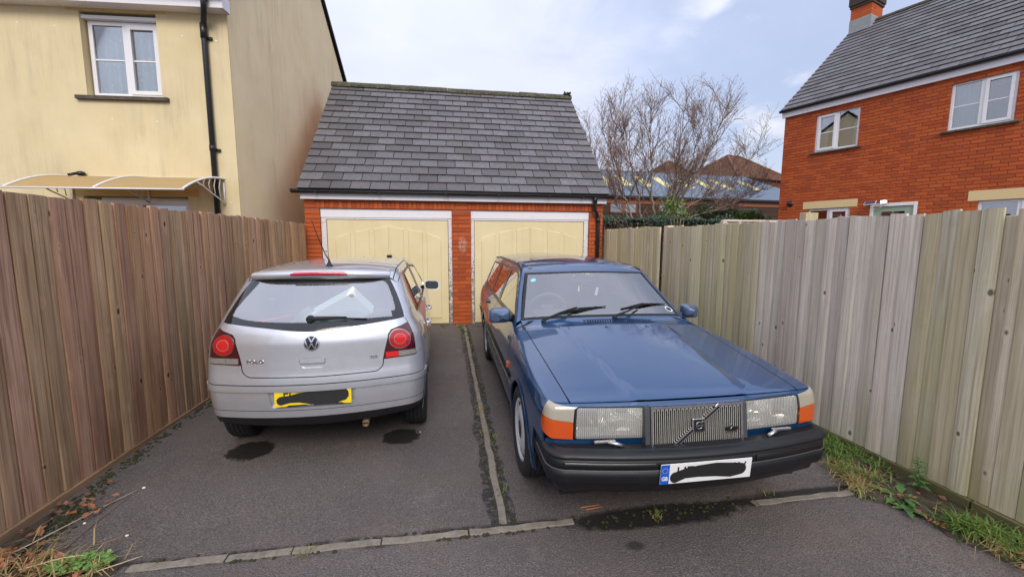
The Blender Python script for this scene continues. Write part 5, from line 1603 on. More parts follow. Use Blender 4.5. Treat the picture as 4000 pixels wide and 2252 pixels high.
# bumper: wraps round to the rear wheel arches
ue = U(.79, .335)
plt = [(U(.312, .02), .586), (U(-.287, .02), .586), (U(-.275, .02), .452), (U(.295, .02), .450)]
plt = rounded(plt, .02, 3)
up_b = [(-ue, .62), (-ue, .80), (-U(.735, .19), .78), (-U(.725, .155), .766), (-U(.485, .073), .760)] + [(a, b_ - .004) for a, b_ in tg_low[::-1]][1:-1] + [(U(.485, .073), .760), (U(.725, .155), .766), (U(.735, .19), .78), (ue, .80), (ue, .62)]
bump = panel('bumper', H, rad, up_b, SILV, PO, sp=.025, skirt=.01)
panel('bumper_strip', H, rad, [(-ue, .572), (-ue, .617), (ue, .617), (ue, .572)], SILV, bump, sp=.025, off=.009, skirt=.012)
low_b = [(-ue, .374), (-ue, .572), (ue, .572), (ue, .374)]
panel('bumper_lower', H, rad, low_b, SILV, bump, holes=[plt], sp=.022, skirt=.022)
panel('valance', H, rad, [(-ue * .97, .345), (-ue * .97, .374), (ue * .97, .374), (ue * .97, .345), (ue * .8, .325), (ue * .5, .305), (0, .30), (-ue * .5, .305), (-ue * .8, .325)], 'car_black', bump, sp=.03, off=-.006, skirt=.01)
ribbon('bumper_crease', H, rad, [(-ue * .95, .428), (ue * .95, .428)], .004, 'arch_black', bump, off=.0008)
ribbon('bumper_crease', H, rad, [(-ue * .98, .6205), (ue * .98, .6205)], .005, 'arch_black', bump, off=.0008)
ribbon('bumper_crease', H, rad, [(-ue * .98, .5695), (ue * .98, .5695)], .004, 'arch_black', bump, off=.0008)
panel('plate_recess', H, rad, [(a * 1.05, .518 + (b_ - .518) * 1.06) for a, b_ in plt], SILV, bump, sp=.03, off=-.02, skirt=0)
Mpl = Matrix.Translation((.006, .002, .521)) @ Matrix(((0, 0, -1, 0), (-1, 0, 0, 0), (0, 1, 0, 0), (0, 0, 0, 1))) @ Matrix.Rotation(R(-5), 4, 'X')
q = MB(); q.bbox(-.26, .26, -.0555, .0555, -.003, .003, .0015, Mpl); pl = q.build('number_plate', 'plate_yellow', PO, local=True)
q = MB(); q.add([Mpl @ Vector(v) for v in ((-.185, -.0552, .0033), (.215, -.0552, .0033), (.19, -.0465, .0033), (-.165, -.0465, .0033))], [(0, 1, 2, 3)]); q.build('dealer_strip', 'plate_ink', pl, local=True)
text_on('lettering', H, 'www.', 0, 0, .009, 'plate_white', pl, Mx=Mpl @ Matrix.Translation((-.02, -.051, .0034)), ext=.0003, sx=2.2)
text_on('lettering', H, 'FL', 0, 0, .098, 'plate_ink', pl, Mx=Mpl @ Matrix.Translation((-.165, .006, .0034)), ext=.0004, bold=.0012, sx=.85)
blob(pl, [(-.215, -.012, .031), (-.16, -.003, .027), (-.10, .004, .034), (-.02, .0, .046), (.08, -.002, .052), (.15, .004, .056), (.195, .012, .048)], .0046, M=Mpl)
for yy in (-.247, .247):
    q = MB(); q.lathe([(.005, .0), (.004, .003), (0, .0035)], 10, Mpl @ Matrix.Translation((yy, 0, .003)) @ Matrix.Rotation(R(-90), 4, 'Y')); q.build('plate_screw', 'plate_yellow', pl, local=True)
# emblem: ring, disc, V over W
bz = .916
def rdisc(r, n=36): return [(U(r * math.cos(a), .026), bz + r * math.sin(a)) for a in np.linspace(0, 2 * math.pi, n + 1)[:-1]]
em = panel('emblem', H, rad, rdisc(.0525), 'car_black', PO, sp=.012, off=.004, skirt=.006)
panel('emblem_ring', H, rad, rdisc(.0530), 'chrome', em, holes=[rdisc(.0465)], sp=.01, off=.0075, skirt=.006)
def stroke(pts, w=.0088):
    for (a, b_) in zip(pts[:-1], pts[1:]):
        a, b_ = np.array(a), np.array(b_); t = (b_ - a) / np.linalg.norm(b_ - a); n = np.array([-t[1], t[0]]) * w / 2
        pl_ = [tuple(a + n), tuple(b_ + n), tuple(b_ - n), tuple(a - n)]
        panel('emblem_stroke', H, rad, [(U(p[0], .026), bz + p[1]) for p in pl_], 'chrome', em, sp=.012, off=.0072, skirt=.003)
stroke([(.021, .042), (.0, .0065)]); stroke([(-.021, .042), (.0, .0065)])
stroke([(.043, .020), (.021, -.040)]); stroke([(.021, -.040), (.0015, -.002)]); stroke([(-.0015, -.002), (-.021, -.040)]); stroke([(-.021, -.040), (-.043, .020)])
text_on('lettering', H, 'POLO', .386, .789, .031, 'chrome', tailg, bold=.0012, sx=1.35, spacing=1.12, ext=.002)
text_on('lettering', H, 'TDI', -.415, .786, .029, 'chrome', tailg, bold=.0012, sx=1.15, ext=.002)
# roof with spoiler
xs_ = np.linspace(.44, 2.42, 16)
rail = [(x, *edge_at(H, x)) for x in xs_]
roofpoly = [(x, y) for x, y, z in rail] + [(x, -y) for x, y, z in rail[::-1]]
rp = panel('roof', H, top, roofpoly, SILV, PO, sp=.05, skirt=.01)
for s in (1, -1):
    ribbon('roof_gutter', H, top, [(x, s * (y - .035)) for x, y, z in rail], .007, 'arch_black', rp, off=.0006)
spm = MB(); rows = []
for y in np.linspace(-.515, .515, 27):
    e = abs(y) / .515
    xe = .315 + .22 * y * y + .05 * e ** 6; zc = 1.404 - .10 * y * y
    xr = .50 + .10 * y * y; zr = float(P_T(np.array(xr))) - .135 * y * y + .002
    gl_, _ = onhull(H, flat, (y, 1.337 - .02 * y * y))
    rows.append([(xr, y, zr), ((xr + xe) / 2, y, (zr + zc) / 2 + .006), (xe + .01, y, zc), (xe, y, zc - .008), (xe + .004, y, zc - .040), (xe + .02, y, zc - .048), (gl_.x - .002, y, gl_.z + .002)])
spm.grid(rows, True)
for r_ in (rows[0], rows[-1]): spm.add(r_, [tuple(range(len(r_)))])
spo = spm.build('spoiler', SILV, PO, local=True)
bl = MB(); rows = []
for k, y in enumerate(np.linspace(-.205, .205, 21)):
    xe = .315 + .22 * y * y; zc = 1.404 - .10 * y * y; e = 1 - (abs(y) / .206) ** 8
    rows.append([(xe + .004, y, zc - .004 - .003 * (1 - e)), (xe - .006, y, zc - .008 - .006 * (1 - e)), (xe - .008, y, zc - .017), (xe - .005, y, zc - .028 + .006 * (1 - e)), (xe + .006, y, zc - .031)])
bl.grid(rows, True); bl.build('brake_light', 'lens_brake', spo, local=True)
an = MB(); an.lathe([(.030, 0), (.022, .012), (.012, .03), (.008, .05), (0, .052)], 14, Matrix.Translation((.60, -.015, 1.424)) @ Matrix.Rotation(R(-90), 4, 'Y'))
an.tube([(.60, -.015, 1.47), (.57, .008, 1.53), (.50, .05, 1.70), (.465, .07, 1.80)], [.0045, .004, .0035, .003], 6)
an.build('aerial', 'black_rubber', PO, local=True)
# body sides
for s in (1, -1):
    sp_ = sd(s)
    base_z = .24
    rear = [(.335, .40), (.335, .80), (.19, .785), (.155, .77), (.160, .871), (.187, 1.012), (.204, 1.052), (.31, 1.19), (.424, 1.332)]
    railp = [(x, z) for x, y, z in rail]
    winz = lambda x: 1.000 + .022 * np.clip((1.7 - x) / 1.1, 0, 1)
    frontp = [(2.50, 1.33), (2.75, 1.18), (3.02, 1.03), (3.2, .955), (3.55, .86), (3.62, .70), (3.62, .42)]
    a1 = arch_poly(3.11, .345, .24)[::1]; a2 = arch_poly(.65, .345, .24)
    body = rear + railp + frontp + a1 + a2[:-6] + [(.335, .40)]
    wtop = [(x, z - .030) for x, z in railp if .62 < x < 2.30]
    win_r = rounded([(.60, 1.03)] + [(.66, 1.24), (.74, 1.335)] + [(x, z) for x, z in wtop if .8 < x < 1.56] + [(1.575, 1.38), (1.60, 1.002)], .012, 3)
    win_f = rounded([(1.70, 1.000)] + [(1.69, 1.375)] + [(x, z) for x, z in wtop if x > 1.72] + [(2.36, 1.352), (2.62, 1.20), (2.80, 1.045), (2.78, .992)], .012, 3)
    bd = panel('body_side', H, sp_, body, SILV, PO, holes=[win_r, win_f], sp=.045, skirt=.012)
    for wp, nm in ((win_r, 'rear_door_window'), (win_f, 'front_door_window')):
        P_ = np.array(wp); c_ = P_.mean(0)
        wn_ = panel(nm, H, sp_, wp, 'car_side_glass', PO, sp=.05, off=-.004, skirt=0)
        ribbon('window_seal', H, sp_, wp, .022, 'car_black', wn_, off=.002, closed=True)
    q = panel('quarter_divider', H, sp_, [(.80, 1.02), (.83, 1.02), (.86, 1.36), (.83, 1.36)], 'car_black', PO, sp=.03, off=.001, skirt=.004)
    for pth in ([(1.64, .30), (1.655, 1.0), (1.63, 1.38)], [(.92, .66), (.86, .80), (.80, 1.0)], [(2.82, .30), (2.84, .95)]):
        ribbon('door_seam', H, sp_, pth, .007, 'arch_black', bd)
    ribbon('rub_strip', H, sp_, [(1.02, .56), (1.62, .56)], .05, SILV, bd, off=.012); ribbon('rub_strip', H, sp_, [(1.67, .56), (2.74, .56)], .05, SILV, bd, off=.012)
    fc_ = [(.50 + .075 * math.cos(a), .885 + .075 * math.sin(a)) for a in np.linspace(0, 2 * math.pi, 20)[:-1]]
    if s < 0: ribbon('fuel_flap_seam', H, sp_, fc_, .005, 'arch_black', bd, closed=True)
    ribbon('arch_lip', H, sp_, arch_poly(.65, .352, .26), .018, SILV, bd, off=.006); ribbon('arch_lip', H, sp_, arch_poly(3.11, .352, .26), .018, SILV, bd, off=.006)
    panel('sill', H, sp_, [(1.02, .17), (2.74, .17), (2.74, .24), (1.02, .24)], 'car_black', PO, sp=.05, off=-.004)
    for hx, hz in ((.93, .865), (1.86, .838)):
        p0, n0 = onhull(H, sp_, (hx, hz)); hd = MB()
        hd.tube([p0 + Vector((-.075, s * .008, -.003)), p0 + Vector((-.05, s * .034, 0)), p0 + Vector((.05, s * .036, .004)), p0 + Vector((.078, s * .008, .006))], [.010, .014, .014, .010], 10)
        hd.build('door_handle', SILV, bd, local=True)
    # door mirror
    mm = MB(); mx_, my_, mz_ = 2.42, s * .845, 1.035
    prof_m = []
    for t in np.linspace(0, 1, 7):
        sc = math.sqrt(max(.02, 1 - (t * .97) ** 2)); prof_m.append([(mx_ + .10 * t, my_ + s * (.098 * sc * (math.cos(a) if abs(math.cos(a)) > 0 else 0)) * (1.0) + s * .0, mz_ + .062 * sc * math.sin(a) * (1.0 if math.cos(a) < .3 else .92)) for a in np.linspace(0, 2 * math.pi, 25)[:-1]])
    def sq(a, p=.55): return math.copysign(abs(math.cos(a)) ** p, math.cos(a)), math.copysign(abs(math.sin(a)) ** p, math.sin(a))
    prof_m = []
    for t in np.linspace(0, 1, 7):
        sc = (1 - (t * .96) ** 2.2) ** .5
        prof_m.append([(mx_ + .10 * t + .02 * sq(a)[0], my_ + s * .100 * sc * sq(a)[0], mz_ + .062 * sc * sq(a)[1] - .008 * sq(a)[0]) for a in np.linspace(0, 2 * math.pi, 29)[:-1]])
    mm.grid(prof_m, True, True); mir_o = mm.build('door_mirror', SILV, PO, local=True)
    fr_ = MB(); fr_.grid([[(p[0] - .004 + .0 * k, my_ + (p[1] - my_) * f_, mz_ + (p[2] - mz_) * f_) for p in prof_m[0]] for k, f_ in ((0, 1.0), (1, .84))], True, True); fr_.build('mirror_bezel', 'white_metal', mir_o, local=True)
    gl2 = MB(); ring = [(p[0] - .003, my_ + (p[1] - my_) * .85, mz_ + (p[2] - mz_) * .85) for p in prof_m[0]]; gl2.add(ring, [tuple(range(len(ring)))]); gl2.build('mirror_glass', 'mirror_silver', mir_o, local=True)
    st = MB(); st.tube([(2.50, s * .73, 1.005), (2.47, s * .775, 1.01), (2.45, s * .80, 1.02)], [.022, .020, .026], 10); st.build('mirror_arm', 'car_black', mir_o, local=True)
# front closing panels (facing the garage door)
front_top = [(2.44, 0)]
fe = [(x, *edge_at(H, x, (.40, .45))) for x in np.linspace(3.02, 3.62, 7)]
panel('bonnet', H, top, [(x, y) for x, y, z in fe] + [(3.74, .55), (3.78, 0), (3.74, -.55)] + [(x, -y) for x, y, z in fe[::-1]], SILV, PO, sp=.05)
ws = [(2.44, -.52), (3.02, -.66), (3.06, 0), (3.02, .66), (2.44, .52), (2.43, 0)]
panel('windscreen', H, top, ws, 'car_glass', PO, sp=.06, skirt=0)
panel('front_bumper', H, Proj('back'), rounded([(-.72, .22), (.72, .22), (.74, .62), (.62, .80), (-.62, .80), (-.74, .62)], .05, 3), SILV, PO, sp=.06)
# wheels, housings, floor, exhaust
for s in (1, -1):
    wheel(PO, .65, s * .69, .295, .185, s, 'alloy'); wheel(PO, 3.11, s * .69, .295, .185, s, 'alloy')
    liner(PO, .65, .345, s * .80, s * .50); liner(PO, 3.11, .345, s * .79, s * .50)
q = MB(); q.box(1.02, 2.74, -.70, .70, .17, .23); q.box(.16, 1.02, -.48, .48, .29, .33); q.box(2.74, 3.6, -.50, .50, .20, .26); q.build('floor_pan', 'arch_black', PO, local=True)
q = MB(); q.tube([(.085, -.335, .252), (.14, -.335, .275), (.5, -.34, .27)], [.026, .026, .026], 14, caps=False); q.tube([(.085, -.335, .252), (.14, -.335, .275)], [.022, .022], 14, caps=False); q.build('exhaust_pipe', 'rust_metal', PO, local=True)
# cabin
q = MB(); q.box(1.02, 2.7, -.70, .70, .26, .30); q.box(.22, 1.02, -.58, .58, .40, .44); q.box(.22, .95, -.64, -.60, .44, .90); q.box(.22, .95, .60, .64, .44, .90); q.build('cabin_floor', 'cabin_trim', PO, local=True)
q = MB(); q.bbox(2.55, 2.95, -.66, .66, .75, 1.0, .06); q.build('dashboard', 'cabin_trim', PO, local=True)
q = MB(); q.box(.45, 2.4, -.50, .50, 1.385, 1.39); q.build('headlining', 'cabin_pale', PO, local=True)
seat(PO, 1.72, .36, .50, R(-14), 'front_seat', bh=.60); seat(PO, 1.72, -.36, .50, R(-14), 'front_seat', bh=.60)
seat(PO, .95, 0, 1.24, R(-16), 'rear_seat', head=False, bh=.52)
for yy in (-.38, .38):
    q = MB(); q.bbox(.78, .86, yy - .12, yy + .12, .90, 1.03, .035); q.build('headrest', 'seat_cloth', PO, local=True)
q = MB(); q.bbox(2.46, 2.49, -.11, .11, 1.27, 1.34, .02); q.tube([(2.48, 0, 1.33), (2.52, 0, 1.40)], .012); q.build('rear_view_mirror', 'cabin_trim', PO, local=True)
# load area contents, things of their own inside the car
WPO = FRAME[PO]
bx_ = thing('polystyrene_box', WPO @ Vector((.40, -.10, .955)), Matrix(WPO.to_3x3().to_4x4()), label='tilted white polystyrene slab seen through the hatchback rear window', cat='packaging')
Mb = Matrix.Translation((0, 0, .10)) @ Matrix.Rotation(R(-30), 4, 'Y') @ Matrix.Rotation(R(-33), 4, 'X')
q = MB(); q.bbox(-.045, .045, -.26, .26, -.125, .125, .008, Mb); q.build('slab', 'polystyrene', bx_, local=True)
q = MB(); q.add([Mb @ Vector(v) for v in ((-.036, -.165, -.13), (-.036, -.165, .03), (-.036, -.10, -.13))], [(0, 1, 2)])
rb_ = thing('red_pole', WPO @ Vector((.40, .30, .95)), Matrix(WPO.to_3x3().to_4x4()), label='red plastic bar lying in the back of the silver hatchback', cat='bar')
q = MB(); q.tube([(-.02, .20, .055), (.02, -.06, .10)], .013, 8); q.tube([(-.03, -.02, .03), (.05, -.16, .07)], .012, 8); q.build('bar', 'red_plastic', rb_, local=True)
bg_ = thing('plastic_bag', WPO @ Vector((.42, .08, .92)), Matrix(WPO.to_3x3().to_4x4()), label='crumpled grey plastic bag in the hatchback boot beside the white slab', cat='bag')
q = MB(); P = []
for i in range(9):
    t = math.pi * i / 8; P.append([(.10 * math.sin(t) * math.cos(a) * random.uniform(.75, 1.15), .13 * math.sin(t) * math.sin(a) * random.uniform(.75, 1.15), .09 - .10 * math.cos(t) + random.uniform(-.015, .015)) for a in np.linspace(0, 2 * math.pi, 15)[:-1]])
q.grid(P, False, True); q.build('bag_body', 'bag_plastic', bg_, local=True)
q = MB(); q.box(.18, .80, -.60, .60, .86, .90); q.build('load_cover', 'cabin_trim', PO, local=True)
# rear wiper
p0, n0 = onhull(H, flat, (.02, 1.072)); p1, n1 = onhull(H, flat, (-.16, 1.070)); p2, n2 = onhull(H, flat, (-.37, 1.056))
q = MB(); q.lathe([(.030, -.01), (.030, .012), (.024, .022), (0, .024)], 16, Matrix.Translation(p0) @ n0.to_track_quat('X', 'Z').to_matrix().to_4x4())
q.tube([p0 + n0 * .014 + Vector((0, .015, -.004)), p0 + n0 * .02 + Vector((0, -.05, -.004)), p1 + n1 * .02, p1 + n1 * .018 + Vector((0, -.07, -.002))], [.018, .017, .011, .009], 8)
q.tube([p1 + n1 * .012 + Vector((0, .05, -.004)), p1 + n1 * .012, p2 + n2 * .010], [.006, .007, .005], 6)
q.build('rear_wiper', 'black_rubber', PO, local=True)
# ------------------------------------------------------------------ blue estate
VO = car_root('estate_car', (1.35, 1.93), -0.003, label='old dark blue estate car parked facing out by the right fence', cat='car')
H = VOLVO; rad = Proj('rad', 1.0); flat = Proj('flat'); top = Proj('top')
def U(y, x): return rad.u(x, y)
BLU = 'blue_paint'
zt, zb = .766, .596
ui = U(.682, .15); uo = U(.835, .30)
def fx(y, z=.782):
    p, _ = onhull(H, flat, (y, z)); return p.x
# bonnet
he = lambda x: .700 + .032 * (x - .17) / 1.1 + .0
hxs = np.linspace(.20, 1.26, 12)
hood_front = [(.168 + .05 * (y / .7) ** 2 * .15, y) for y in np.linspace(-.70, .70, 15)]
def fx(y, z=.782):  # where the front of the bonnet turns down
    p, _ = onhull(H, flat, (y, z)); return p.x
hood_front = [(fx(y) + .006, y) for y in np.linspace(-.695, .695, 17)]
hood_rear = [(1.262 + .085 * (y / .74) ** 2, y) for y in np.linspace(.732, -.732, 15)]
hood = hood_front + [(x, he(x)) for x in hxs[1:-1]] + hood_rear + [(x, -he(x)) for x in hxs[1:-1][::-1]]
hd = panel('bonnet', H, top, hood, BLU, VO, sp=.035, skirt=.015)
# bonnet nose turned down to the lamps
nose = [(U(y, fx(y)), .7825) for y in np.linspace(-.695, .695, 17)] + [(U(y, .15), .757) for y in np.linspace(.695, -.695, 9)]
panel('bonnet_nose', H, rad, nose, BLU, hd, sp=.02, skirt=.01)
ribbon('shut_line', H, top, [(x, he(x) + .002) for x in hxs], .007, 'arch_black', hd); ribbon('shut_line', H, top, [(x, -he(x) - .002) for x in hxs], .007, 'arch_black', hd)
ribbon('shut_line', H, top, [(a + .003, b_) for a, b_ in hood_rear], .006, 'arch_black', hd)
# shoulder line where wing tops meet the flanks
est = [(x, *edge_at(H, x, (.55, .45))) for x in np.linspace(.24, 1.45, 14)]
rst = [(x, *edge_at(H, x, (.35, .80))) for x in np.linspace(2.12, 4.46, 16)]
wsb = lambda y: 1.452 + .165 * (y / .76) ** 2 * .55
# windscreen outline in plan
wb = [(wsb(y), y) for y in np.linspace(-.735, .735, 15)]
wt = [(1.975 + .12 * (y / .61) ** 2 * .8, y) for y in np.linspace(.605, -.605, 13)]
ws_o = rounded(wb + wt, 0.0)
ws_o = wb + wt
cen = np.array([1.75, 0])
ws_i = [tuple(cen + (np.array(p) - cen) * np.array([.925, .962])) for p in ws_o]
panel('windscreen_seal', H, top, ws_o, 'black_rubber', VO, holes=[ws_i], sp=.025, off=.003, skirt=.008)
wsn = panel('windscreen', H, top, ws_i, 'windscreen_glass', VO, sp=.05, off=.0, skirt=0)
# blue-grey sunstrip at the top of the glass
ss = [p for p in ws_i if p[0] > 1.9]
# cowl panel with air slots
cow = [(a + .006, b_) for a, b_ in hood_rear[::-1]] + [(wsb(y) - .004, y) for y in np.linspace(.735, -.735, 15)]
sl_holes = []
for k in range(26):
    y = .20 - k * .0218
    x0, x1 = 1.352, 1.402
    sl_holes.append([(x0, y), (x0, y - .0105), (x1, y - .0185), (x1, y - .008)])
cowl = panel('cowl', H, top, cow, BLU, VO, holes=sl_holes, sp=.03, skirt=.02)
panel('cowl_tray', H, top, [(1.33, -.40), (1.33, .24), (1.43, .24), (1.43, -.40)], 'arch_black', cowl, sp=.04, off=-.02, skirt=0)
panel('vent_surround', H, top, [(1.340, -.385), (1.340, .225), (1.414, .225), (1.414, -.385)], 'car_black', cowl, holes=[[(1.349, -.374), (1.349, .214), (1.405, .214), (1.405, -.374)]], sp=.03, off=.002, skirt=.004)
for yy in (.10, -.24):
    q = MB(); p_, n_ = onhull(H, top, (1.20, yy)); q.sphere(tuple(p_), (.008, .012, .007)); q.build('washer_jet', 'black_plastic', hd, local=True)
# pillars and roof
for s in (1, -1):
    pil = [(1.30, s * he(1.26))] 
    wing_top = [(x, s * (he(x) + .004)) for x in np.linspace(.30, 1.26, 10)] + [(1.335, s * .738), (1.50, s * .742)] + [(x, s * y) for x, y, z in est[::-1]] + [(fx(.80) + .006, s * .80), (fx(.76) + .006, s * .76), (fx(.704) + .006, s * .704)]
    wn = [(U(.699, fx(.70)), .7825), (U(.74, fx(.74)), .7825), (U(.80, fx(.80)), .7825), (U(.815, .26), .80), (U(.80, .235), zt + .012), (U(.74, .185), zt - .004), (ui, zt - .010)]
    panel('wing_nose', H, rad, wn if s > 0 else mir(wn), BLU, VO, sp=.015, skirt=.006)
    panel('front_wing_top', H, top, wing_top, BLU, VO, sp=.025, skirt=.01)
    # A-pillar skin between screen and side
    pst = [(x, *edge_at(H, x, (.30, .78))) for x in np.linspace(1.52, 2.12, 9)]
    ap = [(p[0], s * abs(p[1])) for p in wb if p[1] > .70][-1:] + [(a, s * b_) for a, b_ in [(1.544, .737), (1.70, .703), (1.85, .668), (2.071, .607)]] + [(x, s * y) for x, y, z in pst[::-1]]
    panel('windscreen_pillar', H, top, ap, BLU, VO, sp=.02, skirt=.006)
roofp_ = [(x, y) for x, y, z in rst] + [(x, -y) for x, y, z in rst[::-1]] + [(a + .004, b_) for a, b_ in wt[::-1]]
sun_h = rounded([(2.34, -.42), (2.34, .42), (2.80, .42), (2.80, -.42)], .04, 4)
rf_ = panel('roof', H, top, roofp_, BLU, VO, sp=.05, skirt=.01)
ribbon('sunroof_seam', H, top, sun_h, .010, 'arch_black', rf_, closed=True)
for s in (1, -1): ribbon('drip_rail', H, top, [(x, s * (y + .004)) for x, y, z in rst], .016, 'car_black', rf_, off=.004)
# flanks
for s in (1, -1):
    sp_ = sd(s)
    railp = [(x, z) for x, y, z in rst]
    shol = [(x, z) for x, y, z in est]
    pst = [(x, edge_at(H, x, (.30, .78))[1]) for x in np.linspace(1.52, 2.08, 7)]
    fr0 = [(.225, .56), (.215, .72), (.225, .785)]
    a1 = arch_poly(.87, .370, .21); a2 = arch_poly(3.64, .360, .21)
    rear = [(4.46, 1.30), (4.62, 1.05), (4.72, .80), (4.74, .35)]
    body = fr0 + shol + pst + railp + rear + [(4.2, .30)] + a2 + a1 + [(.40, .56)]
    bz = .955
    w1 = rounded([(1.64, bz + .015), (1.95, 1.155), (2.17, 1.285), (2.28, 1.312), (2.66, 1.318), (2.70, bz)], .015, 3)
    w2 = rounded([(2.80, bz), (2.76, 1.318), (3.42, 1.312), (3.46, bz)], .015, 3)
    w3 = rounded([(3.56, bz), (3.52, 1.308), (4.36, 1.285), (4.50, bz + .02)], .02, 3)
    bd = panel('body_side', H, sp_, body, BLU, VO, holes=[w1, w2, w3], sp=.045, skirt=.012)
    for wp, nm in ((w1, 'front_door_window'), (w2, 'rear_door_window'), (w3, 'load_bay_window')):
        wn_ = panel(nm, H, sp_, wp, 'car_side_glass', VO, sp=.06, off=-.003, skirt=0)
        ribbon('window_seal', H, sp_, wp, .024, 'car_black', wn_, off=.003, closed=True)
    for pth in ([(1.36, .30), (1.38, .90), (1.50, .965)], [(2.73, .30), (2.75, 1.34)], [(3.50, .62), (3.50, 1.33)], [(3.28, .40), (3.46, .60), (3.50, .62)]):
        ribbon('door_seam', H, sp_, pth, .008, 'arch_black', bd)
    ribbon('rub_strip', H, sp_, [(1.26, .575), (3.26, .575)], .055, 'bumper_black', bd, off=.014); ribbon('rub_strip', H, sp_, [(4.02, .575), (4.6, .575)], .055, 'bumper_black', bd, off=.014)
    ribbon('belt_trim', H, sp_, [(1.60, .945), (4.52, .945)], .018, 'car_black', bd, off=.005)
    ribbon('arch_lip', H, sp_, arch_poly(.87, .378, .24), .026, BLU, bd, off=.012); ribbon('arch_lip', H, sp_, arch_poly(3.64, .368, .24), .026, BLU, bd, off=.010)
    ribbon('sill_trim', H, sp_, [(1.28, .255), (3.25, .255)], .06, 'bumper_black', bd, off=.01)
    sic = (1.375, .635)
    panel('side_repeater', H, sp_, rounded([(sic[0] - .03, sic[1] - .022), (sic[0] + .03, sic[1] - .022), (sic[0] + .03, sic[1] + .022), (sic[0] - .03, sic[1] + .022)], .006, 3), 'lens_amber', bd, sp=.015, off=.012, skirt=.012)
    for hx in (2.58, 3.40):
        p0, n0 = onhull(H, sp_, (hx, .845)); q = MB()
        q.bbox(p0.x - .09, p0.x + .09, p0.y - .012 if s > 0 else p0.y - .03, p0.y + .03 if s > 0 else p0.y + .012, .83, .862, .008); q.build('door_handle', 'car_black', bd, local=True)
    # boxy door mirror
    my = s * .905; mx_ = 1.70; mz = .985
    def sq(a, p=.42): return math.copysign(abs(math.cos(a)) ** p, math.cos(a)), math.copysign(abs(math.sin(a)) ** p, math.sin(a))
    rows = []
    for t in np.linspace(0, 1, 8):
        sc = (1 - (t * .97) ** 2.6) ** .5
        rows.append([(mx_ - .115 * t - .03 * s * 0 + .025 * (sq(a)[0]), my + s * .090 * (.25 + .75 * sc) * sq(a)[0] * (1 if t < .99 else .3), mz + .066 * sc * sq(a)[1] + .008 * sq(a)[0] * (-1)) for a in np.linspace(0, 2 * math.pi, 33)[:-1]])
    m_ = MB(); m_.grid(rows, True, True); m_.add(rows[-1], [tuple(range(32))]); mo = m_.build('door_mirror', 'mirror_blue', VO, local=True)
    g_ = MB(); g_.add([(p[0] + .002, my + (p[1] - my) * .9, mz + (p[2] - mz) * .9) for p in rows[0]], [tuple(range(32))]); g_.build('mirror_glass', 'chrome', mo, local=True)
    st = MB(); st.tube([(1.69, s * .775, .955), (1.67, s * .82, .955), (1.66, s * .85, .965)], [.035, .028, .03], 10); st.build('mirror_arm', 'car_black', mo, local=True)
    wheel(VO, .87, s * .772, .315, .185, s, 'trim'); wheel(VO, 3.64, s * .765, .315, .185, s, 'trim')
    liner(VO, .87, .372, s * .84, s * .52); liner(VO, 3.64, .362, s * .84, s * .52)
# tail end
panel('tail', H, Proj('back'), rounded([(-.80, .30), (.80, .30), (.80, .90), (.64, 1.33), (-.64, 1.33), (-.80, .90)], .05, 3), BLU, VO, sp=.07)
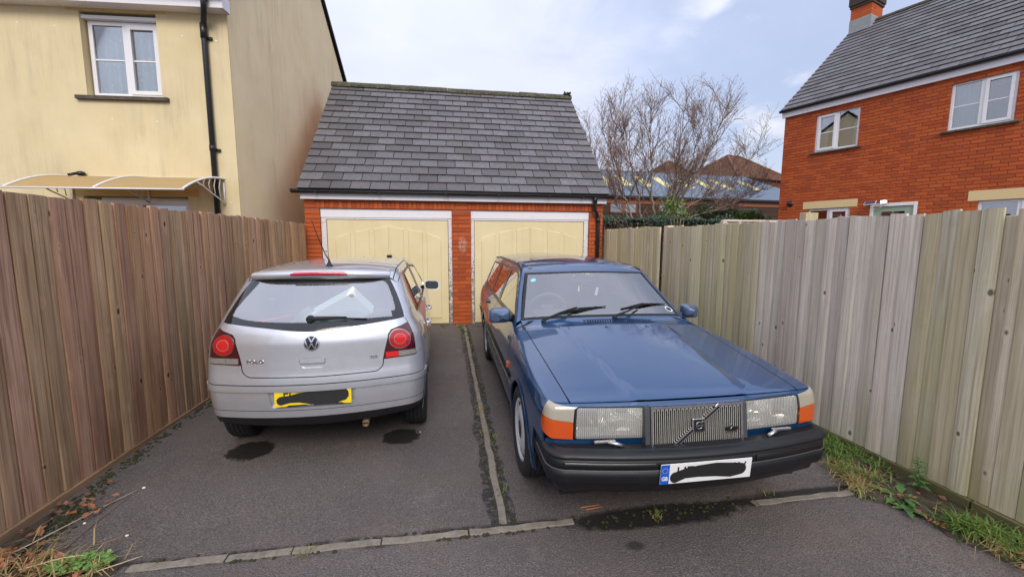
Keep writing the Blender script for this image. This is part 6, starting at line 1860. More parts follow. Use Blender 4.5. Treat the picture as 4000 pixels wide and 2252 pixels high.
# front: corner lamps, headlamps, valance
zt, zb = .766, .596
ui = U(.682, .15); uo = U(.835, .30)
for s in (1, -1):
    mid = .690
    w_ = [(ui + .004, mid), (ui + .004, zt), (U(.74, .185), zt + .008), (U(.795, .235), zt + .022), (U(.822, .25), mid + .028)]
    a_ = [(ui + .004, zb), (ui + .004, mid - .002), (U(.822, .25), mid + .026), (U(.828, .255), .64), (U(.78, .19), zb + .006)]
    if s < 0: w_, a_ = mir(w_), mir(a_)
    L_ = panel('corner_lamp', H, rad, w_, 'lens_milky', VO, sp=.014, off=.006, skirt=.012)
    panel('indicator_lens', H, rad, a_, 'lens_amber', L_, sp=.014, off=.006, skirt=.012)
    hp = [(U(.290, .128), zb - .008), (U(.290, .128), zt - .008), (ui - .006, zt), (ui - .006, zb)]
    if s < 0: hp = mir(hp)
    hl = panel('headlamp', H, rad, rounded(hp, .012, 3), 'car_black', VO, sp=.03, off=-.06, skirt=0)
    # reflector bowls behind a ribbed lens
    y0, y1 = .300, .672
    def bowl(ya, yb, za, zb_, depth, nm='reflector'):
        uu, vv = np.meshgrid(np.linspace(-1, 1, 11), np.linspace(-1, 1, 11), indexing='ij')
        yy_ = (ya + yb) / 2 + uu * (yb - ya) / 2; zz_ = (za + zb_) / 2 + vv * (zb_ - za) / 2
        o, d = flat.rays(np.stack([yy_.ravel(), zz_.ravel()], 1)); p_, _ = H.hit(o, d, 3.2, 160)
        xx = p_[:, 0].reshape(uu.shape) + .012 + depth * (1 - np.maximum(abs(uu), abs(vv)) ** 2.2)
        m_ = MB(); m_.grid([[(xx[i, j], s * yy_[i, j], zz_[i, j]) for j in range(11)] for i in range(11)], False); m_.build(nm, 'lamp_reflector', hl, local=True)
    def onx(y, z): p, _ = onhull(H, flat, (y, z)); return p.x
    bowl(.500, .672, zb + .006, zt - .006, .075); bowl(.300, .492, .682, zt - .010, .055); bowl(.300, .492, zb + .004, .676, .035)
    for (ya_, yb_, za_, zb_) in ((.488, .504, zb + .002, zt - .004), (.298, .492, .676, .684)):
        q = MB(); xx_ = onx((ya_ + yb_) / 2, (za_ + zb_) / 2); q.box(xx_ + .008, xx_ + .03, min(s * ya_, s * yb_), max(s * ya_, s * yb_), za_, zb_); q.build('lamp_divider', 'lamp_reflector', hl, local=True)
    q = MB(); q.tube([(onx(.585, .68) + .02, s * .585, .68), (onx(.585, .68) + .07, s * .585, .68)], .014, 10); q.sphere((onx(.585, .68) + .02, s * .585, .68), .016); q.build('bulb', 'lamp_clear', hl, local=True)
    panel('headlamp_lens', H, rad, rounded(hp, .012, 3), 'headlamp_glass', hl, sp=.02, off=.004, skirt=.01)
    ribbon('lamp_seal', H, rad, rounded(hp, .012, 3), .010, 'black_rubber', hl, off=.006, closed=True)
    if True:
        q = MB(); yy = s * .50
        q.tube([(.07, s * .43, .572), (.075, s * .47, .588), (.09, s * .52, .592)], [.012, .011, .009], 8)
        q.bbox(.082, .100, min(s * .47, s * .59), max(s * .47, s * .59), .588, .604, .004)
        q.build('headlamp_wiper', 'dull_chrome', hl, local=True)
val = [(-U(.80, .22), .50), (-U(.80, .22), zb - .006), (-U(.28, .13), zb - .012), (U(.28, .13), zb - .012), (U(.80, .22), zb - .006), (U(.80, .22), .50)]
panel('front_valance', H, rad, val, BLU, VO, sp=.03)
panel('lamp_shroud', H, rad, [(-U(.70, .16), zb - .02), (-U(.70, .16), zt + .004), (U(.70, .16), zt + .004), (U(.70, .16), zb - .02)], 'arch_black', VO, sp=.05, off=-.10, skirt=0)
# grille
gy0, gy1, gz0, gz1 = -.277, .272, .548, .768
gr = MB()
fxg = .070
def gx(z): return fxg + (z - gz0) * .14      # leans back
def bar(mb, ya, za, yb, zb_, w, d0=0.0, d1=.03, horizontal=True):
    if horizontal: mb.add([(gx(za) + d0, ya, za), (gx(za) + d0, yb, za), (gx(zb_) + d0, yb, zb_), (gx(zb_) + d0, ya, zb_), (gx(za) + d1, ya, za), (gx(za) + d1, yb, za), (gx(zb_) + d1, yb, zb_), (gx(zb_) + d1, ya, zb_)], [(0, 3, 2, 1), (4, 5, 6, 7), (0, 1, 5, 4), (2, 3, 7, 6), (1, 2, 6, 5), (3, 0, 4, 7)])
bar(gr, gy0, gz0, gy1, gz0 + .012, 0, -.004, .06); bar(gr, gy0, gz1 - .012, gy1, gz1, 0, -.004, .06)
bar(gr, gy0, gz0 + .012, gy0 + .011, gz1 - .012, 0, -.004, .06); bar(gr, gy1 - .011, gz0 + .012, gy1, gz1 - .012, 0, -.004, .06)
grille = gr.build('grille', 'chrome', VO, local=True)
q = MB(); bar(q, gy0 + .008, gz0 + .008, gy1 - .008, gz1 - .008, 0, .018, .022); q.build('grille_back', 'arch_black', grille, local=True)
for y in (gy0 - .03, gy1 + .002):
    q = MB(); bar(q, y, gz0 + .0, y + .028, gz1 - .004, 0, .004, .065); q.build('grille_surround', 'bead_grey', grille, local=True)
nb = 22; pitch = (gy1 - gy0 - .022) / nb
plain('grille_bar', (.50, .475, .41), .4, .25, var=.2, scale=30)
for k in range(nb):
    y = gy0 + .011 + (k + .5) * pitch
    q = MB()
    for a, b_, d in ((-.0078, -.0048, .0), (.0048, .0078, .0)):
        bar(q, y + a, gz0 + .014, y + b_, gz1 - .016, 0, .004, .009)
    bar(q, y - .0048, gz1 - .022, y + .0048, gz1 - .016, 0, .004, .009)
    q.build('grille_bar', 'grille_bar', grille, local=True)
q = MB()
def diag(mb, w, d0, d1, k0=0, k1=1):
    A = np.array([.135, gz0 + .010]); B = np.array([-.135, gz1 - .010])   # from lower image-left to upper image-right
    A, B = A + (B - A) * k0, A + (B - A) * k1
    t = (B - A) / np.linalg.norm(B - A); n = np.array([-t[1], t[0]]) * w / 2
    c = [A + n, B + n, B - n, A - n]
    mb.add([(gx(p[1]) + d0, p[0], p[1]) for p in c] + [(gx(p[1]) + d1, p[0], p[1]) for p in c], [(0, 1, 2, 3), (0, 4, 5, 1), (1, 5, 6, 2), (2, 6, 7, 3), (3, 7, 4, 0)])
diag(q, .026, -.006, .006); q.build('diagonal_bar', 'chrome', grille, local=True)
q = MB(); diag(q, .012, -.0075, -.006, .02, .98); q.build('diagonal_inlay', 'car_black', grille, local=True)
Mb = Matrix.Translation((gx(.66) - .004, -.003, .660)) @ Matrix(((0, 0, -1, 0), (-1, 0, 0, 0), (0, 1, 0, 0), (0, 0, 0, 1))) @ Matrix.Rotation(R(-8), 4, 'X')
q = MB(); q.bbox(-.035, .035, -.037, .037, -.004, .009, .003, Mb); bdg = q.build('badge', 'chrome', grille, local=True)
q = MB(); q.bbox(-.031, .031, -.033, .033, .0, .0105, .002, Mb); q.build('badge_face', 'car_black', bdg, local=True)
q = MB(); q.lathe([(.020, .0108), (.020, .0122), (.0165, .0122), (.0165, .0108)], 28, Mb @ Matrix.Rotation(R(-90), 4, 'Y')); q.tube([Mb @ Vector((.013, .014, .0118)), Mb @ Vector((.022, .024, .0118))], .0016, 6); q.tube([Mb @ Vector((.022, .024, .0118)), Mb @ Vector((.014, .0245, .0118))], .0014, 6); q.tube([Mb @ Vector((.022, .024, .0118)), Mb @ Vector((.0225, .0155, .0118))], .0014, 6); q.build('badge_ring', 'dull_chrome', bdg, local=True)
q = MB(); q.box(-.026, .026, -.0065, .0065, .0108, .0126, Mb); q.build('badge_band', 'car_black', bdg, local=True)
text_on('lettering', H, 'VOLVO', 0, 0, .0125, 'dull_chrome', bdg, Mx=Mb @ Matrix.Translation((0, 0, .0127)), ext=.0004, bold=.0004, sx=1.1)
Ml = Matrix.Translation((gx(.628) - .002, -.205, .622)) @ Matrix(((0, 0, -1, 0), (-1, 0, 0, 0), (0, 1, 0, 0), (0, 0, 0, 1)))
q = MB(); q.box(-.036, .036, -.004, .016, 0, .004, Ml); lb = q.build('lambda_badge', 'car_black', grille, local=True)
text_on('lettering', H, 'LAMBDA SOND', 0, 0, .012, 'dull_chrome', lb, Mx=Ml @ Matrix.Translation((0, -.010, .003)), ext=.001, bold=.0004, sx=.78)
q = MB(); q.tube([Ml @ Vector((-.012, .031, .005)), Ml @ Vector((-.004, .031, .005)), Ml @ Vector((.013, .002, .005))], .0026, 6); q.tube([Ml @ Vector((.0, .018, .005)), Ml @ Vector((-.013, .002, .005))], .0026, 6); q.build('lambda_mark', 'dull_chrome', lb, local=True)
# wrap-round bumper: section swept along its plan line
path = []
def bump_plan():
    pts = []
    for x in np.linspace(.50, .16, 6): pts.append((x, .842))
    for a in np.linspace(0, 90, 12)[1:]: pts.append((.16 - .115 * math.sin(R(a)),   .842 - .115 * (1 - math.cos(R(a)))))
    x1, y1 = pts[-1]
    for t in np.linspace(0, 1, 16)[1:]:
        y = y1 * (1 - t); pts.append((x1 - .080 * (1 - (y / y1) ** 2), y))
    return pts
hp_ = bump_plan(); full = hp_ + [(x, -y) for x, y in hp_[::-1][1:]]
fp = np.array(full); tg = np.gradient(fp, axis=0); tg /= np.linalg.norm(tg, axis=1, keepdims=True); nv = np.stack([tg[:, 1], -tg[:, 0]], 1)
nv *= np.sign((nv * (fp - np.array([.5, 0]))).sum(1))[:, None]
def sweep(secs, name, mat, par, i0=0, i1=None, smooth=True):
    m_ = MB(); i1 = i1 or len(fp)
    P_ = [[(fp[i, 0] + nv[i, 0] * n_, fp[i, 1] + nv[i, 1] * n_, z_) for n_, z_ in secs] for i in range(i0, i1)]
    m_.grid(P_, smooth)
    for r_ in (P_[0], P_[-1]): m_.add(r_, [tuple(range(len(r_)))])
    return m_.build(name, mat, par, local=True)
sec_up = [(-.12, .566), (-.055, .572), (-.045, .574), (-.041, .569), (-.036, .569), (-.010, .565), (.000, .560), (.007, .551), (.008, .543), (.003, .537), (-.006, .535), (-.008, .531), (-.006, .527), (-.003, .524), (-.003, .482), (-.006, .478), (.002, .475), (.002, .440), (-.002, .412), (-.008, .396), (-.03, .388), (-.10, .385)]
fb = sweep(sec_up, 'front_bumper', 'bumper_black', VO)
sec_in = [(-.003, .520), (.0022, .518), (.0022, .486), (-.003, .484)]
n_ = len(fp); c0 = n_ // 2
sweep(sec_in, 'bumper_inset', 'car_black', fb, 14, c0 - 5); sweep(sec_in, 'bumper_inset', 'car_black', fb, c0 + 6, n_ - 14)
sec_lo = [(-.12, .388), (-.045, .388), (-.045, .365), (-.052, .335), (-.075, .315), (-.12, .312)]
sweep(sec_lo, 'air_dam', 'car_black', fb, 6, n_ - 6)
sec_st = [(-.002, .4795), (.004, .4785), (.004, .4755), (-.002, .4745)]
sweep(sec_st, 'bumper_bead', 'bead_grey', fb, 2, n_ - 2)
# front plate
Mq = Matrix.Translation((-.036, .012, .4615)) @ Matrix(((0, 0, -1, 0), (-1, 0, 0, 0), (0, 1, 0, 0), (0, 0, 0, 1))) @ Matrix.Rotation(R(4), 4, 'X')
q = MB(); q.bbox(-.26, .26, -.0565, .0565, -.003, .003, .0015, Mq); pl = q.build('number_plate', 'plate_white', VO, local=True)
q = MB(); q.box(-.2597, -.212, -.056, .056, .0031, .0036, Mq); eb = q.build('country_band', 'euro_blue', pl, local=True)
text_on('lettering', H, 'GB', 0, 0, .031, 'plate_white', eb, Mx=Mq @ Matrix.Translation((-.236, -.025, .0038)), ext=.0003, bold=.0010, sx=.85)
for k in range(12):
    a = R(30 * k); q = MB(); q.prism([(-.236 + .0145 * math.cos(a) + .0018 * math.cos(b_), .022 + .0145 * math.sin(a) + .0018 * math.sin(b_)) for b_ in np.linspace(0, 2 * math.pi, 6)[:-1]], .0036, .004, Mq); q.build('star', 'plate_yellow', eb, local=True)
text_on('lettering', H, 'H7', 0, 0, .098, 'plate_ink', pl, Mx=Mq @ Matrix.Translation((-.125, .0, .0034)), ext=.0004, bold=.001, sx=.8)
text_on('lettering', H, '3', 0, 0, .098, 'plate_ink', pl, Mx=Mq @ Matrix.Translation((.0, .0, .0034)), ext=.0004, bold=.001, sx=.8)
text_on('lettering', H, 'CV', 0, 0, .098, 'plate_ink', pl, Mx=Mq @ Matrix.Translation((.175, .0, .0034)), ext=.0004, bold=.001, sx=.8)
blob(pl, [(-.175, -.020, .032), (-.12, .0, .030), (-.05, .006, .034), (.05, .007, .040), (.14, -.002, .042), (.195, .0, .034)], .0048, M=Mq)
# wipers, stickers
def scr(x, y): return onhull(H, top, (x, y))
for (xa, ya), (xb, yb), (xc, yc), (bx0, by0), (bx1, by1) in (((1.455, .555), (1.50, .40), (1.545, .245), (1.515, .44), (1.555, -.03)), ((1.432, -.065), (1.475, -.19), (1.56, -.34), (1.53, -.16), (1.655, -.645))):
    q = MB(); p0, n0 = scr(xa, ya); p1, n1 = scr(xb, yb); p2, n2 = scr(xc, yc)
    q.lathe([(.020, -.01), (.020, .016), (.014, .024), (0, .025)], 14, Matrix.Translation(p0) @ n0.to_track_quat('X', 'Z').to_matrix().to_4x4())
    q.tube([p0 + n0 * .018, p1 + n1 * .036, p2 + n2 * .028], [.012, .009, .006], 8)
    e0, m0 = scr(bx0, by0); e1, m1 = scr(bx1, by1)
    pts = []
    for t in np.linspace(0, 1, 7):
        p_, n_ = scr(bx0 + (bx1 - bx0) * t, by0 + (by1 - by0) * t); pts.append(p_ + n_ * .008)
    q.tube(pts, [.005] + [.0065] * 5 + [.004], 6)
    q.tube([pts[1] + m0 * .004, (pts[2] + pts[3]) / 2 + m0 * .02, pts[5] + m0 * .004], [.004, .007, .004], 6)
    q.build('wiper', 'black_rubber', VO, local=True)
def sticker(x, y, r, mat, ring=0, nm='sticker', off=.002, st=1.0):
    q = MB(); P_ = []
    for rr in ((r, ring) if ring else (r, 0.0)):
        aa = np.linspace(0, 2 * math.pi, 25)[:-1]
        o, d = top.rays(np.stack([x + rr * .85 * np.cos(aa), y + rr * st * np.sin(aa)], 1)); p_, _ = H.hit(o, d, 3.2, 160); p_ = p_ + H.grad(p_) * off
        P_.append([tuple(q_) for q_ in p_])
    q.grid(P_, True, True); q.build(nm, mat, wsn, local=True)
sticker(1.955, .545, .026, 'sticker_blue'); sticker(1.60, -.655, .036, 'white_metal', .026, 'disc_holder'); sticker(1.60, -.655, .026, 'car_black', 0, 'disc')
# floor, cabin
q = MB(); q.box(.50, 4.5, -.50, .50, .22, .28); q.box(1.27, 3.26, -.80, .80, .20, .26); q.box(.20, .52, -.74, .74, .24, .30); q.build('floor_pan', 'arch_black', VO, local=True)
q = MB(); q.box(1.2, 4.6, -.74, .74, .30, .34); q.build('cabin_floor', 'cabin_trim', VO, local=True)
q = MB(); q.bbox(1.50, 1.92, -.72, .72, .70, .945, .06); q.bbox(1.62, 1.95, .22, .58, .90, .985, .03); q.build('dashboard', 'cabin_trim', VO, local=True)
q = MB(); q.box(2.15, 4.4, -.55, .55, 1.365, 1.37); q.build('headlining', 'cabin_pale', VO, local=True)
q = MB()
Mw = Matrix.Translation((2.06, .385, .955)) @ Matrix.Rotation(R(-24), 4, 'Y')
ring = [Mw @ Vector((0, .185 * math.cos(a), .185 * math.sin(a))) for a in np.linspace(0, 2 * math.pi, 33)]
q.tube(ring, .016, 8, caps=False); q.bbox(-.02, .03, -.07, .07, -.05, .05, .02, Mw); q.tube([Mw @ Vector((0, -.18, -.02)), Mw @ Vector((0, -.05, 0))], .014); q.tube([Mw @ Vector((0, .18, -.02)), Mw @ Vector((0, .05, 0))], .014); q.tube([Mw @ Vector((0, 0, -.18)), Mw @ Vector((0, 0, -.03))], .014)
q.build('steering_wheel', 'cabin_trim', VO, local=True)
for yy in (.38, -.38): seat(VO, 2.75, yy, .52, R(-14), 'front_seat', 'seat_cloth', True, .42, .58, -1)
seat(VO, 3.55, 0, 1.30, R(-16), 'rear_seat', 'seat_cloth', False, .42, .54, -1)
q = MB(); q.bbox(2.08, 2.10, -.13, .13, 1.225, 1.285, .015); q.tube([(2.08, 0, 1.28), (2.05, 0, 1.35)], .01); q.build('rear_view_mirror', 'cabin_trim', VO, local=True)
WV = FRAME[VO]
tg_ = thing('paper_tag', WV @ Vector((2.07, -.13, 1.12)), Matrix(WV.to_3x3().to_4x4()), label='small white card hanging from the mirror inside the blue estate', cat='card')
q = MB(); Mt_ = Matrix.Rotation(R(12), 4, 'X'); q.box(-.001, .001, -.014, .014, -.03, .05, Mt_); q.build('card', 'white_metal', tg_, local=True)
q = MB(); q.tube([(0, 0, .05), (0, .02, .11)], .001, 4); q.build('string', 'black_rubber', tg_, local=True)
cl_ = thing('red_cloth', WV @ Vector((2.72, .05, .87)), Matrix(WV.to_3x3().to_4x4()), label='red cloth over the front seats inside the blue estate', cat='cloth')
q = MB(); P_ = []
for i in range(9): P_.append([(-.02 + .10 * math.cos(j * .5) * .3, -.32 + i * .08, .14 - .015 * j + .02 * math.sin(i * 1.3 + j)) for j in range(8)])
q.grid(P_, True); q.build('folds', 'red_plastic', cl_, local=True)
# ------------------------------------------------------------------ bare tree behind the garage
def bez(pts, n=10):
    return [Vector(p) for p in curve(pts, n)]
TR = thing('bare_tree', (6.9, 13.0, 0), label='bare multi-stemmed winter tree behind the garage roof', cat='tree')
tk, br_, tw = MB(), MB(), MB()
stems = [([(6.05, 13, 0), (6.0, 13, 2.2), (5.55, 13, 3.6), (4.95, 12.9, 5.4)], .075), ([(6.35, 13.2, 0), (6.4, 13.2, 2.4), (6.1, 13.3, 4.2), (5.55, 13.2, 6.2)], .07), ([(6.75, 13.1, 0), (6.8, 13.1, 2.3), (6.7, 13.2, 4.0), (6.5, 13.0, 6.3)], .07),
         ([(7.0, 12.9, 0), (7.02, 12.9, 2.2), (7.35, 12.8, 4.0), (7.4, 12.6, 6.5)], .075), ([(7.25, 12.9, 0), (7.3, 12.9, 2.2), (8.15, 12.8, 4.2), (9.0, 12.7, 6.7)], .075), ([(7.35, 13.1, 0), (7.55, 13.1, 2.2), (8.8, 13.1, 3.4), (10.15, 13.0, 4.8)], .06),
         ([(6.9, 12.7, 0), (7.0, 12.7, 2.3), (7.7, 12.6, 4.3), (8.15, 12.6, 6.4)], .06), ([(5.9, 12.8, 0), (5.8, 12.8, 2.2), (5.15, 12.7, 3.0), (4.45, 12.6, 4.6)], .045), ([(7.5, 12.9, 0.2), (7.7, 12.9, 2.1), (9.0, 12.7, 2.75), (10.0, 12.6, 3.5)], .04)]
rnd = random.Random(11)
def twist(p, d, L, seg, wob, up):
    out = [p.copy()]; d = d.normalized()
    for k in range(seg):
        d = (d + Vector((rnd.gauss(0, wob), rnd.gauss(0, wob), rnd.gauss(0, wob) + up))).normalized()
        p = p + d * (L / seg); out.append(p.copy())
    return out
cat = MB()
for pts, r0 in stems:
    sp_ = bez([(x_, y_, z_ if z_ < 2.3 else 2.3 + (z_ - 2.3) * .80) for x_, y_, z_ in pts], 9); n = len(sp_)
    for i in range(1, n - 1): sp_[i] += Vector((rnd.gauss(0, .03), rnd.gauss(0, .03), 0))
    tk.tube(sp_, [r0 * .72 * (1 - .85 * i / (n - 1)) for i in range(n)], 8)
    for k in range(20):
        t = rnd.uniform(.34, 1.0); i = min(n - 2, int(t * (n - 1))); p = sp_[i].lerp(sp_[i + 1], rnd.random()); tg_ = (sp_[i + 1] - sp_[i]).normalized()
        d = (tg_ * .9 + Vector((rnd.uniform(-1, 1), rnd.uniform(-1, 1), rnd.uniform(0, .55))) * .8)
        L = rnd.uniform(.8, 1.9) * (1.15 - .5 * t); b1 = twist(p, d, L, 6, .13, .07)
        rb = r0 * .22 * (1.1 - .6 * t); br_.tube(b1, [rb * (1 - .8 * j / 6) + .003 for j in range(7)], 5)
        for q in range(8):
            j = rnd.randint(1, 5); p2 = b1[j].lerp(b1[j + 1], rnd.random()); d2 = (b1[j + 1] - b1[j]).normalized() * .8 + Vector((rnd.uniform(-1, 1), rnd.uniform(-1, 1), rnd.uniform(-.1, .7))) * .75
            b2 = twist(p2, d2, rnd.uniform(.35, .95), 5, .16, .05); tw.tube(b2, [.0062, .0055, .0048, .0042, .0035, .0028], 3, caps=False)
            for w in range(4):
                j2 = rnd.randint(1, 4); d3 = (b2[j2 + 1] - b2[j2]).normalized() * .7 + Vector((rnd.uniform(-1, 1), rnd.uniform(-1, 1), rnd.uniform(-.2, .6))) * .7
                b3 = twist(b2[j2], d3, rnd.uniform(.15, .45), 3, .2, .02); tw.tube(b3, [.004, .0035, .003, .0026], 3, caps=False)
                if rnd.random() < .35:
                    e = b3[-1]; cat.tube([e, e + Vector((rnd.uniform(-.01, .01), 0, -.025)), e + Vector((rnd.uniform(-.015, .015), 0, -.06))], [.004, .007, .004], 4, caps=False)
tk.build('trunk', 'bark', TR); br_.build('branches', 'twig', TR); tw.build('crown', 'twig', TR)
plain('catkin', (.40, .29, .18), .9, var=.3); cat.build('catkins', 'catkin', TR)

# ------------------------------------------------------------------ foliage helpers
def leafq(mb, c, n, s, r=None):
    """a small folded leaf: two triangles"""
    r = r or rnd
    n = Vector(n).normalized(); a = n.cross(Vector((r.uniform(-1, 1), r.uniform(-1, 1), r.uniform(-1, 1)))).normalized(); b_ = n.cross(a)
    c = Vector(c); w = s * .42
    mb.add([c - a * s * .5, c + b_ * w * .8 + n * s * .08, c + a * s * .5, c - b_ * w * .8 + n * s * .08], [(0, 1, 2), (0, 2, 3)])
def rv(): return Vector((rnd.gauss(0, 1), rnd.gauss(0, 1), rnd.gauss(0, 1)))
IW = thing('garden_wall', (6.6, 11.85, 0), label='dark brown timber garden wall overgrown with ivy, below the tree', cat='wall')
for k in range(16):
    z0 = 0.05 + k * .135
    MB().bbox(4.2, 8.9, 11.84, 11.89, z0, z0 + .128, .006).build('plank', 'dark_timber', IW)
for x in (4.5, 6.3, 8.1): MB().box(x, x + .1, 11.8, 11.84, 0, 2.2).build('post', 'dark_timber', IW)
IV = thing('ivy', (6.4, 11.8, 2.1), label='dark green ivy trailing along the top of the timber garden wall', cat='ivy')
m = MB()
for i in range(3400):
    x = rnd.uniform(4.3, 8.8); h = .10 + .06 * math.sin(x * 3.1) + .05 * math.sin(x * 7.7)
    c = (x, 11.80 + rnd.gauss(0, .09), 2.20 + rnd.gauss(0, .45) * h - (abs(rnd.gauss(0, .10)) if rnd.random() < .35 else 0))
    leafq(m, c, Vector((rnd.gauss(0, .5), -1, rnd.gauss(.5, .5))), rnd.uniform(.045, .085))
m.build('foliage', 'ivy_leaf', IV)
m = MB()
for i in range(26):
    x = rnd.uniform(4.5, 6.2); p = Vector((x, 11.7, 1.5)); m.tube(twist(p, Vector((rnd.uniform(-.5, .5), -.05, 1)), rnd.uniform(.5, 1.2), 6, .16, -.03), [.006] * 7, 4)
m.build('stems', 'twig', IV)
TL = thing('trellis', (6.75, 11.6, 1.6), label='small fan-shaped wooden trellis against the ivy wall', cat='trellis')
for k, a in enumerate(np.linspace(-.22, .22, 5)):
    m = MB(); m.tube([(6.78 + a * .45, 11.6, 1.55), (6.78 + a, 11.6, 2.24)], .012, 6); m.build('slat', 'rustic_wood', TL)
for z, w in ((1.82, .19), (2.02, .23)):
    m = MB(); m.tube([(6.78 - w, 11.58, z), (6.78 + w, 11.58, z)], .011, 6); m.build('slat', 'rustic_wood', TL)
def bush(name, label, mat, c, r, n, size, up=.2, spiky=False):
    B = thing(name, (c[0], c[1], 0), label=label, cat='shrub')
    m = MB()
    cl = [(Vector((rnd.uniform(-1, 1), rnd.uniform(-1, 1), rnd.uniform(-.8, 1))), rnd.uniform(.25, .5)) for _ in range(16)]
    for i in range(n):
        k, rr = rnd.choice(cl); d = rv().normalized(); q = k * .72 + d * rr
        p = Vector((c[0] + q.x * r[0], c[1] + q.y * r[1], c[2] + q.z * r[2]))
        leafq(m, p, d + Vector((0, -.3, up)), size * rnd.uniform(.6, 1.3))
        if spiky and rnd.random() < .3: m.tube([p, p + (d + Vector((0, 0, .3))).normalized() * size * 1.4], [.006, .001], 3, caps=False)
    m.build('crown', mat, B)
    s_ = MB(); 
    for k in range(4): s_.tube([(c[0] + rnd.uniform(-.1, .1), c[1], 0), (c[0] + rnd.uniform(-.3, .3) * r[0], c[1], c[2])], [.03, .012], 5)
    s_.build('trunk', 'bark', B)
bush('conifer_shrub', 'olive-green conifer shrub between the tree and the brick house', 'conifer_leaf', (9.15, 13.4, 2.35), (.85, .5, .72), 5200, .075, .2, True)
bush('laurel_shrub', 'bright green broad-leaved shrub next to the brick house corner', 'laurel_leaf', (10.5, 13.2, 2.25), (1.0, .45, .50), 2300, .12, .5)
bush('leafy_shrub', 'small yellow-green leafy shrub under the tree stems by the ivy', 'laurel_leaf', (7.15, 12.5, 2.5), (.55, .3, .5), 700, .085, .3)
NF = thing('garden_fence', (7.4, 8.6, 0), label='low timber panel with pale capping rail just beyond the right fence', cat='fence')
MB().bbox(6.12, 9.6, 8.56, 8.66, 2.015, 2.055, .006).build('capping_rail', 'fence_wood_pale', NF)
for k in range(16):
    x = 6.15 + k * .215; MB().box(x, x + .21, 8.60, 8.62, 0, 2.015).build('board', 'fence_wood_grey', NF)
MB().bbox(6.10, 6.20, 8.55, 8.67, 0, 2.01, .005).build('post', 'fence_wood_grey', NF)
PT = thing('wooden_post', (9.18, 9.5, 0), label='stout weathered wooden post rising above the fence before the brick house', cat='post')
m = MB(); m.bbox(9.0, 9.36, 9.4, 9.6, 0, 2.30, .012); m.build('post_shaft', 'fence_wood_grey', PT)

# ------------------------------------------------------------------ verge along the right fence
def flat_patch(name, pts, mat, h=.012, parent=None, **kw):
    """low irregular mound with a ragged edge"""
    m = MB(); pts = densify(pts, .06); n = len(pts)
    cx, cy = sum(p[0] for p in pts) / n, sum(p[1] for p in pts) / n
    rows = []
    for t, hh in ((1.0, .002), (.88, .55), (.6, .9), (.3, 1.0)):
        rows.append([(cx + (x - cx) * t + rnd.uniform(-.012, .012), cy + (y - cy) * t + rnd.uniform(-.012, .012), gz(y) + h * hh * rnd.uniform(.6, 1.3) + (.003 if hh < .1 else 0)) for x, y in pts])
    m.grid(rows, True, True); m.add(rows[-1], [tuple(range(n))])
    return m.build(name, mat, parent, **kw)
flat_patch('verge_soil', [(3.16, 0.9), (3.16, 1.9), (3.14, 2.9), (3.08, 3.3), (3.0, 2.95), (2.93, 2.64), (2.78, 2.45), (2.63, 2.2), (2.72, 2.08), (2.83, 1.98), (2.80, 1.79), (2.9, 1.53), (2.93, 1.1)], 'soil', .03, label='narrow strip of bare soil along the foot of the right fence', cat='soil', kind='stuff')
def blades(name, spots, mat, n, h, spread, lean=.5, w=.004, **kw):
    m = MB()
    for (x, y, k) in spots:
        for i in range(int(n * k)):
            a = rnd.uniform(0, 2 * math.pi); rr = abs(rnd.gauss(0, spread)); bx, by = x + rr * math.cos(a), y + rr * math.sin(a)
            if bx > 3.13: bx = 3.13 - rnd.random() * .05
            L = h * rnd.uniform(.45, 1.25); ang = rnd.uniform(0, 2 * math.pi); ln = lean * rnd.uniform(.3, 1.5)
            d = Vector((math.cos(ang), math.sin(ang), 0)); s_ = Vector((-d.y, d.x, 0)) * w * rnd.uniform(.6, 1.4)
            b0 = Vector((bx, by, gz(by) + .004)); p1 = b0 + Vector((0, 0, L * .5)) + d * L * ln * .3; p2 = b0 + Vector((0, 0, max(.008, L * (1 - ln * .35)))) + d * L * ln * .9
            m.add([b0 - s_, b0 + s_, p1 + s_ * .8, p1 - s_ * .8, p2], [(0, 1, 2, 3), (3, 2, 4)])
    return m.build(name, mat, None, kind='stuff', **kw)
G1 = [(3.05, 2.78, 1.2), (2.98, 2.68, 1.2), (3.08, 2.6, .9), (2.9, 2.55, .7), (3.04, 2.95, .5), (2.95, 1.82, 1.0), (3.02, 1.74, 1.2), (2.90, 1.78, .8), (3.06, 1.62, .9), (2.98, 1.6, .6), (2.80, 2.40, .5), (2.86, 2.3, .4), (3.05, 2.4, .4), (3.06, 1.4, .6)]
blades('grass', G1, 'grass_green', 130, .11, .06, 1.1, label='green grass tufts growing along the foot of the right fence', cat='grass')
blades('dry_grass', [(2.82, 2.40, 1.6), (2.75, 2.30, 1.5), (2.90, 2.34, 1.1), (2.72, 2.22, .8), (2.84, 2.48, .8), (2.98, 1.70, .8), (2.92, 1.62, .7), (3.0, 1.5, 1.0), (2.95, 1.35, .8)], 'grass_dry', 120, .08, .065, 1.5, .0025, label='dry straw-coloured grass matted along the right fence verge', cat='grass')
for (x, y, r, lab) in ((2.90, 1.96, .05, 'patch of green moss below the thistle-like weed on the right verge'), (2.97, 1.64, .05, 'bright moss patch near the frame edge on the right verge')):
    flat_patch('moss_patch', [(x + r * 1.7 * math.cos(a) * rnd.uniform(.8, 1.2), y + r * math.sin(a) * rnd.uniform(.8, 1.2)) for a in np.linspace(0, 2 * math.pi, 10)[:-1]], 'moss', .02, label=lab, cat='moss', kind='stuff')
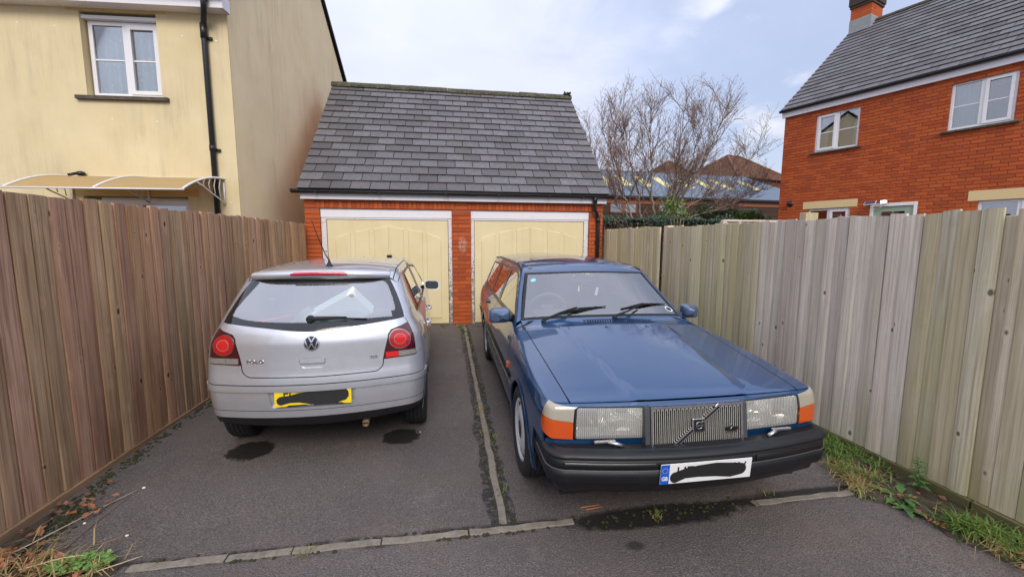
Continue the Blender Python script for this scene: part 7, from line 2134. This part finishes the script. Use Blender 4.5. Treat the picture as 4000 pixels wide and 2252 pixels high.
def rosette(name, x, y, n, L, mat, label, up=.5, wid=.3, z=0.0, lobed=True, cat='weed'):
    T_ = thing(name, (x, y, gz(y)), label=label, cat=cat)
    for k in range(n):
        a = 2 * math.pi * k / n + rnd.uniform(-.3, .3); l = L * rnd.uniform(.7, 1.2); d = Vector((math.cos(a), math.sin(a), 0)); s_ = Vector((-d.y, d.x, 0)); u_ = up * rnd.uniform(.5, 1.3)
        m = MB(); L_, R_, Mi = [], [], []
        for j in range(8):
            t = j / 7; c = Vector((x, y, gz(y) + .008 + z)) + d * l * t + Vector((0, 0, l * u_ * math.sin(t * 2.3) * .6)); w = l * wid * math.sin(math.pi * min(1, t * .92 + .06)) * ((1.0 if j % 2 else .5) if lobed else 1.0)
            L_.append(c + s_ * w * .5 + Vector((0, 0, w * .25))); R_.append(c - s_ * w * .5 + Vector((0, 0, w * .25))); Mi.append(c)
        m.grid([L_, Mi, R_], True); m.build('leaf', mat, T_)
    return T_
rosette('weed', 2.88, 2.10, 11, .15, 'weed_green', 'low lobed weed rosette on the verge where the edging ends', .35, .34)
rosette('weed', 2.80, 2.01, 8, .11, 'weed_green', 'small flat weed rosette at the tarmac edge below the larger one', .15, .4)
rosette('weed', 2.70, 2.17, 7, .09, 'weed_green', 'little broad-leaved weed at the right end of the edging', .1, .45, lobed=False)
TS = thing('weed', (3.06, 2.13, gz(2.13)), label='tall dark leafy weed standing against the gravel board of the right fence', cat='weed')
m = MB(); m.tube([(3.06, 2.13, gz(2.13)), (3.07, 2.15, .06), (3.075, 2.17, .16)], [.006, .005, .003], 6); m.build('stem', 'weed_green', TS)
for k in range(26):
    t = k / 25; z = gz(2.13) + .05 + t * .19; a = k * 2.4; l = .075 * (1 - .45 * t); d = Vector((math.cos(a), math.sin(a), .15)); s_ = Vector((-d.y, d.x, 0)).normalized() * l * .2
    c = Vector((3.06 + .015 * t, 2.13 + .03 * t, z)); m = MB(); m.add([c, c + d * l * .5 + s_, c + d * l + Vector((0, 0, -.015)), c + d * l * .5 - s_], [(0, 1, 2, 3)]); m.build('leaf', 'weed_green', TS)
# ------------------------------------------------------------------ left front corner
flat_patch('leaf_mould', [(-2.42, 1.5), (-2.42, 2.72), (-2.38, 2.80), (-2.33, 2.62), (-2.24, 2.52), (-2.18, 2.38), (-2.02, 2.36), (-1.90, 2.30), (-1.66, 2.27), (-1.68, 2.18), (-1.7, 1.9), (-2.0, 1.5)], 'soil', .014, label='dark leaf mould in the corner by the left fence', cat='soil', kind='stuff')
mo = MB()
def moss_run(pts, n, sx, sy, hmax=.014):
    for i in range(n):
        t = rnd.random() * (len(pts) - 1); k = int(t); a, b_ = Vector(pts[k]), Vector(pts[min(k + 1, len(pts) - 1)]); p = a.lerp(b_, t - k)
        x, y = p.x + rnd.gauss(0, sx), p.y + rnd.gauss(0, sy); s_ = rnd.uniform(.004, .012); mo.sphere((x, y, gz(y) + .002), (s_ * 1.3, s_ * 1.3, min(hmax, s_ * .8)), 6, 3)
moss_run([(-2.33, 2.5), (-2.36, 3.2), (-2.37, 4.0), (-2.38, 5.2), (-2.39, 6.5)], 420, .03, .1)
moss_run([(-2.22, 2.45), (-2.28, 2.85)], 160, .05, .09)
moss_run([(.262, 2.4), (.265, 4.0), (.27, 7.4)], 130, .010, .05, .007); moss_run([(.345, 2.3), (.350, 3.5), (.345, 5.5), (.35, 7.4)], 190, .011, .05, .007)
moss_run([(-1.6, 2.245), (-.6, 2.245), (.2, 2.247)], 45, .08, .006, .006); moss_run([(-1.4, 2.178), (0, 2.18), (.6, 2.18)], 45, .09, .006, .006); moss_run([(.8, 2.2), (1.4, 2.21), (1.9, 2.22)], 60, .1, .03, .008)
mo.build('moss', 'moss', None, label='low green moss along the edging strips and the left fence foot', cat='moss', kind='stuff')
blades('straw', [(-2.1, 2.24, 1.2), (-1.95, 2.22, 1.0), (-2.2, 2.4, .6), (-1.75, 2.2, .8), (-2.0, 2.1, 1.0), (-2.3, 2.2, .6)], 'grass_dry', 42, .10, .08, 1.9, .003, label='pale dry grass strands over the leaf litter at lower left', cat='grass')
lf = MB()
for i in range(420):
    x, y = (rnd.uniform(-2.4, -1.8), rnd.uniform(1.9, 2.36)) if rnd.random() < .88 else (rnd.uniform(-2.4, -2.1), rnd.uniform(2.3, 2.9))
    if x > -2.0 and y > 2.30: continue
    leafq(lf, (x, y, gz(y) + .02 + rnd.uniform(0, .02)), (rnd.gauss(0, .45), rnd.gauss(0, .45), 1), rnd.uniform(.02, .06))
for i in range(70):
    x, y = rnd.uniform(2.75, 3.12), rnd.uniform(1.3, 2.9); leafq(lf, (x, y, gz(y) + .035 + rnd.uniform(0, .01)), (rnd.gauss(0, .4), rnd.gauss(0, .4), 1), rnd.uniform(.02, .055))
for i in range(40):
    x, y = rnd.uniform(-.1, .8), rnd.uniform(7.5, 7.8); leafq(lf, (x, y, gz(y) + .01), (rnd.gauss(0, .4), rnd.gauss(0, .4), 1), rnd.uniform(.02, .05))
lf.build('leaf_litter', 'dead_leaf', None, label='brown fallen leaves lying in the corners of the drive', cat='leaves', kind='stuff')
def leaf_thing(x, y, L, rot, label):
    m = MB(); rows = []
    for j in range(9):
        t = j / 8; w = L * .33 * math.sin(math.pi * (t * .9 + .05)) * rnd.uniform(.85, 1.1); c = Vector((L * (t - .5), 0, .016 + .012 * math.sin(t * 4)))
        rows.append([c + Vector((0, -w, .012)), c, c + Vector((0, w, .006))])
    M = Matrix.Translation((x, y, gz(y))) @ Matrix.Rotation(rot, 4, 'Z'); m.grid([[M @ p for p in r_] for r_ in rows], True)
    m.build('fallen_leaf', 'dead_leaf', None, label=label, cat='leaf', group='large fallen leaves')
leaf_thing(-2.33, 2.37, .20, 1.0, 'large orange-brown leaf against the left gravel board at the frame edge')
leaf_thing(3.0, 1.66, .13, -.6, 'rust-red leaf lying on the verge grass at lower right'); leaf_thing(2.93, 2.06, .07, .4, 'small orange leaf under the weeds on the right verge')
leaf_thing(2.86, 2.52, .08, .9, 'curled orange leaf in the grass by the estate bumper'); leaf_thing(-2.27, 3.02, .05, .3, 'small pale orange leaf at the foot of the left fence')
CL = thing('clover', (-1.86, 2.25, gz(2.25)), label='bright green clover patch in the leaf litter at lower left', cat='weed')
for k in range(150):
    a = rnd.uniform(0, 6.28); rr = rnd.random() ** .5; x, y = -1.86 + .15 * rr * math.cos(a), 2.25 + .06 * rr * math.sin(a)
    h = .028 + .03 * rnd.random() * (1 - rr * .5); s_ = rnd.uniform(.010, .017); M = Matrix.Translation((x, y, gz(y) + h)) @ Matrix.Rotation(rnd.gauss(0, .35), 4, 'X') @ Matrix.Rotation(rnd.gauss(0, .35), 4, 'Y') @ Matrix.Rotation(rnd.uniform(0, 6), 4, 'Z')
    m = MB()
    for q in range(3):
        b_ = q * 2.094; c = Vector((s_ * .75 * math.cos(b_), s_ * .75 * math.sin(b_), .001))
        m.add([M @ Vector((0, 0, 0))] + [M @ (c + Vector((s_ * .62 * math.cos(e), s_ * .62 * math.sin(e), 0))) for e in np.linspace(b_ - 1.9, b_ + 1.9, 6)], [tuple(range(7))])
    m.tube([(x, y, gz(y)), M @ Vector((0, 0, -.001))], .001, 3, caps=False); m.build('leaf', 'clover_green', CL)
def stick(pts, r, mat, label, name='twig', group=None):
    m = MB(); P_ = bez([(x, y, gz(y) + r + z) for x, y, z in pts], 4); m.tube(P_, [r * (1 - .5 * i / (len(P_) - 1)) for i in range(len(P_))], 6)
    m.build(name, mat, None, label=label, cat='twig', group=group)
stick([(-2.30, 2.33, .02), (-2.2, 2.55, .018), (-2.10, 2.80, .01), (-2.04, 2.93, .004)], .0042, 'twig_pale', 'long pale dead stem lying along the left fence foot', 'dead_stem')
stick([(-2.05, 2.40, .01), (-2.06, 2.6, .006), (-2.05, 2.86, .004)], .003, 'twig', 'thin brown twig beside the long pale stem on the left')
stick([(-1.93, 2.40, .004), (-1.84, 2.46, .003), (-1.77, 2.58, .002)], .0025, 'twig', 'short bent brown twig on the tarmac near the clover')
stick([(-2.12, 2.24, .03), (-1.95, 2.27, .05), (-1.84, 2.30, .03)], .0035, 'straw', 'curved straw stalk over the clover at lower left', 'straw_stalk'); stick([(-1.78, 2.17, .02), (-1.68, 2.22, .02), (-1.60, 2.28, .01)], .0035, 'straw', 'straw stalk pointing to the left end of the edging', 'straw_stalk')
plain('splinter_orange', (.52, .20, .085), .8, var=.2)
stick([(.80, 2.325, .003), (.93, 2.335, .003)], .004, 'splinter_orange', 'orange wood splinter in front of the estate bumper, upper of two', 'wood_splinter'); stick([(.83, 2.300, .003), (.94, 2.315, .003)], .004, 'splinter_orange', 'orange wood splinter in front of the estate bumper, lower of two', 'wood_splinter')
blades('weed_tufts', [(-.12, 7.70, 1.2), (-.02, 7.73, .9), (.22, 7.55, 2.2), (.26, 7.35, 2.4), (.30, 7.15, 2.0), (.33, 6.9, 1.4), (.36, 6.6, .9), (.25, 6.75, .6), (.34, 6.2, .4), (1.24, 2.19, .7), (.345, 2.55, .25), (-.77, 2.17, .3), (.36, 3.3, .4), (2.05, 2.27, .3)], 'grass_green', 30, .045, .028, 1.0, .003, label='small green grass tufts sprouting at the pier foot and along the edgings', cat='grass')
blades('dry_tufts', [(.30, 3.86, 1.0), (.27, 3.75, .6), (.2, 7.68, 1.6), (.33, 7.66, 1.4), (1.22, 2.16, .6), (-.75, 2.17, .5), (.30, 3.4, .4), (.27, 7.5, 1)], 'grass_dry', 24, .05, .03, 1.3, .002, label='dry grass tufts on the middle edging and at the brick pier foot', cat='grass')
for k, (x, y, s_, lab) in enumerate(((-2.02, 2.95, .012, 'white pebble at the tip of the long dead stem'), (-2.12, 2.62, .009, 'small pinkish pebble left of the dead stem'), (-1.80, 2.47, .010, 'white pebble beside the bent brown twig'), (2.94, 2.99, .02, 'scrap of white paper in the grass by the estate bumper'), (-.25, 3.5, .006, 'tiny white chip beside the right oil stain'))):
    m = MB(); m.sphere((x, y, gz(y) + s_ * .6), (s_, s_ * .8, s_ * .6), 8, 6); m.build('pebble', 'pebble', None, label=lab, cat='pebble', group='pebbles and scraps on the drive')
